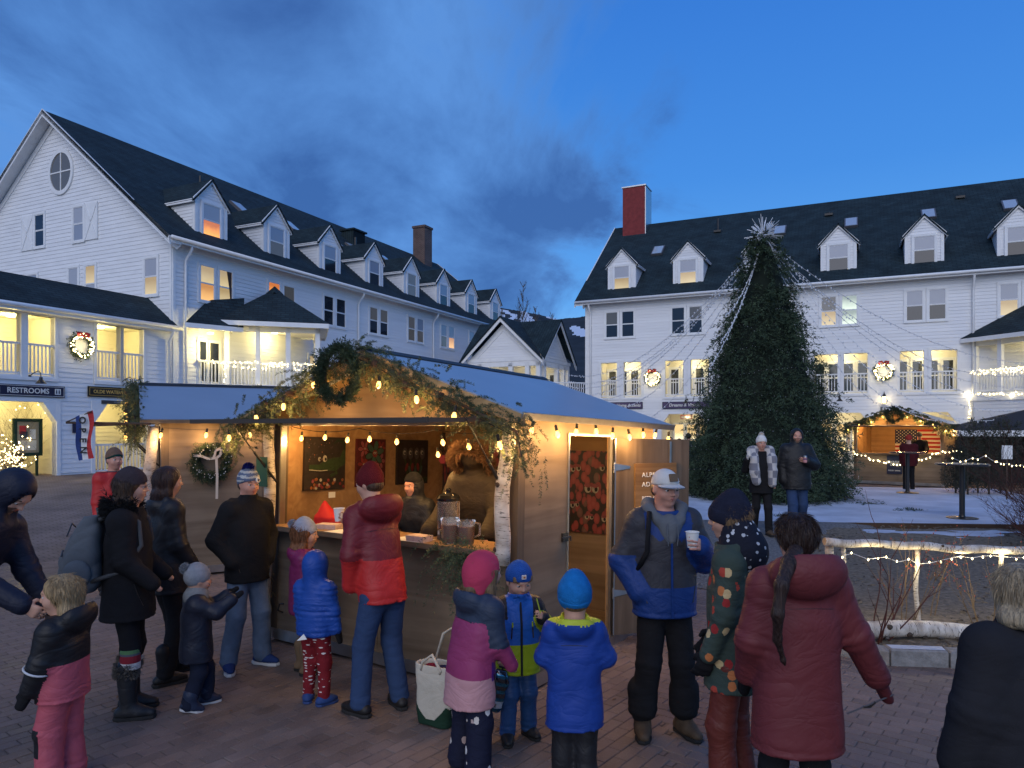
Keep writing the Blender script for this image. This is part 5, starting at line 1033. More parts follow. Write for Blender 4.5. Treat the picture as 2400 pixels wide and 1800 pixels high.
# ---------------------------------------------------------------- third stall at the far right
K3R = math.atan2(-0.62, 0.78); K3 = stall('market_stall', 'far wooden stall at the right with a flag inside', (12.3, 25.8, 0.0), K3R); M3 = K3.matrix_basis
def k3(x, y, z): return M3 @ Vector((x, y, z))
stall_garland('fir garland along the gable of the far right stall', K3, 31, wl='small wreath at the peak of the far right stall', sl_='warm lamps along the far right stall gable', power=12.0, full=False)
light_string('eave_lights', 'warm lamp string down the side eave of the far right stall', [k3(SW + 0.17, -0.2, 2.06), k3(SW + 0.17, 2.7, 2.06)], [k3(SW + 0.17, y, 2.0) for y in (0.0, 0.5, 1.0, 1.6, 2.2)], 10.0, 18, s=1.6)
for x in (0.5, 1.4, 2.2): point_light(K3, (x, 0.6, 1.95), 28.0, BULB_L, 0.06)
def us_flag():
 Fg = empty('flag', k3(1.75, SD - 0.06, 1.45), K3R, 'striped flag with white stars pinned inside the far stall', 'flag'); w, h = 1.75, 0.98; rd, wh, bl = mat('flag_red', (0.35, 0.02, 0.02), rough=0.8), mat('flag_white', (0.62, 0.58, 0.5), rough=0.8), mat('flag_blue', (0.015, 0.02, 0.07), rough=0.8)
 for i in range(13): k = MB(); z = h / 2 - (i + 1) * h / 13; k.box(-w / 2, -0.006, z, w / 2, 0, z + h / 13); k.build('stripe', rd if i % 2 == 0 else wh, Fg)
 cn = MB(); z = h / 2 - 7 * h / 13; cn.box(-w / 2 - 0.002, -0.010, z, -w / 2 + 0.42 * w, -0.0065, h / 2 + 0.002); co = cn.build('canton', bl, Fg)
 for r_ in range(9):
  for c_ in range(6 if r_ % 2 == 0 else 5):
   cx = -w / 2 + 0.42 * w * ((c_ + 0.5 + 0.5 * (r_ % 2)) / 6); cz = h / 2 - (r_ + 0.7) * (7 * h / 13) / 9.4; st = MB()
   st.prism([(cx + 0.028 * (1 if q % 2 == 0 else 0.4) * math.sin(q * math.pi / 5), -0.0125, cz + 0.028 * (1 if q % 2 == 0 else 0.4) * math.cos(q * math.pi / 5)) for q in range(10)], (0, 0.002, 0)); st.build('star', wh, co)
us_flag()
ps = empty('menu_poster', k3(1.32, -0.02, 0.72), K3R, 'dark poster with pale lettering on the far stall front', 'poster'); k = MB(); k.box(-0.24, -0.015, -0.32, 0.24, 0, 0.32); k.build('sheet', mat('poster_navy', (0.02, 0.025, 0.05), rough=0.5), ps)
for txt, z, s in (('BAVARIAN', 0.10, 0.10), ('GRILL', 0.0, 0.11), ('FOOD  DRINK', -0.2, 0.06)): text_obj('lettering', txt, s, LETW, ps, (0, -0.017, z))
birch_log('birch_post', k3(-0.35, -0.15, 0.0), k3(-0.15, -0.12, 2.0), 0.06, 'leaning birch post at the left of the far stall', seed=19, cat='post')
fairy_lights('stall_fairy_lights', 'warm fairy lights swagged across the far stall counter', [[k3(-1.0, -0.2, 1.25), k3(-0.3, -0.2, 1.3), k3(0.3, -0.2, 1.05), k3(1.0, -0.2, 0.82), k3(1.5, -0.2, 0.78), k3(2.1, -0.2, 0.9), k3(2.7, -0.2, 1.2), k3(3.3, -0.2, 1.25)]], 0.035, 0.10, MINI, WIREW, r=0.026, seed=5, powers=0.6, every=10)
# ================================================================== snow deck, tree, bed, fence
DECK = [(3.6, 14.9), (6.0, 14.55), (10.6, 14.15), (12.2, 14.9), (13.4, 16.6), (14.4, 19.5), (15.2, 22.6), (9.0, 23.6), (4.2, 22.5), (3.2, 18.5)]
def sheet_poly(name, poly, z, m, n=0.35, amp=0.0, edge=0.0, seed=0, kind='structure', parent=None):
 """A flat area filled from its outline, with gentle unevenness inside."""
 xs = np.arange(min(p[0] for p in poly) - n, max(p[0] for p in poly) + n, n); ys = np.arange(min(p[1] for p in poly) - n, max(p[1] for p in poly) + n, n)
 bm = bmesh.new(); vs = [bm.verts.new((p[0], p[1], z)) for p in poly]; bm.faces.new(vs); bmesh.ops.triangulate(bm, faces=bm.faces[:])
 for _ in range(5):
  es = [e for e in bm.edges if e.calc_length() > n * 1.5]
  if not es: break
  bmesh.ops.subdivide_edges(bm, edges=es, cuts=1); bmesh.ops.triangulate(bm, faces=bm.faces[:])
 for v in bm.verts:
  d = min(1.0, min(((v.co.x - (a[0] + (b[0] - a[0]) * t)) ** 2 + (v.co.y - (a[1] + (b[1] - a[1]) * t)) ** 2) ** 0.5 for a, b in zip(poly, poly[1:] + poly[:1]) for t in [max(0, min(1, ((v.co.x - a[0]) * (b[0] - a[0]) + (v.co.y - a[1]) * (b[1] - a[1])) / ((b[0] - a[0]) ** 2 + (b[1] - a[1]) ** 2)))]) / 0.5)
  v.co.z += amp * d * (mnoise.noise(Vector((v.co.x * 1.3, v.co.y * 1.3, seed))) + 0.5 * mnoise.noise(Vector((v.co.x * 4, v.co.y * 4, seed + 5)))) + edge * d
 me = bpy.data.meshes.new(name); bm.to_mesh(me); bm.free(); me.materials.append(m); me.polygons.foreach_set('use_smooth', [True] * len(me.polygons)); o = bpy.data.objects.new(name, me); COL.objects.link(o); o.parent = parent
 return tag(o, kind=kind)
SNOWD = mat('trodden_snow', (0.42, 0.47, 0.56), rough=0.8, var=0.25, vscale=0.9, bump=0.6, bscale=9, detail=10, col2=(0.58, 0.63, 0.72))
MULCH = mat('mulch_gravel', (0.125, 0.100, 0.072), rough=0.95, var=0.45, vscale=18, col2=(0.25, 0.205, 0.15), bump=0.9, bscale=45, detail=9)
GRAVEL = mat('path_gravel', (0.10, 0.095, 0.09), rough=0.95, var=0.4, vscale=26, col2=(0.26, 0.25, 0.24), bump=0.9, bscale=60, detail=8)
DKWOOD = wood_mat('wet_timber', (0.045, 0.028, 0.018), (0.08, 0.05, 0.03), 0.6, 0.7, 'x')
sheet_poly('gravel_path', [(1.9, 9.5), (3.2, 8.4), (4.2, 9.5), (5.2, 12.5), (7.5, 13.9), (7.0, 14.7), (3.4, 15.2), (2.4, 16.5), (1.6, 13)], 0.004, GRAVEL, amp=0.008, seed=2, edge=0.16)
sheet_poly('mulch_bed', BED, 0.012, MULCH, n=0.3, amp=0.05, edge=0.10, seed=4)
snow = sheet_poly('snow_deck', DECK, 0.10, SNOWD, n=0.5, amp=0.012, edge=0.01, seed=7)
for a, b in zip(DECK, DECK[1:] + DECK[:1]):
 k = MB(); k.bar((a[0], a[1], 0.055), (b[0], b[1], 0.055), 0.05, 0.115); k.build('edging_board', DKWOOD, snow)
for i, (x, y, s) in enumerate(((7.6, 12.9, 0.55), (6.6, 13.3, 0.3), (8.7, 13.2, 0.35))):
 rnd = random.Random(i); sheet_poly('snow_patch', [(x + s * 2.2 * math.cos(a) * rnd.uniform(0.7, 1.1), y + s * 0.8 * math.sin(a) * rnd.uniform(0.7, 1.1)) for a in np.linspace(0, 2 * math.pi, 12, endpoint=False)], 0.115, SNOWD, n=0.3, amp=0.01, seed=i, edge=0.03)
# gravel and bark chips on the bed
def chips(name, poly, n, s0, s1, mats, seed, zf=0.0, kind='stuff', parent=None):
 rng = random.Random(seed); V = []; F = []; MI = []; bx = [p[0] for p in poly]; by = [p[1] for p in poly]
 while n:
  x, y = rng.uniform(min(bx), max(bx)), rng.uniform(min(by), max(by))
  if not inside(x, y, poly) or rng.random() > (9.0 / (y + 2)) ** 2: continue
  n -= 1; k = len(V); a = rng.uniform(0, 6.28); l, w, h = rng.uniform(s0, s1), rng.uniform(s0, s1) * 0.4, rng.uniform(0.005, 0.02); c, s = math.cos(a), math.sin(a); z = zf(x, y) if callable(zf) else zf; tl = rng.uniform(-0.4, 0.4)
  for px, py, pz in ((-l, -w, 0), (l, -w, 0), (l, w, 0), (-l, w, 0), (-l * 0.7, -w * 0.6, h), (l * 0.7, -w * 0.6, h), (l * 0.7, w * 0.6, h), (-l * 0.7, w * 0.6, h)): V.append((x + px * c - py * s, y + px * s + py * c, z + pz + px * tl))
  F += [[k + 4, k + 5, k + 6, k + 7]] + [[k + i, k + (i + 1) % 4, k + 4 + (i + 1) % 4, k + 4 + i] for i in range(4)]; MI += [rng.randrange(len(mats))] * 5
 return tag(mesh_obj(name, V, F, mats, midx=MI, parent=parent), kind=kind)
CH = [mat('bark_chip_dark', (0.05, 0.04, 0.032), rough=0.95), mat('bark_chip_tan', (0.15, 0.125, 0.095), rough=0.95), mat('bark_chip_grey', (0.11, 0.10, 0.09), rough=0.95)]
chips('bark_chips', BED, 5000, 0.012, 0.04, CH, 3, zf=0.10)
# kerb of granite blocks round the bed
GRAN = mat('granite', (0.22, 0.215, 0.21), rough=0.85, var=0.3, vscale=14, bump=0.5, bscale=50)
kb = empty('granite_kerb', (0, 0, 0)); tag(kb, kind='structure')
kp = [(2.78, 8.9), (2.72, 7.3), (2.86, 6.5), (3.25, 6.16), (4.2, 6.04), (6.2, 5.98), (10, 5.92)]; rnd = random.Random(5)
for a, b in zip(kp, kp[1:]):
 a, b = Vector((a[0], a[1], 0)), Vector((b[0], b[1], 0)); n = max(1, round((b - a).length / 0.62)); d = (b - a) / n; nr = Vector((-d.y, d.x, 0)).normalized()
 for i in range(n):
  p, q = a + d * (i + 0.015), a + d * (i + 0.985); h = 0.13 + rnd.uniform(-0.01, 0.012); k = MB(); o1, o2 = rnd.uniform(-0.008, 0.008), rnd.uniform(-0.008, 0.008)
  lo = [p + nr * o1, q + nr * o2, q + nr * 0.15, p + nr * 0.15]; e = 0.012
  hi = [p + nr * (o1 + e) + d.normalized() * e, q + nr * (o2 + e) - d.normalized() * e, q + nr * (0.15 - e) - d.normalized() * e, p + nr * (0.15 - e) + d.normalized() * e]
  k.add([v + Vector((0, 0, -0.03)) for v in lo] + [v + Vector((0, 0, h - e)) for v in lo] + [v + Vector((0, 0, h)) for v in hi], [[i2, (i2 + 1) % 4, 4 + (i2 + 1) % 4, 4 + i2] for i2 in range(4)] + [[4 + i2, 4 + (i2 + 1) % 4, 8 + (i2 + 1) % 4, 8 + i2] for i2 in range(4)] + [[8, 9, 10, 11]])
  k.build('kerb_block', GRAN, kb)
  if rnd.random() < 0.8:
   pl_ = [p + nr * 0.02 + d * 0.03, q + nr * 0.02 - d * 0.03, q + nr * 0.13, p + nr * 0.13 + d * 0.02]; sheet_poly('snow_crust', [(v.x, v.y) for v in pl_], h + 0.003, SNOWD, n=0.2, edge=0.008, amp=0.004, seed=i, parent=kb)
# ---------------------------------------------------------------- twigs
def twig_mesh(base, n, h, spread, seed, r=0.006, levels=2, sub=4, up=0.8, sides=3):
 rnd = random.Random(seed); mb = MB()
 def grow(p, d, l, r0, lv):
  pts = [p]; q = p.copy(); dd = d.copy(); m = 4
  for i in range(m):
   dd = (dd + Vector((rnd.uniform(-1, 1), rnd.uniform(-1, 1), rnd.uniform(-0.5, 0.8))) * 0.16).normalized(); q = q + dd * (l / m); pts.append(q)
  mb.tube(pts, [r0 * (1 - 0.75 * i / m) for i in range(m + 1)], sides, cap=False)
  if lv:
   for k in range(sub):
    i = rnd.randint(1, m); nd = (dd + Vector((rnd.uniform(-1, 1), rnd.uniform(-1, 1), rnd.uniform(-0.3, 0.8))) * 0.9).normalized(); grow(pts[i], nd, l * rnd.uniform(0.35, 0.6), r0 * 0.55, lv - 1)
 for k in range(n):
  a = rnd.uniform(0, 6.28); rr = spread * rnd.random() ** 0.5; b = Vector(base) + Vector((math.cos(a) * rr * 0.35, math.sin(a) * rr * 0.35, 0)); d = Vector((math.cos(a) * rr * 0.9, math.sin(a) * rr * 0.9, h * up)).normalized(); grow(b, d, h * rnd.uniform(0.75, 1.1), r, levels)
 return mb
REDTW = mat('red_brown_twig', (0.055, 0.022, 0.018), rough=0.8); TANTW = mat('tan_twig', (0.16, 0.11, 0.06), rough=0.85)
# ---------------------------------------------------------------- birch fence
def fence():
 Fz = empty('birch_rail_fence', (0, 0, 0), 0, 'rustic fence of birch rails and slim posts round the bed', 'fence')
 z0 = 0.10
 tp = [(3.08, 7.06, 0.92), (3.75, 7.10, 0.88), (4.4, 7.02, 0.845), (5.1, 6.94, 0.86), (6.3, 6.85, 0.88)]
 for i, (a, b) in enumerate(zip(tp, tp[1:])): birch_log('rail', a, b, 0.040, parent=Fz, seed=30 + i, knots=2)
 for i, (x, y) in enumerate(((3.17, 7.12), (3.30, 7.14), (4.03, 7.1), (4.78, 7.0), (5.7, 6.95))):
  r = 0.045 if i == 0 else 0.024; birch_log('post', (x, y, z0 - 0.05), (x - 0.02 + 0.02 * (i % 2), y, 0.86), r, parent=Fz, seed=40 + i, knots=2)
 return Fz
fence()
birch_log('birch_log', (3.2, 6.68, 0.15), (5.9, 6.45, 0.15), 0.075, 'long birch log lying along the kerb edge of the bed', seed=51, knots=7)
fp_ = []
rnd = random.Random(12)
for x in np.linspace(3.25, 6.2, 30): fp_.append((x, 7.01 - 0.10 * (x - 3.3) / 3 + rnd.uniform(-0.03, 0.03), 0.80 - 0.045 * math.sin((x - 3.3) * 2.3) ** 2 - 0.03 * rnd.random()))
fairy_lights('fence_fairy_lights', 'warm fairy lights strung below the birch fence rail', [fp_], 0.02, 0.065, MINI, WIREW, r=0.010, seed=21, powers=2.6, every=4, color=(1, 0.82, 0.45))
for i, (x, y, s, n) in enumerate(((3.85, 7.06, 0.75, 5), (4.6, 6.98, 0.72, 5), (4.3, 7.4, 0.6, 3))):
 t = twig_mesh((x, y, 0.08), n, s, 0.35, 60 + i, r=0.006, sub=3); B = empty('winterberry_bush', (0, 0, 0), 0, ['bare berry twigs beside the middle fence post', 'bare berry twigs near the far right fence post', 'small bare twigs inside the fence'][i], 'shrub'); t.build('twig', TANTW, B)
 rn = random.Random(i); bm_ = MB()
 for q in range(60):
  p = Vector(rn.choice(t.v)); 
  if p.z < 0.35: continue
  bm_.lathe([(0.002, -0.007), (0.007, 0), (0.002, 0.007)], 5, p)
 if bm_.v: bo = bm_.build('berry', mat('winter_berry', (0.35, 0.06, 0.03), rough=0.4), B); bo['kind'] = 'stuff'
B = empty('dogwood_twigs', (0, 0, 0), 0, 'dark red bare stems at the left end of the birch fence', 'shrub'); twig_mesh((3.36, 6.72, 0.05), 9, 0.85, 0.42, 77, r=0.009, levels=1, sub=2).build('twig', mat('dark_red_twig', (0.07, 0.025, 0.02), rough=0.7), B)
# big bare shrub at the right
for i, (x, y, h, n) in enumerate(((9.7, 12.0, 1.5, 60), (8.9, 11.4, 0.9, 30))):
 B = empty('bare_shrub', (x, y, 0.05), 0, ['large dense bare shrub with dark red twigs at the right edge', 'low bare twigs at the left foot of the large shrub'][i], 'shrub'); twig_mesh((0, 0, 0), n, h, 1.1, 90 + i, r=0.010, levels=2, sub=6, up=0.75).build('twig', REDTW, B)
 t2 = twig_mesh((0, 0, 0.1), n // 2, h * 0.8, 1.2, 95 + i, r=0.008, levels=2, sub=7, up=0.5).build('inner_twig', REDTW, B)
# ---------------------------------------------------------------- the big tree
def christmas_tree():
 rng = np.random.default_rng(2); C0 = np.array((7.08, 20.2, 0.10)); T = empty('christmas_tree', tuple(C0), 0, 'tall dark Christmas tree of layered fir boughs on the snow', 'tree')
 prof_z = np.array([0.0, 1.0, 1.92, 2.8, 3.75, 4.7, 5.6, 6.4, 7.0, 7.3]); prof_r = np.array([2.42, 2.20, 1.93, 1.62, 1.31, 1.04, 0.77, 0.50, 0.25, 0.06])
 Rr = lambda z: np.interp(z, prof_z, prof_r)
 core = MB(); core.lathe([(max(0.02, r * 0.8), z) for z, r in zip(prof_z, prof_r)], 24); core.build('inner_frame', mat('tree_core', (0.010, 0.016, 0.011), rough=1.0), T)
 tk = MB(); tk.tube([(0, 0, -0.08), (0, 0, 0.9)], 0.16, 10); tk.build('trunk', BARK, T)
 P, D, L, FL = [], [], [], []
 for i in range(2700):
  z = 7.2 * (1 - math.sqrt(rng.random())) if rng.random() < 0.8 else rng.random() * 7.2
  a = rng.random() * 2 * math.pi; lump = 1 + 0.07 * math.sin(3 * a + z * 1.3) + 0.05 * math.sin(7 * a - z * 2.1) + 0.05 * math.sin(5.3 * z)
  r = Rr(z) * lump * rng.uniform(0.60, 0.80); o = np.array((math.cos(a), math.sin(a), 0)); P.append(o * r + np.array((0, 0, z + 0.10)))
  d = o * rng.uniform(0.45, 1.0) + np.array((0, 0, rng.uniform(-1.25, -0.15) if z < 6 else rng.uniform(-0.4, 0.7))) + rng.normal(size=3) * 0.25; D.append(d); L.append(rng.uniform(0.5, 1.05) * (0.26 + 0.74 * min(1, Rr(z) / 1.7))); FL.append(np.cross(d, np.cross(d, (0, 0, 1))))
 P, D, L = np.array(P), unit(np.array(D)), np.array(L); P[:, 2] = np.maximum(P[:, 2], 0.12)
 # side twigs along each bough
 k = 7; t = np.linspace(0.15, 1.0, k)[None, :, None]; sp = P[:, None] + D[:, None] * L[:, None, None] * t; sp[..., 2] -= 0.30 * (L[:, None] * t[..., 0]) ** 2
 s = rng.normal(size=sp.shape); s -= D[:, None] * np.sum(s * D[:, None], -1, keepdims=True); s[..., 2] *= 0.4; sd = unit(D[:, None] * 0.8 + unit(s) * 0.8); sl_ = (L[:, None] * (1.05 - 0.7 * t[..., 0]) * 0.55)
 V, F = needle_mesh(sp.reshape(-1, 3), sd.reshape(-1, 3), sl_.reshape(-1), rng, n=9, nl=0.08, nw=0.010, spread=0.6, droop=0.3)
 V[:, 2] = np.maximum(V[:, 2], 0.02); c = mesh_obj('crown', V, F, mat('fir_bough', (0.018, 0.034, 0.020), rough=0.7, var=0.5, vscale=2.6, col2=(0.072, 0.115, 0.062)), T); c['kind'] = 'stuff'
 # spiky star on top
 st = MB(); rn = random.Random(4)
 for i in range(110):
  d = Vector((rn.gauss(0, 1), rn.gauss(0, 1), rn.gauss(0.25, 0.8))).normalized(); l = rn.uniform(0.3, 0.58); st.tube([d * 0.05, d * l], [0.013, 0.008], 3); 
 st.build('star_burst', MINIOFF, T, loc=(0, 0, 7.36))
 return C0
TC = christmas_tree(); apex = Vector((7.08, 20.2, 7.40))
def drape(i, b, label, group, sag=0.9, r=0.026, step=0.15, seed=0, front=True, a=None):
 a, b = a or apex, Vector(b); n = 28; pts = [a + (b - a) * (t / n) - Vector((0, 0, sag * 4 * (t / n) * (1 - t / n))) for t in range(n + 1)]
 fairy_lights('fairy_light_string', label, [pts], 0.008, step, MINIOFF, WIREW, r=r, seed=100 + i + seed, group=group)
ORD = ('topmost', 'second from the top', 'third from the top', 'fourth from the top', 'fifth from the top', 'third from the bottom', 'second from the bottom', 'lowest')
def fan(ends, side, base, sag0, dsag):
 ends = sorted(ends, key=lambda e: (e[1] - 560) / abs(e[0] - 1785))
 for i, (px, py, Y) in enumerate(ends): o = ORD[i] if i < 4 else ORD[i + 8 - len(ends)]; drape(i + base, at(px, py, Y), 'unlit white light string from treetop, %s of the %s fan' % (o, side), 'strings slung to the ' + side, sag=sag0 + dsag * i)
fan(((1330, 905, 33), (1345, 925, 33), (1300, 868, 36), (1320, 890, 34), (1400, 935, 30), (1440, 960, 28), (1500, 990, 26)), 'left', 0, 1.6, -0.1)
fan(((2400, 880, 25), (2420, 905, 24), (2440, 940, 23), (2380, 960, 22), (2330, 985, 22), (2250, 985, 23), (2160, 960, 26), (2500, 850, 25)), 'right', 20, 1.1, 0.07)
for i, (px, py, Y) in enumerate(((1665, 860, 18.5), (1700, 740, 19.0), (1690, 800, 18.6))): drape(i + 40, at(px, py, Y), 'unlit light string down the tree flank, %s of three' % ('longest and leftmost', 'shortest', 'middle length')[i], 'strings down the tree', sag=0.35, r=0.024, step=0.10)
pts = []
for i in range(520):
 t = i / 520; z = 5.6 - 5.0 * t; a = t * 2 * math.pi * 9; r = float(np.interp(z, [0, 1, 1.92, 2.8, 3.75, 4.7, 5.6, 6.4, 7.0], [2.42, 2.15, 1.83, 1.46, 1.10, 0.82, 0.56, 0.34, 0.16])) * 1.08 + 0.05 * math.sin(a * 3.3); pts.append((7.08 + r * math.cos(a), 20.2 + r * math.sin(a), z + 0.12 * math.sin(a * 2.7)))
fairy_lights('fairy_light_spiral', 'unlit white light string wound round the Christmas tree', [pts], 0.03, 0.16, MINIOFF, WIREB, r=0.007, seed=66)
# a few dropped boughs on the snow
rng = np.random.default_rng(9)
for i, (x, y, lb) in enumerate(((9.3, 16.6, 'loose fir bough on the snow between the tables'), (8.9, 18.0, 'loose fir sprig on the snow right of the tree'), (6.0, 15.4, 'loose fir sprig at the front of the snow deck'))):
 n = 14; P = np.array([[x + rng.normal() * 0.12, y + rng.normal() * 0.06, 0.125] for _ in range(n)]); D = rng.normal(size=(n, 3)) * np.array((1, 0.5, 0.08)); V, F = needle_mesh(P, D, 0.3, rng, n=24, nl=0.05, nw=0.006); V[:, 2] = np.clip(V[:, 2], 0.115, 0.2); E_ = empty('fir_sprig', (0, 0, 0), 0, lb, 'fir sprig'); mesh_obj('needles', V, F, GREEN_N, E_)['kind'] = 'stuff'
# ---------------------------------------------------------------- high tables
def high_table(x, y, z, h, label, r=0.38):
 T = empty('high_table', (x, y, z), 0, label, 'table'); k = MB(); k.lathe([(r, 0), (r + 0.01, 0.008), (r + 0.01, 0.028), (r, 0.035)], 32, (0, 0, h - 0.035)); k.build('table_top', mat('dark_table_top', (0.02, 0.018, 0.018), rough=0.25, spec=0.6), T, smooth=False)
 k = MB(); k.lathe([(0.055, 0.02), (0.055, h - 0.035)], 16); k.build('post', BLACKM, T, smooth=False); k = MB(); k.lathe([(0.30, 0), (0.30, 0.012), (0.07, 0.035), (0.06, 0.06)], 28); k.build('base_plate', mat('dark_steel_plate', (0.06, 0.055, 0.05), rough=0.3, metal=1), T)
p = at(2255, 1216, 15.2); high_table(p.x, p.y, 0.11, 1.16, 'nearer tall black round table on the snow beside the shrub', 0.50)
p = at(2127, 1157, 21.0); high_table(p.x, p.y, 0.11, 1.20, 'farther tall black round table in front of the flag stall', 0.48)
# ---------------------------------------------------------------- small fir trees, black canopy, far things on the right
for i, (px, h) in enumerate(((2268, 1.75), (2292, 2.0), (2318, 1.85), (2345, 2.05), (2370, 1.9), (2240, 1.2))):
 Y = 20.5 + 0.5 * (i % 2); x = (px - 1200) / FPX * Y; T = empty('potted_fir', (x, Y, 0.02), 0, ['narrow young fir left of the white notice', 'second narrow young fir right of the stall', 'third narrow young fir in the row under the canopy', 'tallest young fir in the row under the canopy', 'young fir nearest the right edge', 'short young fir close to the stall wall'][i], 'tree', 'young firs in a row'); rng = np.random.default_rng(200 + i)
 n = 260; zz = rng.random(n) * h; a = rng.random(n) * 6.28; rr = 0.05 + 0.34 * (1 - zz / h) ** 0.8 * rng.uniform(0.3, 0.7, n); O = np.stack([np.cos(a), np.sin(a), np.zeros(n)], 1); V, F = needle_mesh(O * rr[:, None] + np.stack([0 * zz, 0 * zz, zz + 0.1], 1), O * 0.6 + np.array((0, 0, 0.8)), 0.28, rng, n=12, nl=0.06, nw=0.009); c = mesh_obj('crown', V, F, mat('grey_fir', (0.035, 0.04, 0.03), rough=0.8, var=0.3, vscale=3, col2=(0.06, 0.065, 0.045)), T); c['kind'] = 'stuff'
 k = MB(); k.tube([(0, 0, 0), (0, 0, h)], [0.03, 0.006], 6); k.build('trunk', BARK, T)
CN = empty('black_canopy', (17.3, 24.5, -0.62), R(-20), 'black canopy with white valance under the right hand porch', 'canopy'); k = MB()
k.add([(-2.2, -2, 2.55), (3, -2, 2.55), (3, 2, 2.55), (-2.2, 2, 2.55), (0.2, 0, 3.25), (0.8, 0, 3.25)], [[0, 1, 5, 4], [1, 2, 5], [2, 3, 4, 5], [3, 0, 4]]); k.build('canopy_top', mat('black_canvas', (0.03, 0.03, 0.034), rough=0.9), CN)
k = MB(); k.box(-2.2, -2.01, 2.36, 3, -1.99, 2.55); k.box(-2.21, -2, 2.36, -2.19, 2, 2.55); k.build('valance', WHITE, CN)
for x, y in ((-2.15, -1.95), (2.95, -1.95), (-2.15, 1.95), (2.95, 1.95)): k = MB(); k.tube([(x, y, 0), (x, y, 2.5)], 0.03, 8); k.build('pole', BLACKM, CN)
k = MB(); k.box(-2.1, 1.9, 0.1, 2.9, 1.95, 2.4); k.build('back_cloth', mat('black_canvas', (0.012, 0.012, 0.014), rough=0.9), CN)
nt_ = empty('notice', at(2360, 1060, 19.0), 0, 'small white notice on a stand before the young firs', 'sign'); k = MB(); k.box(-0.14, -0.01, -0.18, 0.14, 0.0, 0.18); k.build('sheet', LETW, nt_); k = MB(); k.box(-0.015, 0.0, -1.3, 0.015, 0.02, 0.1); k.build('stake', TWIG, nt_)
fairy_lights('shrub_fairy_lights', 'warm fairy lights behind the near high table and shrub', [[at(2235, 1070, 16), at(2250, 1080, 16), at(2310, 1070, 16), at(2330, 1083, 16), at(2400, 1092, 15)]], 0.03, 0.12, MINI, WIREW, r=0.016, seed=71, powers=0.3, every=8)
# ---------------------------------------------------------------- signs and lamps on the buildings
NAVY = mat('sign_navy', (0.012, 0.017, 0.05), rough=0.45); PURP = mat('sign_purple', (0.09, 0.065, 0.13), rough=0.5); SBLK = mat('sign_black', (0.01, 0.01, 0.01), rough=0.4); GOLDP = mat('gold_leaf', (0.55, 0.36, 0.10), rough=0.4); SGRN = mat('board_green', (0.008, 0.035, 0.022), rough=0.5)
def wall_sign(bld, M4, s0, s1, z0, z1, o, label, m, border, texts, lm, frame_in=0.04, cat='sign', name='shop_sign', bt=0.012):
 S = empty(name, (0, 0, 0), 0, label, cat); S.matrix_basis = M4 @ Matrix.Translation(((s0 + s1) / 2, -o, (z0 + z1) / 2)); w, h = s1 - s0, z1 - z0
 k = MB(); k.box(-w / 2, -0.03, -h / 2, w / 2, 0, h / 2); k.build('board', m, S)
 if border:
  k = MB(); f = frame_in
  for a, b, c, d in ((-w / 2 + f, w / 2 - f, h / 2 - f - bt, h / 2 - f), (-w / 2 + f, w / 2 - f, -h / 2 + f, -h / 2 + f + bt), (-w / 2 + f, -w / 2 + f + bt, -h / 2 + f + bt, h / 2 - f - bt), (w / 2 - f - bt, w / 2 - f, -h / 2 + f + bt, h / 2 - f - bt)): k.box(a, -0.036, c, b, -0.03, d)
  k.build('border', border, S)
 for txt, x, z, s, sh in texts: text_obj('lettering', txt, s, lm, S, (x, -0.034, z), shear=sh, bold=0.004 if s > 0.15 else 0.002)
 return S
LM4 = LB.matrix_basis; RM4 = RB.matrix_basis
S = wall_sign('l', LM4, -6.2, -3.97, 2.95, 3.30, 0.05, 'dark blue restrooms sign over the left arcade arch', NAVY, LETW, [('RESTROOMS', 0.02, -0.005, 0.215, 0)], LETW, 0.025)
for x in (0.89, -0.87):
 k = MB(); k.box(x - 0.09, -0.036, -0.09, x + 0.09, -0.031, 0.09); k.build('pictogram', LETW, S); k = MB()
 for d in (-0.04, 0.04): k.box(x + d - 0.018, -0.040, -0.06, x + d + 0.018, -0.0365, 0.03); k.lathe([(0.016, 0), (0.016, 0.003)], 8, M=Matrix.Translation((x + d, -0.037, 0.052)) @ Matrix.Rotation(R(90), 4, 'X'))
 k.build('pictogram', NAVY, S)
wall_sign('l', LM4, -3.22, -1.5, 3.02, 3.36, 0.05, 'black shop sign with gold letters right of the restrooms sign', SBLK, GOLDP, [('OLDE WATERVILLE', -0.02, 0, 0.155, 0)], GOLDP, 0.045)
wall_sign('l', LM4, -2.75, -1.1, 2.80, 2.92, 0.05, 'narrow grey board under the gold lettered sign', mat('sign_grey', (0.05, 0.05, 0.055), rough=0.6), None, [('CONVENIENCE STORE', 0, 0, 0.08, 0)], mat('sign_grey_letters', (0.25, 0.25, 0.26), rough=0.6))
wall_sign('l', LM4, -3.72, -3.1, 1.85, 2.15, 0.05, 'small dark direction board on the arcade pillar', NAVY, None, [('SHOPS', 0.06, 0.03, 0.09, 0), ('TOILETS', 0, -0.08, 0.07, 0)] if False else [], LETW)
BC = empty('notice_case', LM4 @ Vector((-4.72, 0.55, 0.0)), R(90) - BA, 'green framed notice case standing in the left arcade arch', 'notice board'); k = MB()
for a, b, c, d in ((-0.42, 0.42, 2.20, 2.30), (-0.42, 0.42, 1.15, 1.25), (-0.42, -0.33, 1.25, 2.20), (0.33, 0.42, 1.25, 2.20)): k.box(a, -0.05, c, b, 0.05, d)
k.build('frame', SGRN, BC); k = MB(); k.box(-0.33, -0.01, 1.25, 0.33, 0.02, 2.2); k.build('backing', mat('cork', (0.35, 0.30, 0.2), rough=0.9), BC)
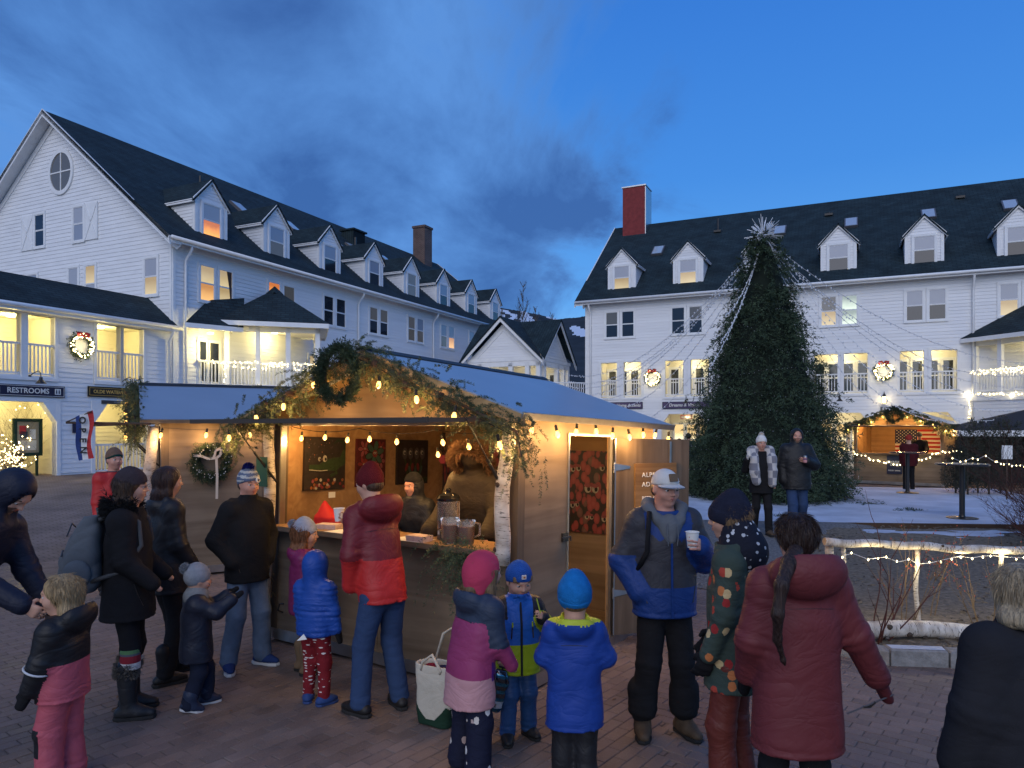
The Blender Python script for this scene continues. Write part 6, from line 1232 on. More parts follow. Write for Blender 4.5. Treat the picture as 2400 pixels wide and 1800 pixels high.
for x, z, w, h, c in ((-0.15, 1.95, 0.2, 0.26, (0.5, 0.05, 0.05)), (-0.12, 1.8, 0.22, 0.2, (0.06, 0.08, 0.1)), (0.14, 1.82, 0.18, 0.3, (0.7, 0.7, 0.65)), (0.0, 1.48, 0.5, 0.3, (0.65, 0.62, 0.5))): k = MB(); k.box(x - w / 2, -0.016, z - h / 2, x + w / 2, -0.011, z + h / 2); k.build('notice_sheet', mat('sheet_%d' % int(c[0] * 100), c, rough=0.7), BC)
k = MB(); k.box(-0.3, -0.03, 0.4, -0.24, 0.03, 1.15); k.box(0.24, -0.03, 0.4, 0.3, 0.03, 1.15); k.build('leg', SGRN, BC)
wall_sign('r', RM4, 0.73, 3.18, 3.0, 3.36, 0.05, 'purple sign for gifts and home accents on the right building', PURP, NAVY, [('Gifts', -0.75, 0, 0.22, 0.25), ('Home Accents', 0.45, 0, 0.22, 0.25)], LETW, 0.0, bt=0.03)
wall_sign('r', RM4, 4.23, 6.7, 2.98, 3.34, 0.05, 'purple sign partly behind the tree on the right building', PURP, NAVY, [('Dreams & Visions', -0.1, 0, 0.22, 0.25)], LETW, 0.0, bt=0.03)
wall_sign('r', RM4, 14.33, 14.62, 2.72, 2.96, 0.05, 'small house number plate below the wall lantern', mat('plate_grey', (0.12, 0.13, 0.12), rough=0.6), None, [('31', 0, 0, 0.18, 0)], LETW)
wall_sign('r', RM4, 4.95, 5.55, 2.45, 2.66, -1.0, 'small red bordered sign hanging in the shop arch', LETW, mat('sign_red', (0.5, 0.03, 0.02), rough=0.5), [], LETW, 0.0, bt=0.03)
def gooseneck(M4, s, z, label):
 G = empty('gooseneck_lamp', (0, 0, 0), 0, label, 'lamp'); G.matrix_basis = M4 @ Matrix.Translation((s, 0, z)); k = MB(); k.lathe([(0.05, 0), (0.05, 0.03)], 10, M=Matrix.Rotation(R(90), 4, 'X')); k.tube([(0, 0, 0), (0, -0.2, 0.10), (0.02, -0.4, 0.16), (0.03, -0.5, 0.10), (0.03, -0.52, -0.05)], 0.014, 6); k.build('arm', BLACKM, G)
 k = MB(); k.lathe([(0.15, -0.22), (0.05, -0.10), (0.045, -0.03)], 14, (0.03, -0.52, 0)); k.build('shade', BLACKM, G)
gooseneck(LM4, -5.0, 3.55, 'black gooseneck lamp above the restrooms sign'); gooseneck(LM4, -2.0, 3.55, 'black gooseneck lamp above the gold lettered sign'); gooseneck(RM4, 5.5, 3.45, 'black gooseneck lamp above the purple sign by the tree'); gooseneck(RM4, 12.6, 3.45, 'black gooseneck lamp on the wall right of the tree')
LN = empty('wall_lantern', (0, 0, 0), 0, 'lit black wall lantern over the house number', 'lantern'); LN.matrix_basis = RM4 @ Matrix.Translation((14.48, -0.16, 3.22)); k = MB(); k.lathe([(0.10, 0.22), (0.02, 0.36), (0.01, 0.44)], 8); k.lathe([(0.09, -0.12), (0.1, -0.1)], 8)
for i in range(4): a = i * math.pi / 2; k.bar((0.085 * math.cos(a), 0.085 * math.sin(a), -0.1), (0.095 * math.cos(a), 0.095 * math.sin(a), 0.22), 0.014)
k.box(-0.02, 0, 0.1, 0.02, 0.16, 0.14); k.build('cage', BLACKM, LN); k = MB(); k.lathe([(0.06, -0.09), (0.075, 0.2)], 10); k.build('glass', emis('lantern_glow', (1, 0.78, 0.4), 6), LN); point_light(LN, (0, -0.15, 0.05), 5, (1, 0.78, 0.4), 0.06)
for lb, M4, s, z, sd in (('lit wreath with red bow on the left arcade wall', LM4, -3.47, 4.62, 1), ('lit wreath with red bow between the left galleries of the inn', RM4, 3.72, 4.60, 2), ('lit wreath with red bow right of the tree on the inn', RM4, 14.46, 4.60, 3)):
 p = M4 @ Vector((s, -0.1, z)); make_wreath(lb, p, M4.to_euler().z, 0.32 if sd == 1 else 0.34, 0.09, 300 + sd, GREEN_N, lights=70, bow=True, n=200, full=False, power=3.0, group='lit wreaths on the buildings')
# open flag on the second stall, with its pole
OF = empty('open_flag', (0, 0, 0), 0, 'blue white and red OPEN flag hanging by the second stall', 'flag'); p = at(205, 968, 9.0); OF.location = p; k = MB(); k.tube([(-0.27, 0, -0.115), (0.05, 0.0, 0.02)], 0.008, 6); k.tube([(-0.27, 0.0, -0.12), (0.62, 0.35, -0.135)], 0.016, 6); k.build('pole', TWIG, OF)
for i, (m_) in enumerate((mat('flag_cloth_blue', (0.02, 0.045, 0.17), rough=0.8), mat('flag_cloth_white', (0.62, 0.62, 0.62), rough=0.8), mat('flag_cloth_red', (0.42, 0.03, 0.03), rough=0.8))):
 x0 = -0.15 + (0, 0.06, 0.145)[i]; x1 = -0.15 + (0.06, 0.145, 0.205)[i]; V = []; n = 14
 for j in range(n + 1):
  t = j / n; z = -0.05 - 0.55 * t + 0.42 * 0.0
  for x in (x0, x1): V.append((x + 0.02 * t + 0.015 * math.sin(t * 7), 0.02 * math.sin(t * 5 + x * 20), z + (x + 0.15) * 0.42 * (1 - 0.6 * t)))
 mesh_obj('flag_stripe', V, [[2 * j, 2 * j + 1, 2 * j + 3, 2 * j + 2] for j in range(n)], m_, OF)
for i, ch_ in enumerate('OPEN'): text_obj('lettering', ch_, 0.115, SBLK, OF, (-0.05 + 0.004 * i, -0.03, -0.09 - 0.125 * i), rot=(R(90), R(90), 0), bold=0.003)
# planters by the arcade
for i, (px, py, Y) in enumerate(((30, 1075, 21.0), (150 * 0 + 42, 1040, 22.0))):
 p = at(px, py, Y); B = empty('lit_bush', (p.x, p.y, gz(p.x, p.y)), 0, ['low bush wrapped in warm lights before the left arcade', 'tall thin shrub with warm lights under the left arcade'][i], 'shrub'); t = twig_mesh((0, 0, 0), 26 if i == 0 else 14, 0.8 if i == 0 else 1.5, 0.5 if i == 0 else 0.15, 140 + i, r=0.008, sub=5); t.build('twig', TWIG, B); rn = random.Random(i); bb = MB()
 for q in range(150 if i == 0 else 40):
  c = Vector(rn.choice(t.v)); bb.lathe([(0.004, -0.02), (0.02, 0), (0.004, 0.02)], 5, c)
 bo = bb.build('fairy_bulb', MINI, B); bo['kind'] = 'stuff'; point_light(B, (0.1, -0.3, 0.5), 3, WARMW, 0.1)
# bare birches on the rise behind the gazebo
for i, (px, py, Y, h, lb) in enumerate(((1222, 720, 62, 14.6, 'tallest bare tree behind the gazebo'), (1175, 735, 66, 12.9, 'thin bare tree behind the gazebo left of the tall one'), (1258, 735, 60, 12.0, 'thin bare tree behind the gazebo right of the tall one'), (1298, 740, 64, 12.2, 'slim bare tree at the gap beside the red chimney building'))):
 x = (px - 1200) / FPX * Y; B = empty('bare_tree', (x, Y, 0), 0, lb, 'tree'); rnd = random.Random(i + 5); mb = MB(); tr = [Vector((0.15 * math.sin(t * 2 + i), 0, h * t)) for t in np.linspace(0, 1, 12)]; mb.tube(tr, [0.06 * (1 - t) + 0.012 for t in np.linspace(0, 1, 12)], 5); mb.build('trunk', mat('pale_bark', (0.16, 0.14, 0.12), rough=0.9), B); cb = MB()
 for q in range(60):
  t = rnd.uniform(0.35, 0.98); p = Vector((0.15 * math.sin(t * 2 + i), 0, h * t)); a = rnd.uniform(0, 6.28); d = Vector((math.cos(a), math.sin(a), rnd.uniform(1.0, 2.4))).normalized(); l = (1.1 - t) * h * 0.30; m1_ = p + d * l * 0.5; e = m1_ + (d + Vector((0, 0, 0.5))).normalized() * l * 0.5; cb.tube([p, m1_, e], [0.03, 0.02, 0.008], 3, cap=False)
  for w in range(4): s_ = p + (e - p) * rnd.uniform(0.3, 0.95); cb.tube([s_, s_ + Vector((rnd.uniform(-1, 1), rnd.uniform(-1, 1), rnd.uniform(0.4, 1.4))) * l * 0.22], [0.014, 0.006], 3, cap=False)
 cb.build('crown', mat('pale_twig', (0.10, 0.085, 0.075), rough=0.9), B)['kind'] = 'stuff'
# ================================================================== people: signed-distance bodies and clothes meshed with surface nets
def rcone_d(p, a, b, r1, r2):
 ba = b - a; l2 = float(ba @ ba)
 if l2 < 1e-10: return np.linalg.norm(p - a, axis=-1) - max(r1, r2)
 rr = r1 - r2; a2 = l2 - rr * rr; il2 = 1 / l2
 if a2 <= 0: return np.linalg.norm(p - (a if r1 > r2 else b), axis=-1) - max(r1, r2)
 pa = p - a; y = pa @ ba; z = y - l2; q = pa * l2 - y[..., None] * ba; x2 = np.sum(q * q, -1); y2 = y * y * l2; z2 = z * z * l2; k = np.sign(rr) * rr * rr * x2
 d = (np.sqrt(x2 * a2 * il2) + y * rr) * il2 - r1
 d = np.where(np.sign(y) * a2 * y2 < k, np.sqrt(x2 + y2) * il2 - r1, d)
 return np.where(np.sign(z) * a2 * z2 > k, np.sqrt(x2 + z2) * il2 - r2, d)
def rotm(yaw=0, pitch=0, roll=0):
 cy, sy, cp, sp, cr, sr = math.cos(yaw), math.sin(yaw), math.cos(pitch), math.sin(pitch), math.cos(roll), math.sin(roll)
 return np.array(((cy, -sy, 0), (sy, cy, 0), (0, 0, 1))) @ np.array(((cp, 0, sp), (0, 1, 0), (-sp, 0, cp))) @ np.array(((1, 0, 0), (0, cr, -sr), (0, sr, cr)))
EDG = [(0, 1), (2, 3), (4, 5), (6, 7), (0, 2), (1, 3), (4, 6), (5, 7), (0, 4), (1, 5), (2, 6), (3, 7)]
COR = np.array([(i & 1, (i >> 1) & 1, (i >> 2) & 1) for i in range(8)])
class SDF:
 def __init__(s, lo, hi, h):
  s.lo = np.array(lo, float) - 2.5 * h; s.h = h; s.n = np.maximum(4, np.ceil((np.array(hi) + 2.5 * h - s.lo) / h).astype(int) + 1); s.f = np.full(s.n, 0.25, np.float32)
  s.ax = [s.lo[i] + h * np.arange(s.n[i]) for i in range(3)]
 def blk(s, lo, hi):
  sl = []
  for i in range(3):
   a = int(np.clip(np.floor((lo[i] - s.lo[i]) / s.h), 0, s.n[i] - 1)); b = int(np.clip(np.ceil((hi[i] - s.lo[i]) / s.h) + 1, a + 1, s.n[i])); sl.append(slice(a, b))
  g = np.stack(np.meshgrid(*[s.ax[i][sl[i]] for i in range(3)], indexing='ij'), -1); return tuple(sl), g
 def op(s, fn, lo, hi, k, sub=False, m=0.06):
  m = max(m, 2 * k); sl, g = s.blk(np.array(lo) - m, np.array(hi) + m); d = fn(g); a = s.f[sl]
  if sub:
   d = -d; h = np.maximum(k - np.abs(a - d), 0) / max(k, 1e-6); s.f[sl] = np.maximum(a, d) + h * h * k * 0.25
  else:
   h = np.maximum(k - np.abs(a - d), 0) / max(k, 1e-6); s.f[sl] = np.minimum(a, d) - h * h * k * 0.25
  return s
 def cone(s, a, b, ra, rb, k=0.02, sub=False):
  a, b = np.array(a, float), np.array(b, float); r = max(ra, rb); return s.op(lambda p: rcone_d(p, a, b, ra, rb), np.minimum(a, b) - r, np.maximum(a, b) + r, k, sub)
 def chain(s, pts, rs, k=0.02, sub=False):
  for i in range(len(pts) - 1): s.cone(pts[i], pts[i + 1], rs[i], rs[i + 1], k, sub)
  return s
 def ell(s, c, r, k=0.02, sub=False, rot=None):
  c, r = np.array(c, float), np.array(r, float); m = float(max(r))
  def fn(p):
   q = p - c
   if rot is not None: q = q @ rot
   k0 = np.linalg.norm(q / r, axis=-1); k1 = np.linalg.norm(q / (r * r), axis=-1); return k0 * (k0 - 1) / np.maximum(k1, 1e-6)
  return s.op(fn, c - m, c + m, k, sub)
 def loft(s, st, k=0.02, pw=2.4, sub=False, top=0.0):
  """st: (z, cx, cy, rx, ry) from low to high; flat cut at both ends."""
  st = np.array(st, float); zz = np.linspace(st[0, 0], st[-1, 0], 64); cols = []
  for c in range(1, 5):
   v = np.interp(zz, st[:, 0], st[:, c]); 
   for _ in range(3): v[1:-1] = (v[:-2] + 2 * v[1:-1] + v[2:]) / 4
   cols.append(v)
  def fn(p):
   z = p[..., 2]; cx, cy, rx, ry = [np.interp(z, zz, c) for c in cols]
   q = (np.abs((p[..., 0] - cx) / rx) ** pw + np.abs((p[..., 1] - cy) / ry) ** pw) ** (1 / pw); d = (q - 1) * np.minimum(rx, ry)
   return np.maximum(d, np.maximum(st[0, 0] - z, z - st[-1, 0]))
  R_ = max(st[:, 3].max(), st[:, 4].max()); return s.op(fn, (st[:, 1].min() - R_, st[:, 2].min() - R_, st[0, 0]), (st[:, 1].max() + R_, st[:, 2].max() + R_, st[-1, 0]), k, sub)
 def cut(s, n, d):
  """Keeps the side where n.p < d."""
  n = np.array(n, float); n /= np.linalg.norm(n); g = s.ax[0][:, None, None] * n[0] + s.ax[1][None, :, None] * n[1] + s.ax[2][None, None, :] * n[2]; s.f = np.maximum(s.f, g - d); return s
 def wrinkle(s, A, fr=22.0, seed=0, puff=0.0, pz=0.07, pz0=0.0):
  x, y, z = s.ax[0][:, None, None], s.ax[1][None, :, None], s.ax[2][None, None, :]; r = np.random.default_rng(seed).uniform(0, 6, 9)
  if A:
   rg = lambda q: (1 - np.abs(np.sin(q))) ** 2
   w = rg(0.5 * fr * (0.35 * x + 0.5 * y + 0.9 * z) + 1.3 * np.sin(9 * x + r[0]) + 1.1 * np.sin(8 * y + r[1]) + r[2]); w = w + 0.8 * rg(0.42 * fr * (-0.75 * y + 0.6 * z + 0.4 * x) + 1.4 * np.sin(7 * z + r[3]) + r[4]); w = w + 0.5 * rg(0.8 * fr * (0.7 * z - 0.4 * x + 0.3 * y) + 1.4 * np.sin(13 * y + r[5])) - 0.6
   s.f += (A * 0.5 * w).astype(np.float32)
  if puff: s.f -= (puff * (np.sqrt(np.abs(np.sin(np.pi * (z - pz0) / pz + 0.25 * np.sin(9 * y + r[6]) + 0.2 * np.sin(8 * x)))) - 0.6)).astype(np.float32) * np.ones_like(s.f)
  return s
 def bunch(s, a, b, t0, wd, amp, per, rad):
  """Cloth bunched in rings across a limb near the point t0 of a-b."""
  a, b = np.array(a, float), np.array(b, float); ax = b - a; l = np.linalg.norm(ax); ax = ax / l; c = a + ax * l * t0; m = rad + wd * 2; sl, g = s.blk(c - m, c + m); q = g - c; d = q @ ax; r = q - d[..., None] * ax; rr = np.linalg.norm(r, axis=-1); sk = r[..., 0] * 2.2 - r[..., 1] * 1.4
  s.f[sl] += (amp * (1 - np.abs(np.sin(np.pi * (d + 0.35 * sk * per * 6) / per)) - 0.4) * np.exp(-(d / wd) ** 2) * np.clip(1.6 - rr / rad, 0, 1)).astype(np.float32); return s
 def seam(s, z0, w=0.008, amp=0.005):
  z = s.ax[2][None, None, :]; s.f += (amp * np.exp(-((z - z0) / w) ** 2)).astype(np.float32); return s
 def mesh(s):
  f = s.f; f[0] = f[-1] = 1; f[:, 0] = f[:, -1] = 1; f[:, :, 0] = f[:, :, -1] = 1
  ins = f < 0; c = [ins[x:s.n[0] - 1 + x, y:s.n[1] - 1 + y, z:s.n[2] - 1 + z] for x, y, z in COR]; cnt = sum(q.astype(np.int8) for q in c); msk = (cnt > 0) & (cnt < 8); ijk = np.argwhere(msk)
  if not len(ijk): return np.zeros((0, 3)), np.zeros((0, 4), int)
  vals = np.stack([f[ijk[:, 0] + x, ijk[:, 1] + y, ijk[:, 2] + z] for x, y, z in COR], 1); acc = np.zeros((len(ijk), 3)); num = np.zeros(len(ijk))
  for a, b in EDG:
   fa, fb = vals[:, a], vals[:, b]; x = (fa < 0) != (fb < 0); t = np.where(x, fa / np.where(x, fa - fb, 1), 0)[:, None]; acc += np.where(x[:, None], COR[a] * (1 - t) + COR[b] * t, 0); num += x
  V = s.lo + s.h * (ijk + acc / num[:, None]); idx = np.full(msk.shape, -1, int); idx[msk] = np.arange(len(ijk)); F = []
  for ax in range(3):
   o = [(0, 0, 0)] * 4; u, v = [(1, 2), (2, 0), (0, 1)][ax]; sl0 = [slice(None)] * 3; sl1 = [slice(None)] * 3; sl0[ax] = slice(0, -1); sl1[ax] = slice(1, None); A, B = ins[tuple(sl0)], ins[tuple(sl1)]; e = np.argwhere(A != B); e = e[(e[:, u] > 0) & (e[:, v] > 0) & (e[:, u] < s.n[u] - 1) & (e[:, v] < s.n[v] - 1)]
   def cell(du, dv): q = e.copy(); q[:, u] += du; q[:, v] += dv; return idx[q[:, 0], q[:, 1], q[:, 2]]
   q = np.stack([cell(-1, -1), cell(0, -1), cell(0, 0), cell(-1, 0)], 1); fl = ~A[e[:, 0], e[:, 1], e[:, 2]]; q[fl] = q[fl][:, ::-1]; F.append(q)
  return V, np.concatenate(F)
 def build(s, name, mats, parent, mfun=None, smooth=True, relax=1):
  V, F = s.mesh()
  if not len(V): return None
  for _ in range(relax):
   acc = np.zeros_like(V); n = np.zeros(len(V))
   for i in range(4): np.add.at(acc, F[:, i], V[F[:, (i + 1) % 4]] + V[F[:, (i - 1) % 4]]); np.add.at(n, F[:, i], 2)
   V = V * 0.5 + 0.5 * acc / n[:, None]
  mi = None
  if mfun is not None: mi = mfun(V[F].mean(1)).astype(int).tolist()
  return mesh_obj(name, V, F, mats, parent, mi, smooth)
# ------------------------------------------------------------------ cloth, skin and hair
def fabric(name, c, rough=0.85, spec=0.15, fold=0.6, weave=0.12, wsc=240.0, var=0.12, fsc=5.0, sheen=0.0):
 """Cloth: crumpled folds, a fine weave and slight fading."""
 if name in MATS: return MATS[name]
 m = mat(name, c, rough=rough, spec=spec, var=var, vscale=5, sheen=sheen); nt = m.node_tree; N = nt.nodes.new; L = nt.links.new; b = nt.nodes['Principled BSDF']; tc = N('ShaderNodeTexCoord')
 def nz(sc, st, det, dis):
  mp = N('ShaderNodeMapping'); mp.inputs['Scale'].default_value = st; L(tc.outputs['Object'], mp.inputs[0]); n = N('ShaderNodeTexNoise'); n.inputs['Scale'].default_value = sc; n.inputs['Detail'].default_value = det; n.inputs['Distortion'].default_value = dis; L(mp.outputs[0], n.inputs['Vector']); return n.outputs['Fac']
 def mt(op, x, y):
  n = N('ShaderNodeMath'); n.operation = op; L(x, n.inputs[0]); n.inputs[1].default_value = y; return n.outputs[0]
 h = mt('POWER', mt('MULTIPLY', mt('ABSOLUTE', mt('SUBTRACT', nz(fsc, (1, 1, 1.7), 3, 1.6), 0.5), 0), 2.0), 0.6)
 b1 = N('ShaderNodeBump'); b1.inputs['Strength'].default_value = fold; b1.inputs['Distance'].default_value = 0.035; L(h, b1.inputs['Height'])
 b2 = N('ShaderNodeBump'); b2.inputs['Strength'].default_value = weave; b2.inputs['Distance'].default_value = 0.004; L(nz(wsc, (1, 1, 1), 2, 0), b2.inputs['Height']); L(b1.outputs[0], b2.inputs['Normal']); L(b2.outputs[0], b.inputs['Normal']); return m
def cloth(name, c, bump=0.25, var=0.12): return fabric(name, c, 0.9, 0.12, 0.16, bump, 260.0, var, 3.5)
def nylon(name, c, rough=0.5): return fabric(name, c, rough, 0.3, 0.2, 0.08, 140.0, 0.08, 3.5)
def knit(name, c, sc=60): m = mat(name, c, rough=0.95, spec=0.1, var=0.15, vscale=25, bump=0.4, bscale=150); return wave_bump(m, sc, 0.3, 'X', 0.004, 1.0)
def hairm(name, c): return mat(name, c, rough=0.5, spec=0.35, var=0.5, vscale=1.0, stretch=(60, 60, 5), bump=0.8, bscale=1.6)
SKIN = mat('skin_fair', (0.50, 0.28, 0.20), rough=0.5, spec=0.35, var=0.10, vscale=12); SKIN2 = mat('skin_rosy', (0.52, 0.26, 0.19), rough=0.5, spec=0.35, var=0.12, vscale=14)
LIP = mat('lips', (0.36, 0.12, 0.10), rough=0.45); EYEW = mat('eye_white', (0.62, 0.60, 0.58), rough=0.2, spec=0.6); IRIS = mat('iris', (0.02, 0.016, 0.012), rough=0.15, spec=0.8); BROWN_H = hairm('hair_brown', (0.055, 0.032, 0.020)); DARK_H = hairm('hair_dark', (0.018, 0.012, 0.010)); BLOND_H = hairm('hair_blond', (0.34, 0.235, 0.12)); RED_H = hairm('hair_auburn', (0.17, 0.07, 0.03)); GREY_H = hairm('hair_grey_blond', (0.34, 0.265, 0.17)); DKBLOND_H = hairm('hair_dark_blond', (0.16, 0.10, 0.05)); STUB = mat('stubble', (0.20, 0.115, 0.08), rough=0.7, var=0.2, vscale=90)
BLKC = cloth('black_cloth', (0.014, 0.014, 0.016)); BLKN = nylon('black_nylon', (0.016, 0.016, 0.019)); NAVYC = cloth('navy_cloth', (0.015, 0.019, 0.036)); DENIM = cloth('denim_blue', (0.030, 0.055, 0.125), bump=0.4); DENIML = cloth('denim_faded', (0.105, 0.145, 0.215), bump=0.4, var=0.3); BLKL = mat('black_leather', (0.014, 0.013, 0.013), rough=0.5, var=0.2, vscale=20); GLOVE = cloth('black_glove', (0.012, 0.012, 0.014))
BRNB = mat('brown_boot', (0.075, 0.050, 0.030), rough=0.7, var=0.3, vscale=20); RUB = mat('rubber_sole', (0.02, 0.02, 0.02), rough=0.8); WSOLE = mat('white_sole', (0.55, 0.55, 0.55), rough=0.6)
def fur(parent, name, P, D, L, m, rng, n=6, w=0.0022, nl=0.03, sp=0.5): V, F = needle_mesh(P, D, L, rng, n=n, nl=nl, nw=w, spread=sp); return mesh_obj(name, V, F, m, parent)
def hand_chain(S, w, d, n, t, s, curl=0.5, thumb=0.6, spread=0.1, inflate=0.0, k=0.006):
 """Palm and five fingers: w wrist, d towards the knuckles, n out of the palm, t towards the thumb."""
 w, d, n, t = [np.array(q, float) for q in (w, d, n, t)]; d = unit(d); n = unit(n - d * (n @ d)); t = np.cross(d, n) * (1 if np.cross(d, n) @ t > 0 else -1); r = 0.0088 * s + inflate
 for i in range(4):
  o = (1.5 - i) * 0.0195 * s; k0 = w + t * o * 0.55; k1 = w + d * (0.085 - 0.004 * abs(i - 1)) * s + t * o; S.cone(k0, k1, 0.0145 * s + inflate, 0.0115 * s + inflate, 0.012); q = k1; dd = d + t * (1.5 - i) * spread
  for j, l in enumerate((0.040, 0.027, 0.021)):
   a = curl * (0.75 + 0.35 * j) * (1 + 0.08 * i); dd = unit(dd) * math.cos(a) + n * math.sin(a); e = q + unit(dd) * l * s * (0.92, 1.0, 0.95, 0.78)[i]; S.cone(q, e, r * (1 - 0.06 * j), r * (0.94 - 0.08 * j), k); q = e
 b = w + d * 0.022 * s + t * 0.024 * s; m1 = b + (d * 0.55 + t * 0.65 + n * thumb) * 0.038 * s; m2 = m1 + (d * 0.8 + t * 0.05 + n * thumb * 1.1) * 0.030 * s; S.cone(b, m1, 0.0135 * s + inflate, 0.0105 * s + inflate, 0.012); S.cone(m1, m2, 0.0105 * s + inflate, 0.0085 * s + inflate, k)
def mitten(S, w, d, n, t, s, k=0.015):
 w, d, n, t = [np.array(q, float) for q in (w, d, n, t)]; d = unit(d); t = unit(t - d * (t @ d)); nn = np.cross(d, t)
 for o in (-0.018, 0.0, 0.018): S.cone(w + t * o * s, w + d * 0.135 * s + t * o * 0.8 * s + n * 0.02 * s, 0.026 * s, 0.021 * s, k)
 S.cone(w + d * 0.03 * s + t * 0.03 * s, w + d * 0.085 * s + t * 0.058 * s, 0.018 * s, 0.014 * s, k)
def person(label, loc, face, h=1.75, kid=0.0, sw=1.0, lean=0.0, side=0.0, head=(0, 0), legs=None, arms=None, coat=None, pants=None, shoes=None, hat=None, hair=None, hands=(None, None), skin=None, vox=None, facial=True, beard=False, extra=None, seed=0, group='people in the square', neck_dx=0.0, seated=0.0):
 """arms: per side (upper dir, forearm dir) in the person's frame, x ahead, y to the left. legs: per side (x, y, yaw, knee)."""
 z0 = loc[2] if len(loc) > 2 else 0.0; P = empty('person', (loc[0], loc[1], z0), R(face), label, 'person', group); s = h / 1.75; Y = loc[1]; vx = vox or float(np.clip(Y * 0.0026, 0.0098, 0.016)); rng = np.random.default_rng(seed + 1); skin = skin or SKIN
 hh = h * (0.130 + 0.060 * kid); zs = h - hh * (1.36 - 0.14 * kid); zh = h * (0.50 - 0.035 * kid); hc = np.array((lean * 1.12 + neck_dx + 0.02 * s, side * 1.1, h - hh / 2)); Rh = rotm(R(head[0]), R(head[1])); H = lambda x, y, z: hc + Rh @ (np.array((x, y, z)) * hh)
 cx = lambda z: lean * max(0, (z - zh) / (zs - zh)); cy = lambda z: side * max(0, (z - zh) / (zs - zh)); ls = s * (1 - 0.10 * kid); sj = [np.array((cx(zs) - 0.01 * s, cy(zs) + sg * 0.168 * s * sw, zs - 0.025 * s)) for sg in (1, -1)]
 arms = arms or [((0.05, 0.12, -1), (0.25, 0.0, -1)), ((0.05, -0.12, -1), (0.25, 0, -1))]; El, Wr, Fd = [], [], []
 for i in range(2):
  u, f = unit(np.array(arms[i][0], float)), unit(np.array(arms[i][1], float)); e = sj[i] + u * 0.285 * ls; w = e + f * 0.245 * ls; El.append(e); Wr.append(w); Fd.append(f)
 legs = legs or [(0.02, 0.10, 8, 0.02), (-0.02, -0.10, -8, 0.02)]; Kn, An, Hp = [], [], []
 for i, (fx, fy, fyaw, kb) in enumerate(legs):
  hp = np.array((0, (0.085 if i == 0 else -0.085) * s, zh)); an = np.array((fx * s, fy * s, 0.085 * s)); kn = (hp + an) / 2 + np.array((kb * s + 0.015 * s, 0, 0.01)); Hp.append(hp); An.append(an); Kn.append(kn)
 # ---------------------------------------------------------- body: head, neck, hands and what lies under the clothes, one surface
 lo = np.min([hc - hh * 0.75, An[0], An[1], *El, *Wr, *sj], 0) - 0.13 * s; hi = np.max([hc + hh * 0.75, *El, *Wr, *sj], 0) + 0.13 * s
 for i in range(2): lo, hi = np.minimum(lo, Wr[i] + Fd[i] * 0.2 * s - 0.05), np.maximum(hi, Wr[i] + Fd[i] * 0.2 * s + 0.05)
 B = SDF(lo, hi, vx * (0.85 if facial else 1.15)); k = 0.03 * hh / 0.22
 B.ell(H(-0.03, 0, 0.13), hh * np.array((0.43, 0.345, 0.37)), k, rot=Rh); B.ell(H(0.09, 0, -0.12), hh * np.array((0.31, 0.285 + 0.03 * kid, 0.36)), k, rot=Rh); B.ell(H(0.24, 0, -0.40), hh * np.array((0.10, 0.12, 0.09)), k, rot=Rh)
 if facial:
  for sg in (-1, 1):
   B.ell(H(0.25, sg * 0.16, -0.13), hh * np.array((0.12, 0.11 + 0.03 * kid, 0.11)), k, rot=Rh); B.ell(H(0.46, sg * 0.155, 0.025), hh * np.array((0.095, 0.095, 0.06)), k * 0.6, True, Rh); B.ell(H(-0.03, sg * 0.355, -0.02), hh * np.array((0.085, 0.035, 0.135)), k * 0.3, rot=Rh)
  B.cone(H(0.385, -0.14, 0.11), H(0.385, 0.14, 0.11), 0.04 * hh, 0.04 * hh, k * 0.6); nl = 1 - 0.35 * kid
  B.cone(H(0.40, 0, 0.05), H(0.44 + 0.055 * nl, 0, -0.105), 0.030 * hh, 0.046 * hh, k * 0.45)
  for sg in (-1, 1): B.ell(H(0.43, sg * 0.05, -0.125), hh * np.array((0.05, 0.035, 0.032)), k * 0.3, rot=Rh)
  B.ell(H(0.37, 0, -0.24), hh * np.array((0.05, 0.10, 0.05)), k * 0.5, rot=Rh)
 nb = np.array((cx(zs) - 0.01 * s, cy(zs), zs + 0.0 * s)); B.cone(H(-0.06, 0, -0.22), nb, 0.255 * hh * (1 - 0.1 * kid), 0.30 * hh, k); B.chain([nb, np.array((cx((zs + zh) / 2), 0, (zs + zh) / 2)), np.array((0, 0, zh))], [0.08 * s, 0.07 * s, 0.07 * s], 0.03)
 for i in range(2):
  B.chain([nb, sj[i], El[i], Wr[i]], [0.05 * s, 0.04 * s, 0.028 * ls, 0.023 * ls], 0.02); B.chain([np.array((0, 0, zh)), Hp[i], Kn[i], An[i]], [0.06 * s, 0.05 * s, 0.035 * s, 0.03 * s], 0.02)
  hd = hands[i]
  if hd and hd.get('bare', True) and not hd.get('mat'): hand_chain(B, Wr[i], hd.get('d', Fd[i]), hd['n'], hd['t'], ls * 1.02, hd.get('curl', 0.5), hd.get('thumb', 0.6))
  elif hd is None: B.cone(Wr[i], Wr[i] + Fd[i] * 0.06 * ls, 0.024 * ls, 0.022 * ls, 0.01)
 mt = [skin, STUB]; bf = None
 if beard: bf = lambda c: (lambda q: ((q[:, 2] < -0.14) & (q[:, 0] > -0.02) & (q[:, 2] > -0.6) & ~((q[:, 2] > -0.29) & (q[:, 2] < -0.19) & (np.abs(q[:, 1]) < 0.1) & (q[:, 0] > 0.36))) | ((q[:, 2] < 0.02) & (q[:, 0] < 0.12) & (q[:, 0] > -0.02) & (q[:, 2] > -0.5)))(((c - hc) @ Rh) / hh)
 body = B.build('body', mt if beard else skin, P, bf)
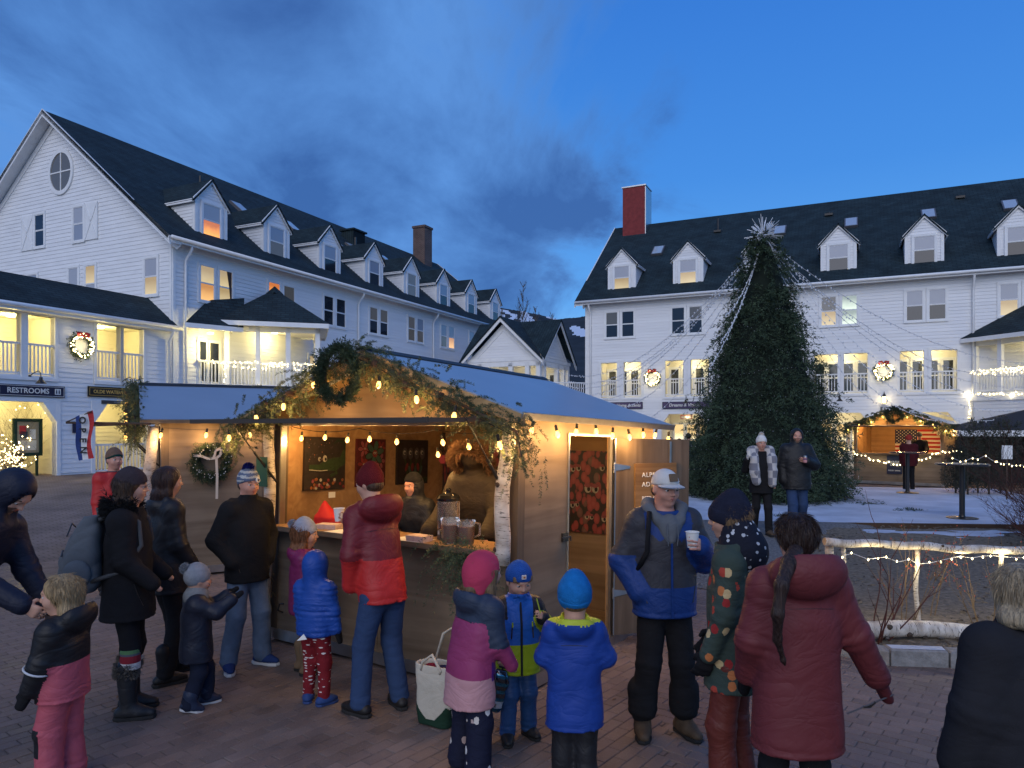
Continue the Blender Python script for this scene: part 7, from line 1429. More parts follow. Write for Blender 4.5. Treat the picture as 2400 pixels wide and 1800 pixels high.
 if facial:
  for sg in (-1, 1):
   e = MB(); c = H(0.335, sg * 0.152, 0.022); M = Matrix.Translation(c) @ Matrix(Rh.tolist()).to_4x4(); r = 0.060 * hh; e.lathe([(r * math.sin(a), -r * math.cos(a)) for a in np.linspace(0.05, 3.09, 9)], 12, M=M); eo = e.build('eye', EYEW, P, smooth=True)
   e = MB(); M2_ = M @ Matrix.Translation((r * 0.80, 0, -0.1 * r)) @ Matrix.Rotation(R(90), 4, 'Y'); e.lathe([(r * 0.52, 0), (r * 0.42, r * 0.17), (r * 0.2, r * 0.22)], 10, M=M2_); e.build('iris', IRIS, eo, smooth=True)
   b = MB(); pts = [H(0.405, sg * 0.065, 0.115), H(0.40, sg * 0.15, 0.14), H(0.345, sg * 0.235, 0.11)]; b.tube(pts, [0.016 * hh, 0.018 * hh, 0.008 * hh], 5); b.build('eyebrow', (hair or {}).get('mat', BROWN_H), P)
   l = MB(); l.tube([H(0.385, sg * 0.085, 0.058), H(0.40, sg * 0.152, 0.068), H(0.35, sg * 0.22, 0.045)], 0.013 * hh, 5); l.build('eyelid', skin, P)
  l = MB(); l.tube([H(0.36, -0.095, -0.24), H(0.415, -0.045, -0.225), H(0.42, 0, -0.23), H(0.415, 0.045, -0.225), H(0.36, 0.095, -0.24)], [0.008 * hh, 0.020 * hh, 0.020 * hh, 0.020 * hh, 0.008 * hh], 6); l.tube([H(0.355, -0.085, -0.25), H(0.41, 0, -0.27), H(0.355, 0.085, -0.25)], [0.008 * hh, 0.024 * hh, 0.008 * hh], 6); l.build('lips', LIP, P, smooth=True)
 out = dict(P=P, H=H, hh=hh, Wr=Wr, El=El, Fd=Fd, s=s, ls=ls, zs=zs, zh=zh, hc=hc, Rh=Rh, cx=cx, sj=sj, vx=vx, h=h)
 # ---------------------------------------------------------- trousers
 if pants:
  rt, rk, rh_ = pants.get('r', (0.088, 0.066, 0.066)); T = SDF(np.min([*An, *Hp], 0) - 0.14 * s, np.max([*Hp, *Kn, *An], 0) + 0.17 * s, vx * 1.15); hz = pants.get('hem', 0.05) * s
  for i in range(2):
   a = An[i] + np.array((0, 0, hz - 0.085 * s + rh_ * s * 0.55)); T.chain([Hp[i] - np.array((0, 0, 0.05 * s)), Kn[i], a], [rt * s, rk * s, rh_ * s], 0.03)
   if pants.get('cuff'): T.cone(a + np.array((0, 0, 0.02 * s)), a + np.array((0, 0, 0.13 * s)), (rh_ + 0.014) * s, (rh_ + 0.016) * s, 0.004)
  T.ell((0, 0, zh), np.array((0.13, 0.175, 0.13)) * s * pants.get('hip', 1.0), 0.04); T.wrinkle(pants.get('wr', 0.007), 26, seed + 3)
  for i in range(2): T.bunch(Hp[i], Kn[i], 1.0, 0.09 * s, 0.007, 0.06 * s, 0.11 * s); T.bunch(Kn[i], An[i], 0.95, 0.10 * s, 0.010, 0.06 * s, 0.12 * s); T.bunch(Hp[i], Kn[i], 0.15, 0.08 * s, 0.006, 0.05 * s, 0.15 * s)
  T.cut((0, 0, -1), -hz * 0.6); T.build('trousers', pants['mat'], P, pants.get('mfun') and (lambda c: pants['mfun'](c, out)))
 # ---------------------------------------------------------- shoes
 if shoes:
  for i in range(2):
   fr = rotm(R(legs[i][2])); lift = shoes.get('lift', (0, 0))[i]; pr_ = rotm(R(legs[i][2]), R(lift)); A0 = An[i] - np.array((0, 0, 0.085 * s)) + np.array((0, 0, abs(math.sin(R(lift))) * 0.10 * s)); q = lambda x, y, z: A0 + pr_ @ (np.array((x, y, z)) * s); S = SDF(A0 - 0.24 * s, A0 + np.array((0.24, 0.24, 0.46)) * s, vx * 0.95); bz = shoes.get('big', 1.0)
   S.chain([q(-0.055, 0, 0.045), q(0.06, 0, 0.048), q(0.145, 0.004, 0.036)], [0.042 * s * bz, 0.046 * s * bz, 0.034 * s * bz], 0.03); S.chain([q(0.0, 0, 0.06), q(-0.015, 0, shoes.get('shaft', 0.12))], [0.05 * s * bz, shoes.get('sr', 0.046) * s * bz], 0.03)
   if shoes.get('wr'): S.wrinkle(shoes['wr'], 30, seed + i)
   nz = pr_ @ np.array((0, 0, -1.0)); S.cut(nz, float(nz @ q(0, 0, 0.022))); so = S.build('shoe', shoes['mat'], P)
   sm = MB(); bt = []
   for sc, zz in ((1.0, 0.0), (1.04, 0.012), (1.02, 0.026)):
    bt.append([tuple(q(x * sc + 0.04 * (1 - sc), y * sc * bz, zz)) for x, y in ((-0.095, 0.02), (-0.06, 0.042), (0.02, 0.04), (0.09, 0.05), (0.15, 0.036), (0.178, 0.006), (0.165, -0.028), (0.10, -0.046), (0.02, -0.036), (-0.06, -0.042), (-0.095, -0.02))])
   n = 11; sm.add(bt[0] + bt[1] + bt[2], [list(range(n))[::-1], [2 * n + j for j in range(n)]] + [[l_ * n + j, l_ * n + (j + 1) % n, (l_ + 1) * n + (j + 1) % n, (l_ + 1) * n + j] for l_ in range(2) for j in range(n)]); sm.build('sole', shoes.get('sole', RUB), P)
   if shoes.get('fur'):
    m_ = 500; a = rng.random(m_) * 6.28; rr = 0.055 * s * bz; zc = shoes['shaft']; Pp = np.array([q(-0.015 + 0.062 * math.cos(x) * bz, 0.062 * math.sin(x) * bz, zc - 0.05 + 0.09 * rng.random()) for x in a]); D = np.array([pr_ @ np.array((math.cos(x), math.sin(x), rng.normal() * 0.5)) for x in a]); fur(P, 'boot_fur', Pp, D, 0.006, shoes['fur'], rng, n=5, nl=0.026, w=0.0022)
 # ---------------------------------------------------------- coat
 if coat:
  b = coat.get('bulk', 1.0); zhem = coat['hem']; fl = coat.get('flare', 1.0); bl = coat.get('belly', 0.0); zw, zc = zhem + (zs - zhem) * 0.42, zhem + (zs - zhem) * 0.76
  st = [(zhem, cx(zhem) + coat.get('hdx', 0), 0, 0.150 * s * b * fl, 0.196 * s * b * fl * sw), (zw, cx(zw) + 0.3 * bl, cy(zw), (0.140 + bl) * s * b, (0.190 + bl * 0.4) * s * b * sw), (zc, cx(zc), cy(zc), 0.138 * s * b, 0.196 * s * b * sw), (zs + 0.00 * s, cx(zs), cy(zs), 0.098 * s * b, 0.165 * s * b * sw), (zs + 0.05 * s, cx(zs) + 0.005 * s, cy(zs), 0.078 * s * b, 0.095 * s * b)]
  pad = 0.14 * s; lo = np.array((min(cx(zhem), cx(zs)) - 0.34 * s, cy(zs) - 0.3 * s, zhem)); hi = np.array((max(cx(zs), 0) + 0.30 * s, cy(zs) + 0.3 * s, zs + 0.30 * s))
  for i in range(2):
   for p in (sj[i], El[i], Wr[i]): lo, hi = np.minimum(lo, p - pad), np.maximum(hi, p + pad)
  if coat.get('hood') == 'up': lo, hi = np.minimum(lo, hc - hh * 0.95), np.maximum(hi, hc + hh * 0.95)
  lo[2] = zhem - 0.005; J = SDF(lo, hi, vx); J.loft(st, 0.03, 2.3); ar = [q * 0.93 for q in coat.get('arm', (0.076, 0.066, 0.056))]
  for i in range(2):
   J.chain([sj[i], El[i]], [ar[0] * s * b, ar[1] * ls * b], 0.045); J.cone(El[i], Wr[i] + Fd[i] * coat.get('cuff', 0.0) * s, ar[1] * ls * b, ar[2] * ls * b, 0.03)
   J.ell(sj[i] - np.array((0, 0, 0.01 * s)), np.array((0.078, 0.072, 0.078)) * s * b, 0.05)
  J.wrinkle(coat.get('wr', 0.006), coat.get('fr', 24), seed, coat.get('puff', 0), coat.get('pz', 0.07) * s, zhem); J.seam(zhem + 0.035 * s, vx * 0.9); J.cut((0, 0, -1), -zhem)
  if not coat.get('puff'):
   for i in range(2): J.bunch(sj[i], El[i], 1.0, 0.07 * s, 0.008, 0.06 * s, 0.12 * s); J.bunch(El[i], Wr[i], 0.85, 0.04 * s, 0.005, 0.035 * s, 0.1 * s); J.bunch(sj[i], El[i], 0.3, 0.06 * s, 0.004, 0.07 * s, 0.11 * s)
  for i in range(2): J.cut(Fd[i], 1e3) if False else None
  c0 = np.array((cx(zs), cy(zs), zs)); hd = coat.get('hood')
  if coat.get('collar', 1):
   ct = zs + 0.26 * hh * coat.get('collar', 1); q0, q1 = c0[0] + 0.004 * s, c0[0] + 0.022 * s; J.loft([(zs - 0.02 * s, q0, c0[1], 0.085 * s * b, 0.105 * s * b), (ct, q1, c0[1] * 1.05, 0.36 * hh, 0.345 * hh)], 0.02, 2.0); J.loft([(zs + 0.02 * s, q0, c0[1], 0.30 * hh, 0.29 * hh), (ct + 0.05, q1 + 0.006, c0[1] * 1.05, 0.315 * hh, 0.30 * hh)], 0.004, 2.0, sub=True)
  if hd == 'down':
   q = coat.get('hs', 1.0); hc2 = c0 + np.array((-0.10 * q * s, 0, (0.010 + 0.10 * (q - 1)) * q * s)); J.ell(hc2, np.array((0.085, 0.145, 0.105)) * s * q, 0.025, rot=rotm(0, R(-22))); J.chain([c0 + np.array((-0.05, 0.12, 0.055)) * s, c0 + np.array((0.06, 0.085, 0.03)) * s], [0.035 * s * q, 0.026 * s], 0.02); J.chain([c0 + np.array((-0.05, -0.12, 0.055)) * s, c0 + np.array((0.06, -0.085, 0.03)) * s], [0.035 * s * q, 0.026 * s], 0.02)
   J.ell(c0 + np.array((-0.07 * q * s, 0, 0.105 * q * s)), np.array((0.085, 0.115, 0.095)) * s * q, 0.012, True)
  if hd == 'up':
   q = coat.get('hs', 1.0); J.ell(H(-0.07, 0, 0.08), hh * np.array((0.50, 0.44, 0.50)) * q, 0.03, rot=Rh); J.cone(H(-0.10, 0, -0.25), c0 + np.array((-0.03 * s, 0, 0.0)), 0.40 * hh * q, 0.115 * s, 0.04); o_ = coat.get('open', (0.52, 0.0)); J.ell(H(o_[0], 0, -0.03 + o_[1]), hh * np.array((0.36, 0.30, 0.47)), 0.02, True, Rh); J.ell(H(0.0, 0, 0.05), hh * np.array((0.44, 0.36, 0.44)), 0.004, True, Rh)
   if coat.get('puff'): pass
  mf = coat.get('mfun'); jo = J.build('jacket', coat['mat'], P, mf and (lambda c: mf(c, out)), relax=1)
  if Y < 6.6 and not coat.get('puff'):
   def onc(z, th): v = [np.interp(z, [q[0] for q in st], [q[c] for q in st]) for c in (1, 2, 3, 4)]; cc, ss = math.cos(th), math.sin(th); k_ = (abs(cc) ** 2.3 + abs(ss) ** 2.3) ** (-1 / 2.3); return (v[0] + (v[2] * k_ + 0.001) * cc, v[1] + (v[3] * k_ + 0.001) * ss, z)
   sm = MB(); zy = zs - 0.13 * s; sm.tube([onc(zy + 0.01 * math.cos(t * 2), t) for t in np.linspace(2.0, 4.28, 14)], 0.0018, 4)
   for t in (0.75, -0.75): sm.tube([onc(zhem + 0.10 * s, t), onc(zhem + 0.19 * s, t * 1.25), onc(zhem + 0.26 * s, t * 1.4)], 0.004, 4)
   sm.build('seam', BLACKM, jo)['kind'] = 'stuff'
  if coat.get('zip'):
   zb = MB(); n = 14; pts = []
   for i in range(n): z = zhem + 0.01 + (zs + 0.03 * s - zhem) * i / (n - 1); r_ = np.interp(z, [q[0] for q in st], [q[3] for q in st]); pts.append((np.interp(z, [q[0] for q in st], [q[1] for q in st]) + r_ + 0.006, cy(z), z))
   zb.tube(pts, 0.008, 5); zb.build('zip', coat['zip'], jo)
  out['st'] = st; out['jacket'] = jo
 # ---------------------------------------------------------- gloves and mittens
 for i in range(2):
  hd = hands[i]
  if hd and hd.get('mat'):
   d = np.array(hd.get('d', Fd[i]), float); G = SDF(Wr[i] - 0.21 * ls, Wr[i] + 0.21 * ls, vx * 0.85); w0 = Wr[i] - unit(d) * 0.01
   if hd.get('mitten'): mitten(G, w0, d, np.array(hd.get('n', (1, 0, 0)), float), np.array(hd.get('t', (1, 0, 0)), float), ls * hd.get('size', 1.15))
   else: hand_chain(G, w0, d, hd.get('n', (0, 1, 0)), hd.get('t', (1, 0, 0)), ls * 1.12, hd.get('curl', 0.45), hd.get('thumb', 0.4), inflate=0.003, k=0.008)
   G.cone(w0 - unit(d) * 0.05 * ls, w0 + unit(d) * 0.02 * ls, 0.040 * ls, 0.034 * ls, 0.02); G.build('mitten' if hd.get('mitten') else 'glove', hd['mat'], P)
 # ---------------------------------------------------------- hats
 if hat:
  kd = hat['kind']; Ht = SDF(hc - hh * 0.95, hc + hh * np.array((0.95, 0.95, 1.25)), vx * 0.9)
  if kd == 'beanie':
   hv = hat.get('vol', 1.0); tl = hat.get('tall', 0.0); bk = hat.get('slouch', 0.0); Ht.ell(H(-0.03, 0, 0.13), hh * hv * np.array((0.462, 0.388, 0.42)), 0.02, rot=Rh); Ht.cone(H(-0.05 - bk * 0.4, 0, 0.30), H(-0.06 - bk, 0, 0.40 + tl), 0.26 * hh, (0.20 if tl < 0.2 else 0.15) * hh, 0.08); dn = hat.get('down', 0.08) - 0.06; nrm = Rh @ np.array((0.36, 0, -1.0)); Ht.cut(nrm, float(unit(nrm) @ H(0, 0, dn)))
   if hat.get('cuff', 1):
    C2 = SDF(hc - hh * 0.95, hc + hh * 0.95, vx * 0.9); C2.ell(H(-0.03, 0, 0.13), hh * hv * np.array((0.485, 0.41, 0.435)), 0.01, rot=Rh); C2.cut(nrm, float(unit(nrm) @ H(0, 0, dn - 0.02))); C2.cut(-nrm, float(unit(-nrm) @ H(0, 0, dn + hat.get('cuffh', 0.22)))); C2.build('hat_cuff', hat.get('cuffmat', hat['mat'] if not isinstance(hat['mat'], list) else hat['mat'][0]), P)
   ho = Ht.build('hat', hat['mat'], P, hat.get('mfun') and (lambda c: hat['mfun'](((c - hc) @ Rh) / hh)))
   if hat.get('pom'):
    pc = H(-0.05 - bk, 0, 0.58 + tl) if not hat.get('pomp') else H(*hat['pomp']); n = 260; D = unit(rng.normal(size=(n, 3))); pr2 = hat.get('pr', 0.14) * hh; Q = SDF(pc - pr2 * 1.3, pc + pr2 * 1.3, vx * 0.9); Q.ell(pc, np.full(3, pr2), 0.01); po = Q.build('pompom', hat['pom'], P); fur(P, 'pompom_yarn', pc + D * pr2 * 0.85, D, 0.004, hat['pom'], rng, n=4, nl=pr2 * 0.45, w=pr2 * 0.07)
  if kd == 'cap':
   Ht.ell(H(-0.03, 0, 0.15), hh * np.array((0.465, 0.385, 0.44)), 0.02, rot=Rh); nrm = Rh @ np.array((0.12, 0, -1.0)); Ht.cut(nrm, float(unit(nrm) @ H(0, 0, 0.13))); Ht.build('cap_crown', hat['mat'], P)
   br = MB(); n = 15; V = []
   for dz in (0.0, 0.022):
    for j in range(4):
     for i in range(n):
      t = -1 + 2 * i / (n - 1); a = t * 1.15; r0 = 0.44; ex = 0.34 * math.sqrt(max(0, 1 - t * t * 0.97)) * j / 3; V.append(H(-0.03 + (r0 + ex) * math.cos(a) * 1.0, 0.86 * (r0 + ex * 0.55) * math.sin(a), 0.185 + dz - 0.07 * t * t - 0.22 * ex))
   F = [[q * 4 * n + j * n + i, q * 4 * n + j * n + i + 1, q * 4 * n + (j + 1) * n + i + 1, q * 4 * n + (j + 1) * n + i] for q in (0, 1) for j in range(3) for i in range(n - 1)] + [[3 * n + i, 3 * n + i + 1, 7 * n + i + 1, 7 * n + i] for i in range(n - 1)]
   br.add(V, F); br.build('cap_brim', hat['mat'], P, smooth=True)
   k = MB(); c = H(0.40, 0, 0.37); Mq = Matrix.Translation(c) @ Matrix((Rh @ rotm(0, R(-22))).tolist()).to_4x4(); k.box(-0.004, -0.028, -0.022, 0.010, 0.028, 0.028, M=Mq); k.build('cap_patch', hat['patch'], P)
 # ---------------------------------------------------------- hair
 if hair:
  S = SDF(hc - hh * 1.15 - np.array((0.1, 0.05, hair.get('len', 0.0) + 0.1)), hc + hh * 0.85, vx * 0.95); kd = hair['kind']
  if kd in ('cap', 'long', 'bob', 'tail'):
   sc_ = hair.get('vol', 1.0); S.ell(H(-0.06, 0, 0.14), hh * np.array((0.47, 0.40, 0.40)) * sc_, 0.02, rot=Rh); S.ell(H(-0.17, 0, -0.05), hh * np.array((0.33, 0.37, 0.36)) * sc_, 0.03, rot=Rh)
   if kd in ('long', 'bob'):
    for yy in (-0.26, -0.13, 0, 0.13, 0.26): xx = -0.28 if abs(yy) < 0.2 else hair.get('front', -0.08); e = H(xx, yy, -0.1) + np.array((-0.05 * s, yy * 0.10 * s, -hair['len'])); mid = H(xx - 0.05, yy * 1.15, -0.45); S.chain([H(xx, yy * 1.1, 0.05), mid, e], [0.15 * hh, 0.15 * hh, hair.get('tip', 0.05) * s], 0.03)
   S.ell(H(0.46, 0, -0.14), hh * np.array((0.37, 0.30, 0.44)), 0.02, True, Rh); S.wrinkle(0.005, 70, seed + 9)
  if kd == 'tail':
   tp = hair['tail']; S2 = SDF(np.min(tp, 0) - 0.08, np.max(tp, 0) + 0.08, vx); S2.chain([np.array(q, float) for q in tp], hair['tr'], 0.02); S2.wrinkle(0.003, 60, seed + 7); S2.build('ponytail', hair['mat'], P)
  if kd == 'fringe':
   for yy in np.linspace(-0.30, 0.30, 9): S.cone(H(0.30 - 0.35 * yy * yy, yy, 0.26), H(0.40 - 0.9 * yy * yy, yy * 1.06, 0.11 + 0.03 * math.cos(yy * 25)), 0.05 * hh, 0.03 * hh, 0.012)
   for sg in (-1, 1): S.cone(H(0.08, sg * 0.33, 0.2), H(0.07, sg * 0.345, -0.06), 0.05 * hh, 0.03 * hh, 0.01)
  if kd == 'nape':
   S.ell(H(-0.15, 0, -0.05), hh * np.array((0.33, 0.355, 0.28)), 0.02, rot=Rh); S.ell(H(0.46, 0, -0.10), hh * np.array((0.42, 0.36, 0.5)), 0.02, True, Rh)
  ho = S.build('hair', hair['mat'], P)
  if ho and Y < 8 and kd not in ('fringe', 'nape'):
   n = len(ho.data.vertices); co = np.empty(n * 3); no = np.empty(n * 3); ho.data.vertices.foreach_get('co', co); ho.data.vertices.foreach_get('normal', no); co, no = co.reshape(-1, 3), no.reshape(-1, 3); ok = np.nonzero((co[:, 2] > co[:, 2].min() + 0.45 * np.ptp(co[:, 2])) & (no[:, 2] > -0.5) & (((co - hc) @ Rh)[:, 0] < 0.12 * hh))[0]; w = rng.choice(ok, min(n, 900)); d = np.array((-0.12, 0, -1.0)) + rng.normal(size=(len(w), 3)) * 0.08; d -= no[w] * np.sum(d * no[w], 1, keepdims=True); d = unit(d) + no[w] * 0.02; fur(P, 'hair_strands', co[w], d, 0.02, hair['mat'], rng, n=2, nl=0.042, w=0.0010, sp=0.04)
 if extra: extra(out)
 return out
# ================================================================== the crowd
def spots_mat(name, base, cols, scale, radius, prob, stretch=(1, 1, 1), rough=0.8, rand=0.9):
 m = fabric(name, base, rough, fold=0.2); nt = m.node_tree; N = nt.nodes.new; L = nt.links.new; b = nt.nodes['Principled BSDF']
 tc = N('ShaderNodeTexCoord'); mp = N('ShaderNodeMapping'); mp.inputs['Scale'].default_value = stretch; L(tc.outputs['Object'], mp.inputs[0]); v = N('ShaderNodeTexVoronoi'); v.inputs['Scale'].default_value = scale; v.inputs['Randomness'].default_value = rand; L(mp.outputs[0], v.inputs['Vector'])
 n = N('ShaderNodeTexNoise'); n.inputs['Scale'].default_value = scale * 5; L(mp.outputs[0], n.inputs['Vector']); ad = N('ShaderNodeMath'); ad.operation = 'MULTIPLY_ADD'; ad.inputs[1].default_value = 0.22; L(n.outputs['Fac'], ad.inputs[0]); L(v.outputs['Distance'], ad.inputs[2])
 lt = N('ShaderNodeMath'); lt.operation = 'LESS_THAN'; lt.inputs[1].default_value = radius + 0.11; L(ad.outputs[0], lt.inputs[0]); sp = N('ShaderNodeSeparateColor'); L(v.outputs['Color'], sp.inputs[0]); gt = N('ShaderNodeMath'); gt.operation = 'LESS_THAN'; gt.inputs[1].default_value = prob; L(sp.outputs[1], gt.inputs[0]); mu = N('ShaderNodeMath'); mu.operation = 'MULTIPLY'; L(lt.outputs[0], mu.inputs[0]); L(gt.outputs[0], mu.inputs[1])
 r = N('ShaderNodeValToRGB'); r.color_ramp.interpolation = 'CONSTANT'; e = r.color_ramp.elements; e[0].color = tuple(cols[0]) + (1,); e[1].position = 0.999; e[1].color = tuple(cols[-1]) + (1,)
 for i, c in enumerate(cols[1:]): q = e.new((i + 1) / len(cols)); q.color = tuple(c) + (1,)
 L(sp.outputs[0], r.inputs[0]); mx = N('ShaderNodeMix'); mx.data_type = 'RGBA'; L(mu.outputs[0], mx.inputs[0]); mx.inputs[6].default_value = tuple(base) + (1,); L(r.outputs[0], mx.inputs[7]); L(mx.outputs[2], b.inputs['Base Color']); return m
def seg(c, a, b):
 ba = b - a; t = np.clip(((c - a) @ ba) / (ba @ ba), 0, 1.25); return np.linalg.norm(c - a - t[:, None] * ba, axis=1), t
def fore(c, o, r=0.095, t0=0.0):
 m = np.zeros(len(c), bool)
 for i in range(2): d, t = seg(c, o['El'][i], o['Wr'][i]); m |= (d < r * o['s']) & (t > t0)
 return m
def upper(c, o, r=0.10, lat=0.19):
 m = np.zeros(len(c), bool)
 for i in range(2): d, t = seg(c, o['sj'][i], o['El'][i]); m |= (d < r * o['s'])
 return m & (np.abs(c[:, 1]) > lat * o['s'])
def wl_(o, p): return o['P'].matrix_basis @ Vector(tuple(p))
CUPM = mat('paper_cup', (0.72, 0.70, 0.66), rough=0.6)
def paper_cup(p, label, s=1.0, tilt=(0, 0)):
 C = empty('paper_cup', p, 0, label, 'cup', rot=(tilt[0], tilt[1], 0)); k = MB(); k.lathe([(0.030 * s, -0.05 * s), (0.042 * s, 0.05 * s), (0.039 * s, 0.05 * s), (0.036 * s, 0.02 * s)], 20); k.build('cup_wall', CUPM, C, smooth=False); k = MB(); k.tube([(0.042 * s * math.cos(a), 0.042 * s * math.sin(a), 0.05 * s) for a in np.linspace(0, 6.283, 21)], 0.003 * s, 6); k.build('cup_rim', CUPM, C); return C
PAT_BR = mat('patch_brown', (0.13, 0.085, 0.05), rough=0.7); CAPW = cloth('cap_stone', (0.50, 0.49, 0.47))
GREYH = knit('knit_grey', (0.24, 0.26, 0.29)); NAVYK = knit('knit_navy', (0.018, 0.020, 0.036)); MARK = knit('knit_maroon', (0.11, 0.014, 0.018)); BLUEK = knit('knit_royal', (0.022, 0.085, 0.33)); TEALK = knit('knit_sea_blue', (0.012, 0.15, 0.42)); WHITEK = knit('knit_white', (0.66, 0.63, 0.60), 40); ROYALK = knit('knit_royal_pom', (0.01, 0.015, 0.12)); STRP = knit('knit_steel_blue', (0.115, 0.15, 0.24)); STRW = knit('knit_pale', (0.44, 0.46, 0.47))
MAROON = nylon('maroon_shell', (0.15, 0.015, 0.020)); REDSH = nylon('red_shell', (0.44, 0.024, 0.022)); DUSTY = nylon('dusty_maroon_shell', (0.135, 0.026, 0.030), 0.6); OLIVE = nylon('brown_parka_shell', (0.034, 0.024, 0.015), 0.7)
# ---- man in a two tone red jacket at the counter
def x10(o):
 paper_cup(wl_(o, o['Wr'][1] + o['Fd'][1] * 0.10 + np.array((0.02, 0.03, 0.03))), 'white paper cup held by the man in the red jacket')
person('man in maroon and red jacket, maroon beanie and jeans leaning at the stall counter', (-0.93, 5.17), 134, h=1.74, sw=0.92, lean=0.14, head=(24, 8), legs=[(0.05, 0.16, 12, 0.03), (-0.02, -0.13, -14, 0.05)],
       arms=[((-0.20, 0.26, -0.95), (0.30, -0.2, -0.95)), ((0.5, -0.1, -0.65), (0.7, 0.5, 0.42))], coat=dict(mat=[MAROON, REDSH], hem=0.80, bulk=1.0, hood='down', hs=1.22, wr=0.008, collar=1, arm=(0.08, 0.072, 0.066), mfun=lambda c, o: (c[:, 2] < 1.10) & ~upper(c, o) | fore(c, o, 0.1, 0.05)),
       pants=dict(mat=DENIM, r=(0.094, 0.075, 0.072), wr=0.008), shoes=dict(mat=BLKL, shaft=0.12), hat=dict(kind='beanie', mat=MARK, cuff=0, down=-0.10, tall=0.14, slouch=0.08), hair=dict(kind='nape', mat=BROWN_H), hands=(None, dict(n=(0.3, 0.6, 0.4), t=(0, 0, 1), curl=0.8)), seed=10, extra=x10)
# ---- man in a striped pompom hat
hatm = [STRP, STRW]
def x7(o):
 k = MB(); M = Matrix.Translation(o['H'](0.445, 0.14, 0.2)) @ Matrix((o['Rh'] @ rotm(R(24), R(-8))).tolist()).to_4x4() @ Matrix.Rotation(R(90), 4, 'Y'); k.lathe([(0.022, -0.008), (0.022, 0.005)], 16, M=M); b = k.build('hat_badge', LETW, o['P']); k = MB(); k.lathe([(0.013, 0.0), (0.013, 0.0065)], 12, M=M); k.build('badge_mark', mat('badge_blue', (0.05, 0.06, 0.12), rough=0.6), b)
person('man in black jacket, faded jeans and striped blue pompom hat', (-2.26, 6.12), -38, h=1.67, sw=0.96, head=(-2, 4), legs=[(0.03, 0.13, 20, 0.02), (-0.02, -0.17, -25, 0.03)], arms=[((-0.2, 0.36, -0.9), (0.5, -0.38, -0.8)), ((-0.2, -0.36, -0.9), (0.5, 0.38, -0.8))],
       coat=dict(mat=BLKC, hem=0.74, bulk=1.06, hood='down', hs=0.85, collar=2.0, arm=(0.084, 0.078, 0.066), wr=0.007, flare=0.98), pants=dict(mat=DENIML, r=(0.096, 0.08, 0.078), wr=0.009), shoes=dict(mat=cloth('trainer_blue', (0.02, 0.04, 0.13)), sole=WSOLE, shaft=0.10),
       hat=dict(kind='beanie', mat=hatm, cuff=1, cuffmat=STRP, down=0.10, cuffh=0.20, pom=ROYALK, pr=0.19, tall=0.03, mfun=lambda q: (np.sin((q[:, 2] + 0.1) * 34) > 0.25)), hair=dict(kind='nape', mat=BROWN_H), seed=7, extra=x7, skin=SKIN2)
# ---- woman with the grey backpack
def x3(o):
 P = o['P']; f = MB(); a = np.random.default_rng(3); n = 900; th = a.uniform(0.7, 5.6, n); z = o['zs'] + 0.05; Pp = np.stack([0.0 - 0.03 + 0.115 * np.cos(th), 0.135 * np.sin(th), z + a.normal(size=n) * 0.035], 1); D = np.stack([np.cos(th), np.sin(th), a.normal(size=n) * 0.6], 1); fur(P, 'fur_collar', Pp, D, 0.01, mat('black_fur', (0.012, 0.012, 0.013), rough=0.9), a, n=6, nl=0.04, w=0.003)
 gl = MB()
 for sg in (-1, 1): gl.tube([o['H'](0.43 + 0.0, sg * (0.15 + 0.075 * math.cos(t)), 0.02 + 0.06 * math.sin(t)) for t in np.linspace(0, 6.28, 13)], 0.0018, 4); gl.tube([o['H'](0.42, sg * 0.22, 0.03), o['H'](-0.02, sg * 0.345, 0.03)], 0.0018, 4)
 gl.build('glasses', BLACKM, P)
 for i, (m, z0, z1) in enumerate(((mat('sock_green', (0.10, 0.22, 0.09), rough=0.9), 0.47, 0.495), (mat('sock_dark', (0.10, 0.10, 0.12), rough=0.9), 0.455, 0.47), (mat('sock_red', (0.25, 0.02, 0.03), rough=0.9), 0.405, 0.455), (mat('sock_white', (0.62, 0.58, 0.54), rough=0.9), 0.36, 0.405))):
  for sd in (0.10, -0.11): k = MB(); k.lathe([(0.066, z0), (0.067, (z0 + z1) / 2), (0.066, z1)], 18, (0.01 + (0.0 if sd > 0 else 0.03), sd, 0)); k.build('sock_band', m, P)
person('woman in long black coat with fur collar, dark beanie, glasses and backpack', (-2.74, 5.12), 14, h=1.73, sw=0.95, head=(8, 2), legs=[(0.0, 0.10, 4, 0.01), (0.03, -0.11, -2, 0.01)], arms=[((0.12, 0.16, -1), (0.75, -0.05, -0.7)), ((0.12, -0.16, -1), (0.75, 0.05, -0.7))],
       coat=dict(mat=BLKC, hem=0.70, bulk=1.08, collar=1.0, flare=1.12, wr=0.006), pants=dict(mat=BLKC, r=(0.084, 0.066, 0.062), hem=0.3), shoes=dict(mat=nylon('quilted_boot', (0.02, 0.02, 0.022)), shaft=0.36, sr=0.066, big=1.05, fur=mat('grey_fur', (0.14, 0.12, 0.10), rough=0.95), wr=0.004), hat=dict(kind='beanie', mat=knit('knit_dark_plum', (0.045, 0.036, 0.042)), cuff=0, down=0.06, vol=1.06), hair=dict(kind='long', mat=BROWN_H, len=0.20, front=-0.05, tip=0.035), seed=3, extra=x3)
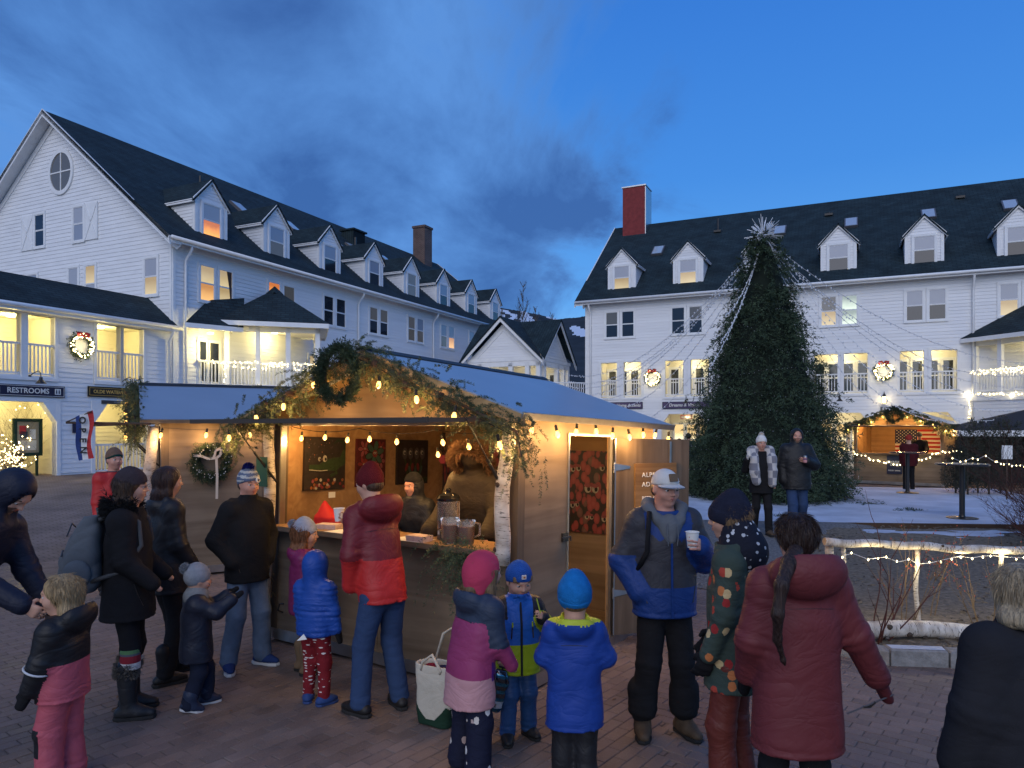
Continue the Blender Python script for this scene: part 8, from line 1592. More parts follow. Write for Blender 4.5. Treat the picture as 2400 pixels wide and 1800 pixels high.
def backpack():
 Bm = cloth('grey_backpack', (0.115, 0.125, 0.135), bump=0.4); D_ = cloth('grey_backpack_dark', (0.07, 0.075, 0.08)); Bp = empty('backpack', (-2.74, 5.12, 0), R(14), 'grey canvas backpack worn by the woman in black', 'backpack'); S = SDF((-0.50, -0.2, 0.85), (-0.08, 0.2, 1.5), 0.009)
 S.loft([(0.90, -0.26, 0, 0.06, 0.12), (0.96, -0.27, 0, 0.115, 0.155), (1.15, -0.275, 0, 0.12, 0.16), (1.32, -0.25, 0, 0.095, 0.14), (1.42, -0.22, 0, 0.05, 0.09)], 0.02, 3.2); S.ell((-0.37, 0, 1.06), (0.075, 0.12, 0.12), 0.02); S.wrinkle(0.022, 24, 5); S.build('pack_body', Bm, Bp)
 for sg in (-1, 1): k = MB(); k.tube([(-0.16, sg * 0.09, 1.40), (-0.02, sg * 0.11, 1.47), (0.10, sg * 0.13, 1.38), (0.12, sg * 0.15, 1.22), (0.0, sg * 0.19, 1.05), (-0.2, sg * 0.14, 0.98)], 0.016, 6); k.build('shoulder_strap', D_, Bp, smooth=True); S = SDF((-0.42, sg * 0.19 - 0.08, 0.9), (-0.15, sg * 0.19 + 0.08, 1.2), 0.009); S.ell((-0.28, sg * 0.165, 1.04), (0.09, 0.05, 0.10), 0.02); S.build('side_pocket', Bm, Bp)
 k = MB(); k.tube([(-0.18, -0.03, 1.41), (-0.20, 0, 1.47), (-0.18, 0.03, 1.41)], 0.01, 6); k.build('grab_loop', D_, Bp); k = MB(); k.tube([(-0.395, -0.1, 1.16), (-0.42, 0, 1.18), (-0.395, 0.1, 1.16)], 0.005, 5); k.tube([(-0.35, -0.13, 1.3), (-0.36, 0, 1.37), (-0.35, 0.13, 1.3)], 0.005, 5); k.build('zip_line', BLACKM, Bp)
backpack()
# ---- long haired woman behind her
person('woman in black coat with long dark hair standing behind the backpack wearer', (-2.80, 5.80), 50, h=1.72, sw=0.93, head=(-10, 4), legs=[(0.12, 0.10, 10, 0.03), (-0.06, -0.12, -8, 0.06)], coat=dict(mat=BLKN, hem=0.72, bulk=1.02, hood='down', hs=0.8, wr=0.007, flare=1.05), arms=[((0.1, 0.14, -1), (0.5, 0, -0.8)), ((0.1, -0.14, -1), (0.5, 0, -0.8))], pants=dict(mat=BLKC, r=(0.086, 0.07, 0.068)), shoes=dict(mat=BLKL, shaft=0.28, sr=0.06), hair=dict(kind='long', mat=hairm('hair_black_red', (0.030, 0.014, 0.012)), len=0.50, front=-0.02, tip=0.04, vol=1.03), seed=4)
# ---- toddler with grey pompom hat
person('toddler in navy coat, grey pompom hat and scarf reaching up', (-2.30, 5.22), 28, h=1.03, kid=1, head=(10, 2), legs=[(0.13, 0.11, 5, 0.05), (-0.10, -0.12, -5, 0.06)], arms=[((0.75, 0.2, -0.45), (0.8, 0.0, 0.55)), ((0.75, -0.3, -0.35), (0.75, 0.1, 0.55))], coat=dict(mat=nylon('navy_puffer', (0.014, 0.017, 0.030)), hem=0.36, bulk=1.30, wr=0.007, flare=1.05, arm=(0.085, 0.08, 0.07)), pants=dict(mat=NAVYC, r=(0.105, 0.095, 0.09), wr=0.010), shoes=dict(mat=nylon('navy_snow_boot', (0.02, 0.03, 0.06)), sole=WSOLE, shaft=0.2, sr=0.07, big=1.35, lift=(0, 14)),
       hat=dict(kind='beanie', mat=GREYH, cuff=0, down=-0.06, pom=GREYH, pomp=(-0.42, 0.1, 0.45), pr=0.17), hands=(dict(mat=GLOVE, mitten=1, t=(0, -0.5, 1)), dict(mat=GLOVE, mitten=1, t=(0, 0.5, 1))), seed=6, facial=True,
       extra=lambda o: SDF(o['hc'] - 0.2, o['hc'] + 0.15, 0.008).cone(o['H'](-0.05, 0, -0.60), o['H'](0, 0, -0.48), 0.088, 0.074, 0.01).wrinkle(0.005, 60, 3).build('scarf', knit('knit_scarf', (0.20, 0.21, 0.215), 90), o['P']))
# ---- man in a red jacket farther back
person('man in red jacket and green striped beanie standing behind by the second stall', (-4.86, 8.75), -42, h=1.76, sw=0.92, head=(6, 0), coat=dict(mat=[REDSH, NAVYC], hem=0.8, bulk=1.0, collar=1.2, wr=0.007, mfun=lambda c, o: (c[:, 2] > o['zs'] + 0.045) & (c[:, 0] > 0.03)), pants=dict(mat=BLKC), shoes=dict(mat=BLKL), hat=dict(kind='beanie', mat=[knit('knit_brown', (0.16, 0.10, 0.07)), knit('knit_green', (0.01, 0.05, 0.04))], cuffmat=knit('knit_green2', (0.01, 0.05, 0.042)), cuffh=0.26, down=0.10, tall=0.05), hair=dict(kind='nape', mat=DKBLOND_H), seed=5, skin=SKIN2)
# ---- girl with the grey blue hat at the counter
person('girl in magenta coat and pale blue pompom hat at the counter', (-1.74, 5.98), 22, h=1.26, kid=0.7, sw=0.9, head=(-12, 2), legs=[(0.0, 0.1, 0, 0.02), (0.04, -0.1, 0, 0.02)], coat=dict(mat=nylon('magenta_puffer', (0.155, 0.018, 0.085)), hem=0.50, bulk=1.14, hood='down', hs=1.0, puff=0.006, pz=0.08, wr=0.004), pants=dict(mat=cloth('red_pyjama_plain', (0.17, 0.012, 0.018))), shoes=dict(mat=mat('tan_fur_boot', (0.15, 0.10, 0.06), rough=0.95), shaft=0.30, sr=0.07, big=1.2), hat=dict(kind='beanie', mat=knit('knit_pale_blue', (0.30, 0.34, 0.44)), cuff=0, down=0.0, tall=0.06, pom=knit('knit_pale_blue_pom', (0.30, 0.34, 0.44)), pomp=(-0.50, 0.12, 0.38), pr=0.14), hair=dict(kind='long', mat=RED_H, len=0.12, front=0.02), seed=8)
# ---- boy in the blue puffer
PYJ = spots_mat('red_pyjama_print', (0.17, 0.012, 0.018), [(0.6, 0.55, 0.52), (0.55, 0.5, 0.48)], 26, 0.30, 0.7, stretch=(0.7, 0.7, 2.0))
def x9(o):
 k = MB(); k.prism([(-0.155, -0.03, 0.515), (-0.16, 0.05, 0.50), (-0.15, -0.0, 0.55)], (-0.004, 0, 0)); k.build('coat_tab', LETW, o['P'])
person('small child in blue puffer jacket with hood up and red printed trousers', (-1.46, 5.33), 72, h=1.12, kid=0.9, head=(-6, 0), legs=[(0.0, 0.10, 25, 0.02), (-0.03, -0.13, -28, 0.02)], arms=[((0.1, 0.18, -1), (0.35, 0.1, -1)), ((0.02, -0.30, -1), (0.12, -0.12, -1))], coat=dict(mat=nylon('blue_puffer', (0.012, 0.060, 0.30)), hem=0.50, bulk=1.16, hood='up', hs=1.02, puff=0.017, pz=0.060, wr=0.002, flare=0.98), pants=dict(mat=PYJ, r=(0.098, 0.078, 0.068), wr=0.006, hem=0.06), shoes=dict(mat=nylon('blue_clog', (0.02, 0.05, 0.17), 0.7), sole=mat('blue_sole', (0.03, 0.06, 0.18), rough=0.7), shaft=0.07, big=1.25),
       hands=(dict(mat=GLOVE, mitten=1), dict(mat=GLOVE, mitten=1, t=(1, 0, 0), size=1.3)), seed=9, facial=False, extra=x9)
# ---- girl in the colour blocked coat with pink hood
STAR = spots_mat('navy_print_trousers', (0.012, 0.014, 0.032), [(0.55, 0.50, 0.45), (0.62, 0.6, 0.58), (0.40, 0.30, 0.28)], 19, 0.36, 0.7, stretch=(1, 1, 0.75))
G13 = [nylon('girl_navy', (0.026, 0.038, 0.066), 0.6), nylon('girl_magenta', (0.27, 0.038, 0.115), 0.6), nylon('girl_purple', (0.085, 0.018, 0.17), 0.6), nylon('girl_pink', (0.50, 0.26, 0.27), 0.6)]
def m13(c, o):
 r = np.where(c[:, 2] > 0.93, 0, np.where(c[:, 2] > 0.62, 1, 3)); fr = (c[:, 0] > 0.05) & (c[:, 2] > 0.60) & (c[:, 2] < 0.97); r = np.where(fr & ~upper(c, o) & ~fore(c, o), 2, r); a = upper(c, o, 0.1, 0.17) | fore(c, o, 0.09); r = np.where(a, np.where(c[:, 2] > 0.79, 0, np.where(c[:, 2] > 0.62, 1, 3)), r); return r
def x13(o):
 S = SDF(o['hc'] - 0.26, o['hc'] + 0.22, 0.0085); H, hh = o['H'], o['hh']; S.ell(H(-0.06, 0, 0.09), hh * np.array((0.53, 0.46, 0.50)), 0.02, rot=o['Rh']); S.cone(H(-0.12, 0, -0.2), H(-0.14, 0, -0.55), 0.42 * hh, 0.36 * hh, 0.05); S.ell(H(0.58, 0, -0.05), hh * np.array((0.42, 0.40, 0.55)), 0.02, True, o['Rh']); S.wrinkle(0.006, 24, 4); S.build('fleece_hood', cloth('pink_fleece', (0.45, 0.045, 0.095)), o['P'])
person('girl with pink hood in navy, magenta and pink coat and printed navy trousers', (-0.25, 4.18), 36, h=1.30, kid=0.65, lean=0.08, head=(-12, 6), legs=[(0.02, 0.16, 8, 0.02), (-0.02, -0.15, -8, 0.02)], arms=[((0.2, 0.16, -1), (0.8, 0.0, -0.55)), ((0.12, -0.2, -1), (0.55, 0.0, -0.85))], coat=dict(mat=G13, hem=0.44, bulk=1.16, hood='down', hs=1.15, wr=0.007, flare=1.04, mfun=m13), pants=dict(mat=STAR, r=(0.108, 0.10, 0.105), wr=0.008), shoes=dict(mat=BLKL), hair=dict(kind='long', mat=DKBLOND_H, len=0.16, front=0.14, vol=0.92), seed=13, extra=x13)
# ---- boy facing us in blue and lime
G14 = [nylon('boy_blue', (0.012, 0.095, 0.40)), nylon('boy_lime', (0.27, 0.36, 0.012)), nylon('boy_black', (0.013, 0.013, 0.018))]
def m14(c, o):
 r = np.where(c[:, 2] > 0.645, 0, 1); sh = (c[:, 2] > 0.80) & ((np.abs(c[:, 1]) > 0.085) | (c[:, 0] < -0.02)); r = np.where(sh, 2, r); r = np.where((c[:, 0] < -0.03) & (c[:, 2] > 0.645), 2, r); r = np.where(upper(c, o, 0.1, 0.125), 2, r); f = fore(c, o, 0.10, 0.02); r = np.where(f, 1, r)
 for i in range(2): d, t = seg(c, o['El'][i], o['Wr'][i]); r = np.where((d < 0.07) & (t > 0.98), 2, r)
 return r
def x14(o):
 P = o['P']; H = o['H']; k = MB(); M = Matrix.Translation(H(0.435, -0.05, 0.35)) @ Matrix((o['Rh'] @ rotm(0, R(-12))).tolist()).to_4x4(); k.box(-0.004, -0.014, -0.012, 0.008, 0.014, 0.014, M=M); b = k.build('hat_patch', mat('patch_white', (0.62, 0.58, 0.52), rough=0.7), P); k = MB(); k.box(0.0082, -0.007, -0.005, 0.0095, 0.007, 0.007, M=M); k.build('patch_mark', mat('patch_orange', (0.45, 0.14, 0.04), rough=0.7), b)
 for y, z in ((0.06, 0.75), (-0.07, 0.75)): k = MB(); x = 0.150; k.tube([(x, y, z + 0.05), (x + 0.003, y * 1.1, z - 0.05)], 0.005, 5); k.build('pocket_zip', BLACKM, o['jacket']); k = MB(); k.tube([(x + 0.006, y, z + 0.055), (x + 0.008, y, z + 0.025)], 0.0055, 5); k.build('zip_pull', G14[1], o['jacket'])
 st = empty('glow_stick', wl_(o, o['Wr'][0] + o['Fd'][0] * 0.075 + np.array((0.03, -0.02, 0.06))), 0, 'short yellow green stick held up by the boy', 'stick', rot=(0.1, -0.25, 0)); k = MB(); k.tube([(0, 0, -0.05), (0, 0, 0.05)], 0.004, 6); k.build('stick', mat('lime_plastic', (0.4, 0.5, 0.05), rough=0.4), st)
 p = wl_(o, o['Wr'][1] + o['Fd'][1] * 0.09); pk = empty('toy_package', p, 0, 'shiny blue and black toy package held by the boy', 'package', rot=(R(12), R(14), R(8))); S = SDF((-0.075, -0.05, -0.30), (0.075, 0.05, 0.0), 0.006); S.loft([(-0.30, 0, 0, 0.055, 0.018), (-0.26, 0, 0, 0.066, 0.035), (-0.08, 0, 0, 0.068, 0.038), (-0.03, 0, 0, 0.05, 0.03), (-0.005, 0, 0, 0.03, 0.012)], 0.01, 3.5); S.wrinkle(0.006, 70, 3)
 FO = [mat('foil_blue', (0.05, 0.20, 0.32), rough=0.15, metal=0.8, var=0.4, vscale=30), mat('foil_black', (0.012, 0.013, 0.02), rough=0.12, spec=0.8, coat=0.8), mat('foil_label', (0.36, 0.38, 0.42), rough=0.3)]
 S.build('wrapper', FO, pk, lambda c: np.where((c[:, 2] < -0.21) & (c[:, 2] > -0.26), 2, np.where((np.sin(c[:, 2] * 120) > 0.2) | (c[:, 2] < -0.26), 0, 1)))
 k = MB(); 
 for i in range(7): k.box(-0.02 + 0.006 * i, -0.046, -0.25, -0.0175 + 0.006 * i, -0.042, -0.222)
 k.build('barcode', BLACKM, pk)
person('boy in blue beanie with blue and lime ski jacket facing us', (0.04, 4.72), -78, h=1.14, kid=0.85, head=(12, 16), legs=[(-0.04, 0.12, 22, 0.02), (0.05, -0.12, -10, 0.02)], arms=[((0.15, 0.55, -0.85), (0.75, -0.45, 0.62)), ((0.02, -0.30, -1), (0.5, 0.12, -0.85))], coat=dict(mat=G14, hem=0.44, bulk=1.15, hood='down', hs=0.95, collar=1.6, wr=0.006, mfun=m14, zip=BLACKM, arm=(0.078, 0.078, 0.07)),
       pants=dict(mat=nylon('boy_trousers', (0.016, 0.055, 0.16)), r=(0.098, 0.085, 0.08), wr=0.009), shoes=dict(mat=BLKL, shaft=0.14, big=1.2), hat=dict(kind='beanie', mat=BLUEK, cuff=1, cuffh=0.24, down=0.09, tall=0.02), hair=dict(kind='fringe', mat=DKBLOND_H), hands=(dict(n=(-0.2, -0.9, 0.2), t=(0.2, 0, 1), curl=0.75, thumb=0.5), dict(n=(-0.6, 0.6, -0.2), t=(0.8, 0.3, 0.3), curl=0.8)), seed=14, extra=x14, vox=0.0090)
# ---- boy in a royal blue coat from behind
RY = nylon('royal_blue_shell', (0.010, 0.045, 0.26), 0.6)
person('child in sea blue beanie and royal blue coat seen from behind', (0.36, 4.12), 86, h=1.17, kid=1.0, head=(4, 6), arms=[((0.1, 0.36, -0.95), (0.8, 0.1, -0.3)), ((0.1, -0.40, -0.9), (0.85, 0.0, -0.2))], coat=dict(mat=[RY, nylon('lime_lining', (0.42, 0.48, 0.03))], hem=0.34, bulk=1.20, hood='down', hs=1.15, wr=0.008, flare=1.08, collar=1.3, arm=(0.082, 0.08, 0.072), mfun=lambda c, o: (c[:, 2] > o['zs'] + 0.062 * o['s'])), pants=dict(mat=BLKN, r=(0.11, 0.10, 0.10), wr=0.010), shoes=dict(mat=BLKL, shaft=0.2, big=1.3), hat=dict(kind='beanie', mat=TEALK, cuff=1, cuffh=0.28, down=-0.12, tall=0.16, slouch=0.04, vol=1.12), hair=dict(kind='nape', mat=DKBLOND_H), seed=15, facial=False)
# ---- man in the pale cap facing us
G16 = [nylon('cap_man_grey', (0.034, 0.034, 0.042), 0.6), nylon('cap_man_blue', (0.008, 0.036, 0.165), 0.6)]; HOOD = cloth('grey_hoodie', (0.115, 0.125, 0.14))
def m16(c, o):
 r = np.where(c[:, 2] < 1.0, 1, 0); r = np.where(fore(c, o, 0.105, -0.0) & (np.abs(c[:, 1]) > 0.10), 1, r); r = np.where(upper(c, o, 0.11, 0.18), np.where(c[:, 2] < 1.20, 1, 0), r); nk = (c[:, 2] > o['zs'] - 0.02) & (np.abs(c[:, 1]) < 0.15) & (c[:, 0] > -0.05); v = (c[:, 0] > 0.06) & (np.abs(c[:, 1]) > (1.46 - c[:, 2]) * -0.2) & (c[:, 2] > 1.30 + np.abs(np.abs(c[:, 1]) - 0.07) * 0.9) & (np.abs(c[:, 1]) < 0.16); return np.where(nk | v, 1, r)
def x16(o):
 P, H = o['P'], o['H']; S = SDF((-0.2, -0.22, 1.25), (0.25, 0.22, 1.62), 0.008); zs = o['zs']; S.chain([(0.13, 0.0, zs - 0.13), (0.09, 0.075, zs + 0.0), (0.02, 0.115, zs + 0.065), (-0.08, 0.09, zs + 0.09)], [0.03, 0.035, 0.038, 0.04], 0.02); S.chain([(0.13, 0.0, zs - 0.13), (0.09, -0.075, zs + 0.0), (0.02, -0.115, zs + 0.065), (-0.08, -0.09, zs + 0.09)], [0.03, 0.035, 0.038, 0.04], 0.02); S.cone((-0.1, -0.08, zs + 0.07), (-0.1, 0.08, zs + 0.07), 0.05, 0.05, 0.03); S.ell((0.10, 0, zs - 0.06), (0.06, 0.07, 0.10), 0.02); S.wrinkle(0.004, 40, 2); S.build('hoodie', HOOD, P)
 for sg in (-1, 1): k = MB(); k.tube([(0.165, sg * 0.035, zs - 0.02), (0.178, sg * 0.035, zs - 0.10), (0.176, sg * 0.03, zs - 0.16)], 0.004, 5); k.build('drawstring', HOOD, P)
 k = MB(); k.tube([(0.09, -0.13, zs + 0.05), (0.15, -0.155, zs - 0.05), (0.155, -0.165, zs - 0.20), (0.05, -0.2, zs - 0.34)], 0.018, 6); k.build('bag_strap', BLKC, P, smooth=True)
 hd = unit(np.array((0.75, -0.35, 0.25))); paper_cup(wl_(o, o['Wr'][0] + hd * 0.085 + np.array((-0.012, -0.038, 0.028))), 'white paper cup held by the man in the pale cap', 1.0)
person('man in pale cap, grey and blue jacket holding a paper cup', (1.02, 4.80), -84, h=1.75, head=(14, 5), legs=[(0.02, 0.13, 14, 0.02), (0.0, -0.15, -14, 0.02)], arms=[((0.10, 0.38, -0.92), (0.72, -0.42, 0.50)), ((-0.16, -0.40, -0.92), (0.45, 0.35, -0.80))], coat=dict(mat=G16, hem=0.80, bulk=1.10, hood='down', hs=0.9, wr=0.008, collar=0.8, mfun=m16, zip=G16[1], arm=(0.084, 0.08, 0.07)), pants=dict(mat=BLKC, r=(0.098, 0.082, 0.084), wr=0.009, cuff=1, hem=0.12), shoes=dict(mat=BRNB, shaft=0.16, sr=0.056, big=1.1), hat=dict(kind='cap', mat=CAPW, patch=PAT_BR), hair=dict(kind='nape', mat=BROWN_H), hands=(dict(d=(0.75, -0.35, 0.25), n=(-0.35, -0.93, 0.0), t=(0, 0, 1), curl=0.62, thumb=0.7), None), seed=16, extra=x16, vox=0.0090, skin=SKIN2)
# ---- woman in the floral green coat
FLOR = spots_mat('floral_green_coat', (0.045, 0.066, 0.056), [(0.40, 0.06, 0.04), (0.50, 0.17, 0.06), (0.55, 0.42, 0.22), (0.30, 0.03, 0.03)], 19, 0.42, 0.36, stretch=(1, 1, 0.85)); GRNP = cloth('green_coat_plain', (0.045, 0.066, 0.056))
def x17(o):
 S = SDF(o['hc'] - np.array((0.22, 0.2, 0.32)), o['hc'] + np.array((0.2, 0.2, 0.0)), 0.008); zs = o['zs']; S.cone((-0.05, 0, zs + 0.02), (-0.02, 0, zs + 0.12), 0.135, 0.105, 0.01); S.cone((0.03, 0, zs + 0.10), (0.06, 0, zs + 0.3), 0.07, 0.10, 0.01, True); S.wrinkle(0.004, 40, 3); S.build('patterned_collar', spots_mat('nordic_collar', (0.012, 0.014, 0.024), [(0.5, 0.52, 0.55), (0.4, 0.42, 0.45)], 30, 0.30, 0.7, stretch=(1, 1, 1)), o['P'])
person('woman in navy beanie and green floral coat talking to the man in the cap', (1.19, 3.86), 150, h=1.66, sw=0.86, head=(18, 2), arms=[((0.05, 0.14, -1), (0.35, 0, -0.95)), ((0.1, -0.16, -1), (0.5, 0, -0.8))], legs=[(0.02, 0.10, 8, 0.02), (-0.04, -0.10, -8, 0.02)], coat=dict(mat=[FLOR, GRNP], hem=0.66, bulk=1.0, hood='down', hs=0.8, wr=0.007, flare=1.08, mfun=lambda c, o: (c[:, 2] > o['zs'] - 0.04) | ((c[:, 0] < -0.05) & (c[:, 1] < 0.12))), pants=dict(mat=nylon('rust_trousers', (0.13, 0.028, 0.020)), r=(0.086, 0.078, 0.078), hip=0.8), shoes=dict(mat=BLKL), hat=dict(kind='beanie', mat=NAVYK, cuff=1, cuffh=0.34, down=-0.10, tall=0.14, slouch=0.08, vol=1.13), hair=dict(kind='bob', mat=DKBLOND_H, len=0.13, front=0.02, tip=0.03), hands=(dict(mat=GLOVE, n=(0.3, -0.9, 0), t=(1, 0, 0), curl=0.45), dict(mat=GLOVE, n=(0, 1, 0), t=(1, 0, 0))), seed=17, extra=x17)
# ---- ponytail woman, nearest
def x18(o):
 st = empty('thin_stick', wl_(o, o['Wr'][1] + o['Fd'][1] * 0.10 + np.array((-0.0, 0.08, -0.05))), 0, 'thin dark stick held low by the ponytail woman', 'stick', rot=(0.25, R(62), 0.1)); k = MB(); k.tube([(0, 0, -0.11), (0, 0, 0.12)], 0.004, 6); k.build('shaft', mat('grey_stick', (0.10, 0.10, 0.12), rough=0.5), st); k = MB(); k.tube([(0, 0, -0.03), (0.012, 0, 0.0), (0, 0, 0.03)], 0.006, 6); k.build('clip', BLACKM, st)
person('woman with dark ponytail in dusty maroon coat walking away nearest us', (1.32, 3.32), 92, h=1.64, sw=0.98, head=(4, 4), arms=[((0.05, 0.22, -1), (0.5, -0.1, -0.8)), ((-0.02, -0.42, -0.92), (0.10, -0.50, -0.85))], legs=[(0.06, 0.10, 5, 0.02), (-0.06, -0.10, -5, 0.02)], coat=dict(mat=DUSTY, hem=0.57, bulk=1.08, hood='down', hs=1.28, wr=0.006, fr=16, flare=1.08, arm=(0.080, 0.074, 0.064)), pants=dict(mat=BLKC), shoes=dict(mat=BLKL), hair=dict(kind='tail', mat=hairm('hair_chestnut', (0.030, 0.016, 0.012)), tail=[(-0.10, 0.05, 1.49), (-0.17, 0.11, 1.45), (-0.245, 0.175, 1.37), (-0.255, 0.195, 1.25), (-0.215, 0.18, 1.13), (-0.18, 0.14, 1.03), (-0.175, 0.12, 0.98)], tr=[0.034, 0.033, 0.029, 0.025, 0.018, 0.010, 0.003], vol=1.03), hands=(dict(mat=GLOVE, mitten=1), dict(mat=DUSTY, mitten=1, t=(1, 0, 0))), seed=18, facial=False, extra=x18)
# ---- woman at the right edge
person('grey blond woman in dark coat from behind at the right edge', (1.92, 2.70), 98, h=1.52, sw=1.0, head=(0, 4), arms=[((0.0, 0.26, -1), (0.25, 0.10, -1)), ((0.05, -0.2, -1), (0.4, 0, -0.9))], coat=dict(mat=cloth('charcoal_wool', (0.022, 0.022, 0.026), bump=0.4), hem=0.40, bulk=1.18, hood=None, collar=1.4, wr=0.008, flare=1.0, arm=(0.09, 0.085, 0.075)), pants=dict(mat=BLKC), shoes=dict(mat=BLKL), hair=dict(kind='bob', mat=GREY_H, len=0.06, front=0.0, tip=0.05, vol=1.08), hands=(dict(mat=GLOVE, mitten=1), dict(mat=GLOVE, mitten=1)), seed=19, facial=False)
# ---- hooded adult bending in from the left edge, and the little girl
def x1(o):
 k = MB(); k.box(-0.03, -0.005, -0.055, 0.03, 0.005, 0.055); p = k.build('phone', BLACKM); p.location = wl_(o, o['Wr'][1] + o['Fd'][1] * 0.11 + np.array((0.05, 0.02, 0.0))); p.rotation_euler = (0.5, 0.3, 0.4); tag(p, 'small dark phone in the hand at the left edge', 'phone')
person('adult in dark navy jacket with hood up bending in at the left edge', (-3.44, 4.22), 4, h=1.78, lean=0.36, head=(-12, 52), legs=[(0.05, 0.12, 5, 0.02), (-0.05, -0.12, -5, 0.02)], arms=[((0.3, 0.1, -0.9), (0.5, -0.05, -0.8)), ((0.30, -0.08, -1), (0.85, 0.0, -0.5))], coat=dict(mat=nylon('dark_navy_shell', (0.010, 0.013, 0.028), 0.6), hem=0.78, bulk=1.1, hood='up', hs=1.06, wr=0.008, open=(0.60, -0.04)), pants=dict(mat=BLKC), shoes=dict(mat=BLKL), hands=(None, dict(n=(0.6, 0.5, -0.3), t=(0.9, 0, 0.5), curl=0.7)), seed=1, neck_dx=0.06, beard=True)
G2 = [nylon('girl_black', (0.013, 0.013, 0.015)), nylon('bib_pink', (0.42, 0.085, 0.115), 0.6), mat('reflective_band', (0.55, 0.56, 0.58), rough=0.3)]
def m2(c, o):
 r = np.where((c[:, 2] < 0.72) & ~upper(c, o, 0.10, 0.14) & ~fore(c, o, 0.095), 1, 0)
 return r
def x2(o):
 e, w = o['El'][0], o['Wr'][0]; d = unit(w - e); u = unit(np.cross(d, (1, 0, 0))); v = np.cross(d, u); k = MB(); k.tube([e + d * 0.04 + 0.068 * (u * math.cos(t) + v * math.sin(t)) for t in np.linspace(0, 6.283, 19)], 0.006, 6); k.build('reflective_band', G2[2], o['P'], smooth=True)
person('small blond girl in black and pink snowsuit turned to the left', (-2.58, 4.12), 178, h=1.19, kid=0.85, head=(16, 4), legs=[(0.04, 0.11, 5, 0.02), (-0.02, -0.11, -5, 0.02)], arms=[((0.22, 0.22, -1), (0.38, 0.02, -1)), ((0.4, -0.2, -0.9), (0.6, 0, -0.7))], coat=dict(mat=G2, hem=0.50, bulk=1.20, hood='down', hs=1.35, wr=0.007, mfun=m2, arm=(0.085, 0.082, 0.07)), pants=dict(mat=[G2[1], G2[0]], r=(0.118, 0.108, 0.10), wr=0.009, mfun=lambda c, o: (c[:, 2] < 0.36) & (c[:, 2] > 0.2) & (c[:, 0] > 0.05)), shoes=dict(mat=BLKL, big=1.3), hair=dict(kind='long', mat=BLOND_H, len=0.10, front=-0.12, tip=0.03, vol=1.03), hands=(dict(mat=GLOVE, mitten=1, t=(1, 0, 0), size=1.35), dict(mat=GLOVE, mitten=1)), seed=2, vox=0.0090, extra=x2)
# ---- couple coming from the tree
def x20(o):
 PL = mat('plaid_scarf', (0.30, 0.30, 0.33), rough=0.95, sheen=0.4); nt = PL.node_tree; N = nt.nodes.new; L = nt.links.new; tc = N('ShaderNodeTexCoord'); c1 = N('ShaderNodeTexChecker'); c1.inputs['Scale'].default_value = 8; c1.inputs['Color1'].default_value = (0.46, 0.44, 0.43, 1); c1.inputs['Color2'].default_value = (0.17, 0.17, 0.20, 1); L(tc.outputs['Object'], c1.inputs['Vector']); L(c1.outputs['Color'], nt.nodes['Principled BSDF'].inputs['Base Color'])
 S = SDF((-0.25, -0.33, 0.75), (0.33, 0.33, 1.62), 0.011); zs = o['zs']; S.chain([(-0.08, 0, zs + 0.08), (0.0, 0.14, zs + 0.06), (0.10, 0.15, zs - 0.08), (0.16, 0.15, zs - 0.28), (0.17, 0.14, zs - 0.50)], [0.075, 0.085, 0.085, 0.075, 0.07], 0.03); S.chain([(-0.08, 0, zs + 0.08), (0.0, -0.15, zs + 0.05), (0.12, -0.17, zs - 0.10), (0.17, -0.16, zs - 0.30), (0.17, -0.13, zs - 0.46)], [0.075, 0.09, 0.09, 0.08, 0.075], 0.03); S.wrinkle(0.010, 26, 3); S.build('scarf', PL, o['P'])
 rng = np.random.default_rng(4); n = 300; th = rng.uniform(1.2, 3.0, n); Pp = np.stack([-0.03 + 0.13 * np.cos(th), 0.17 * np.sin(th), zs + 0.06 + rng.normal(size=n) * 0.03], 1); fur(o['P'], 'hood_fur', Pp, np.stack([np.cos(th), np.sin(th), 0.3 + 0 * th], 1), 0.01, mat('taupe_fur', (0.12, 0.10, 0.085), rough=0.95), rng, n=6, nl=0.05, w=0.005)
 paper_cup(wl_(o, o['Wr'][1] + o['Fd'][1] * 0.11 + np.array((0.01, 0.01, 0.03))), 'pale cup held up by the woman in the white hat', 0.8)
WZ = 0.17
person('woman in white pompom hat and grey plaid scarf walking beside the tree', (4.36, 12.55, WZ), -92, h=1.70, sw=0.95, head=(0, 4), legs=[(0.16, 0.09, 5, 0.03), (-0.14, -0.09, -5, 0.06)], arms=[((-0.05, 0.2, -1), (0.2, 0.05, -1)), ((0.1, -0.42, -0.85), (0.6, -0.05, 0.72))], coat=dict(mat=BLKC, hem=0.72, bulk=1.06, wr=0.006, flare=1.05), pants=dict(mat=BLKC, r=(0.086, 0.07, 0.066)), shoes=dict(mat=BRNB, shaft=0.2, sr=0.058), hat=dict(kind='beanie', mat=WHITEK, cuff=1, cuffh=0.26, down=0.10, tall=0.10, pom=WHITEK, pr=0.17), hair=dict(kind='nape', mat=DKBLOND_H), hands=(None, dict(mat=cloth('white_mitten', (0.5, 0.48, 0.46)), n=(0, 1, 0), t=(0, 0, 1))), seed=20, extra=x20, vox=0.0130, skin=SKIN2)
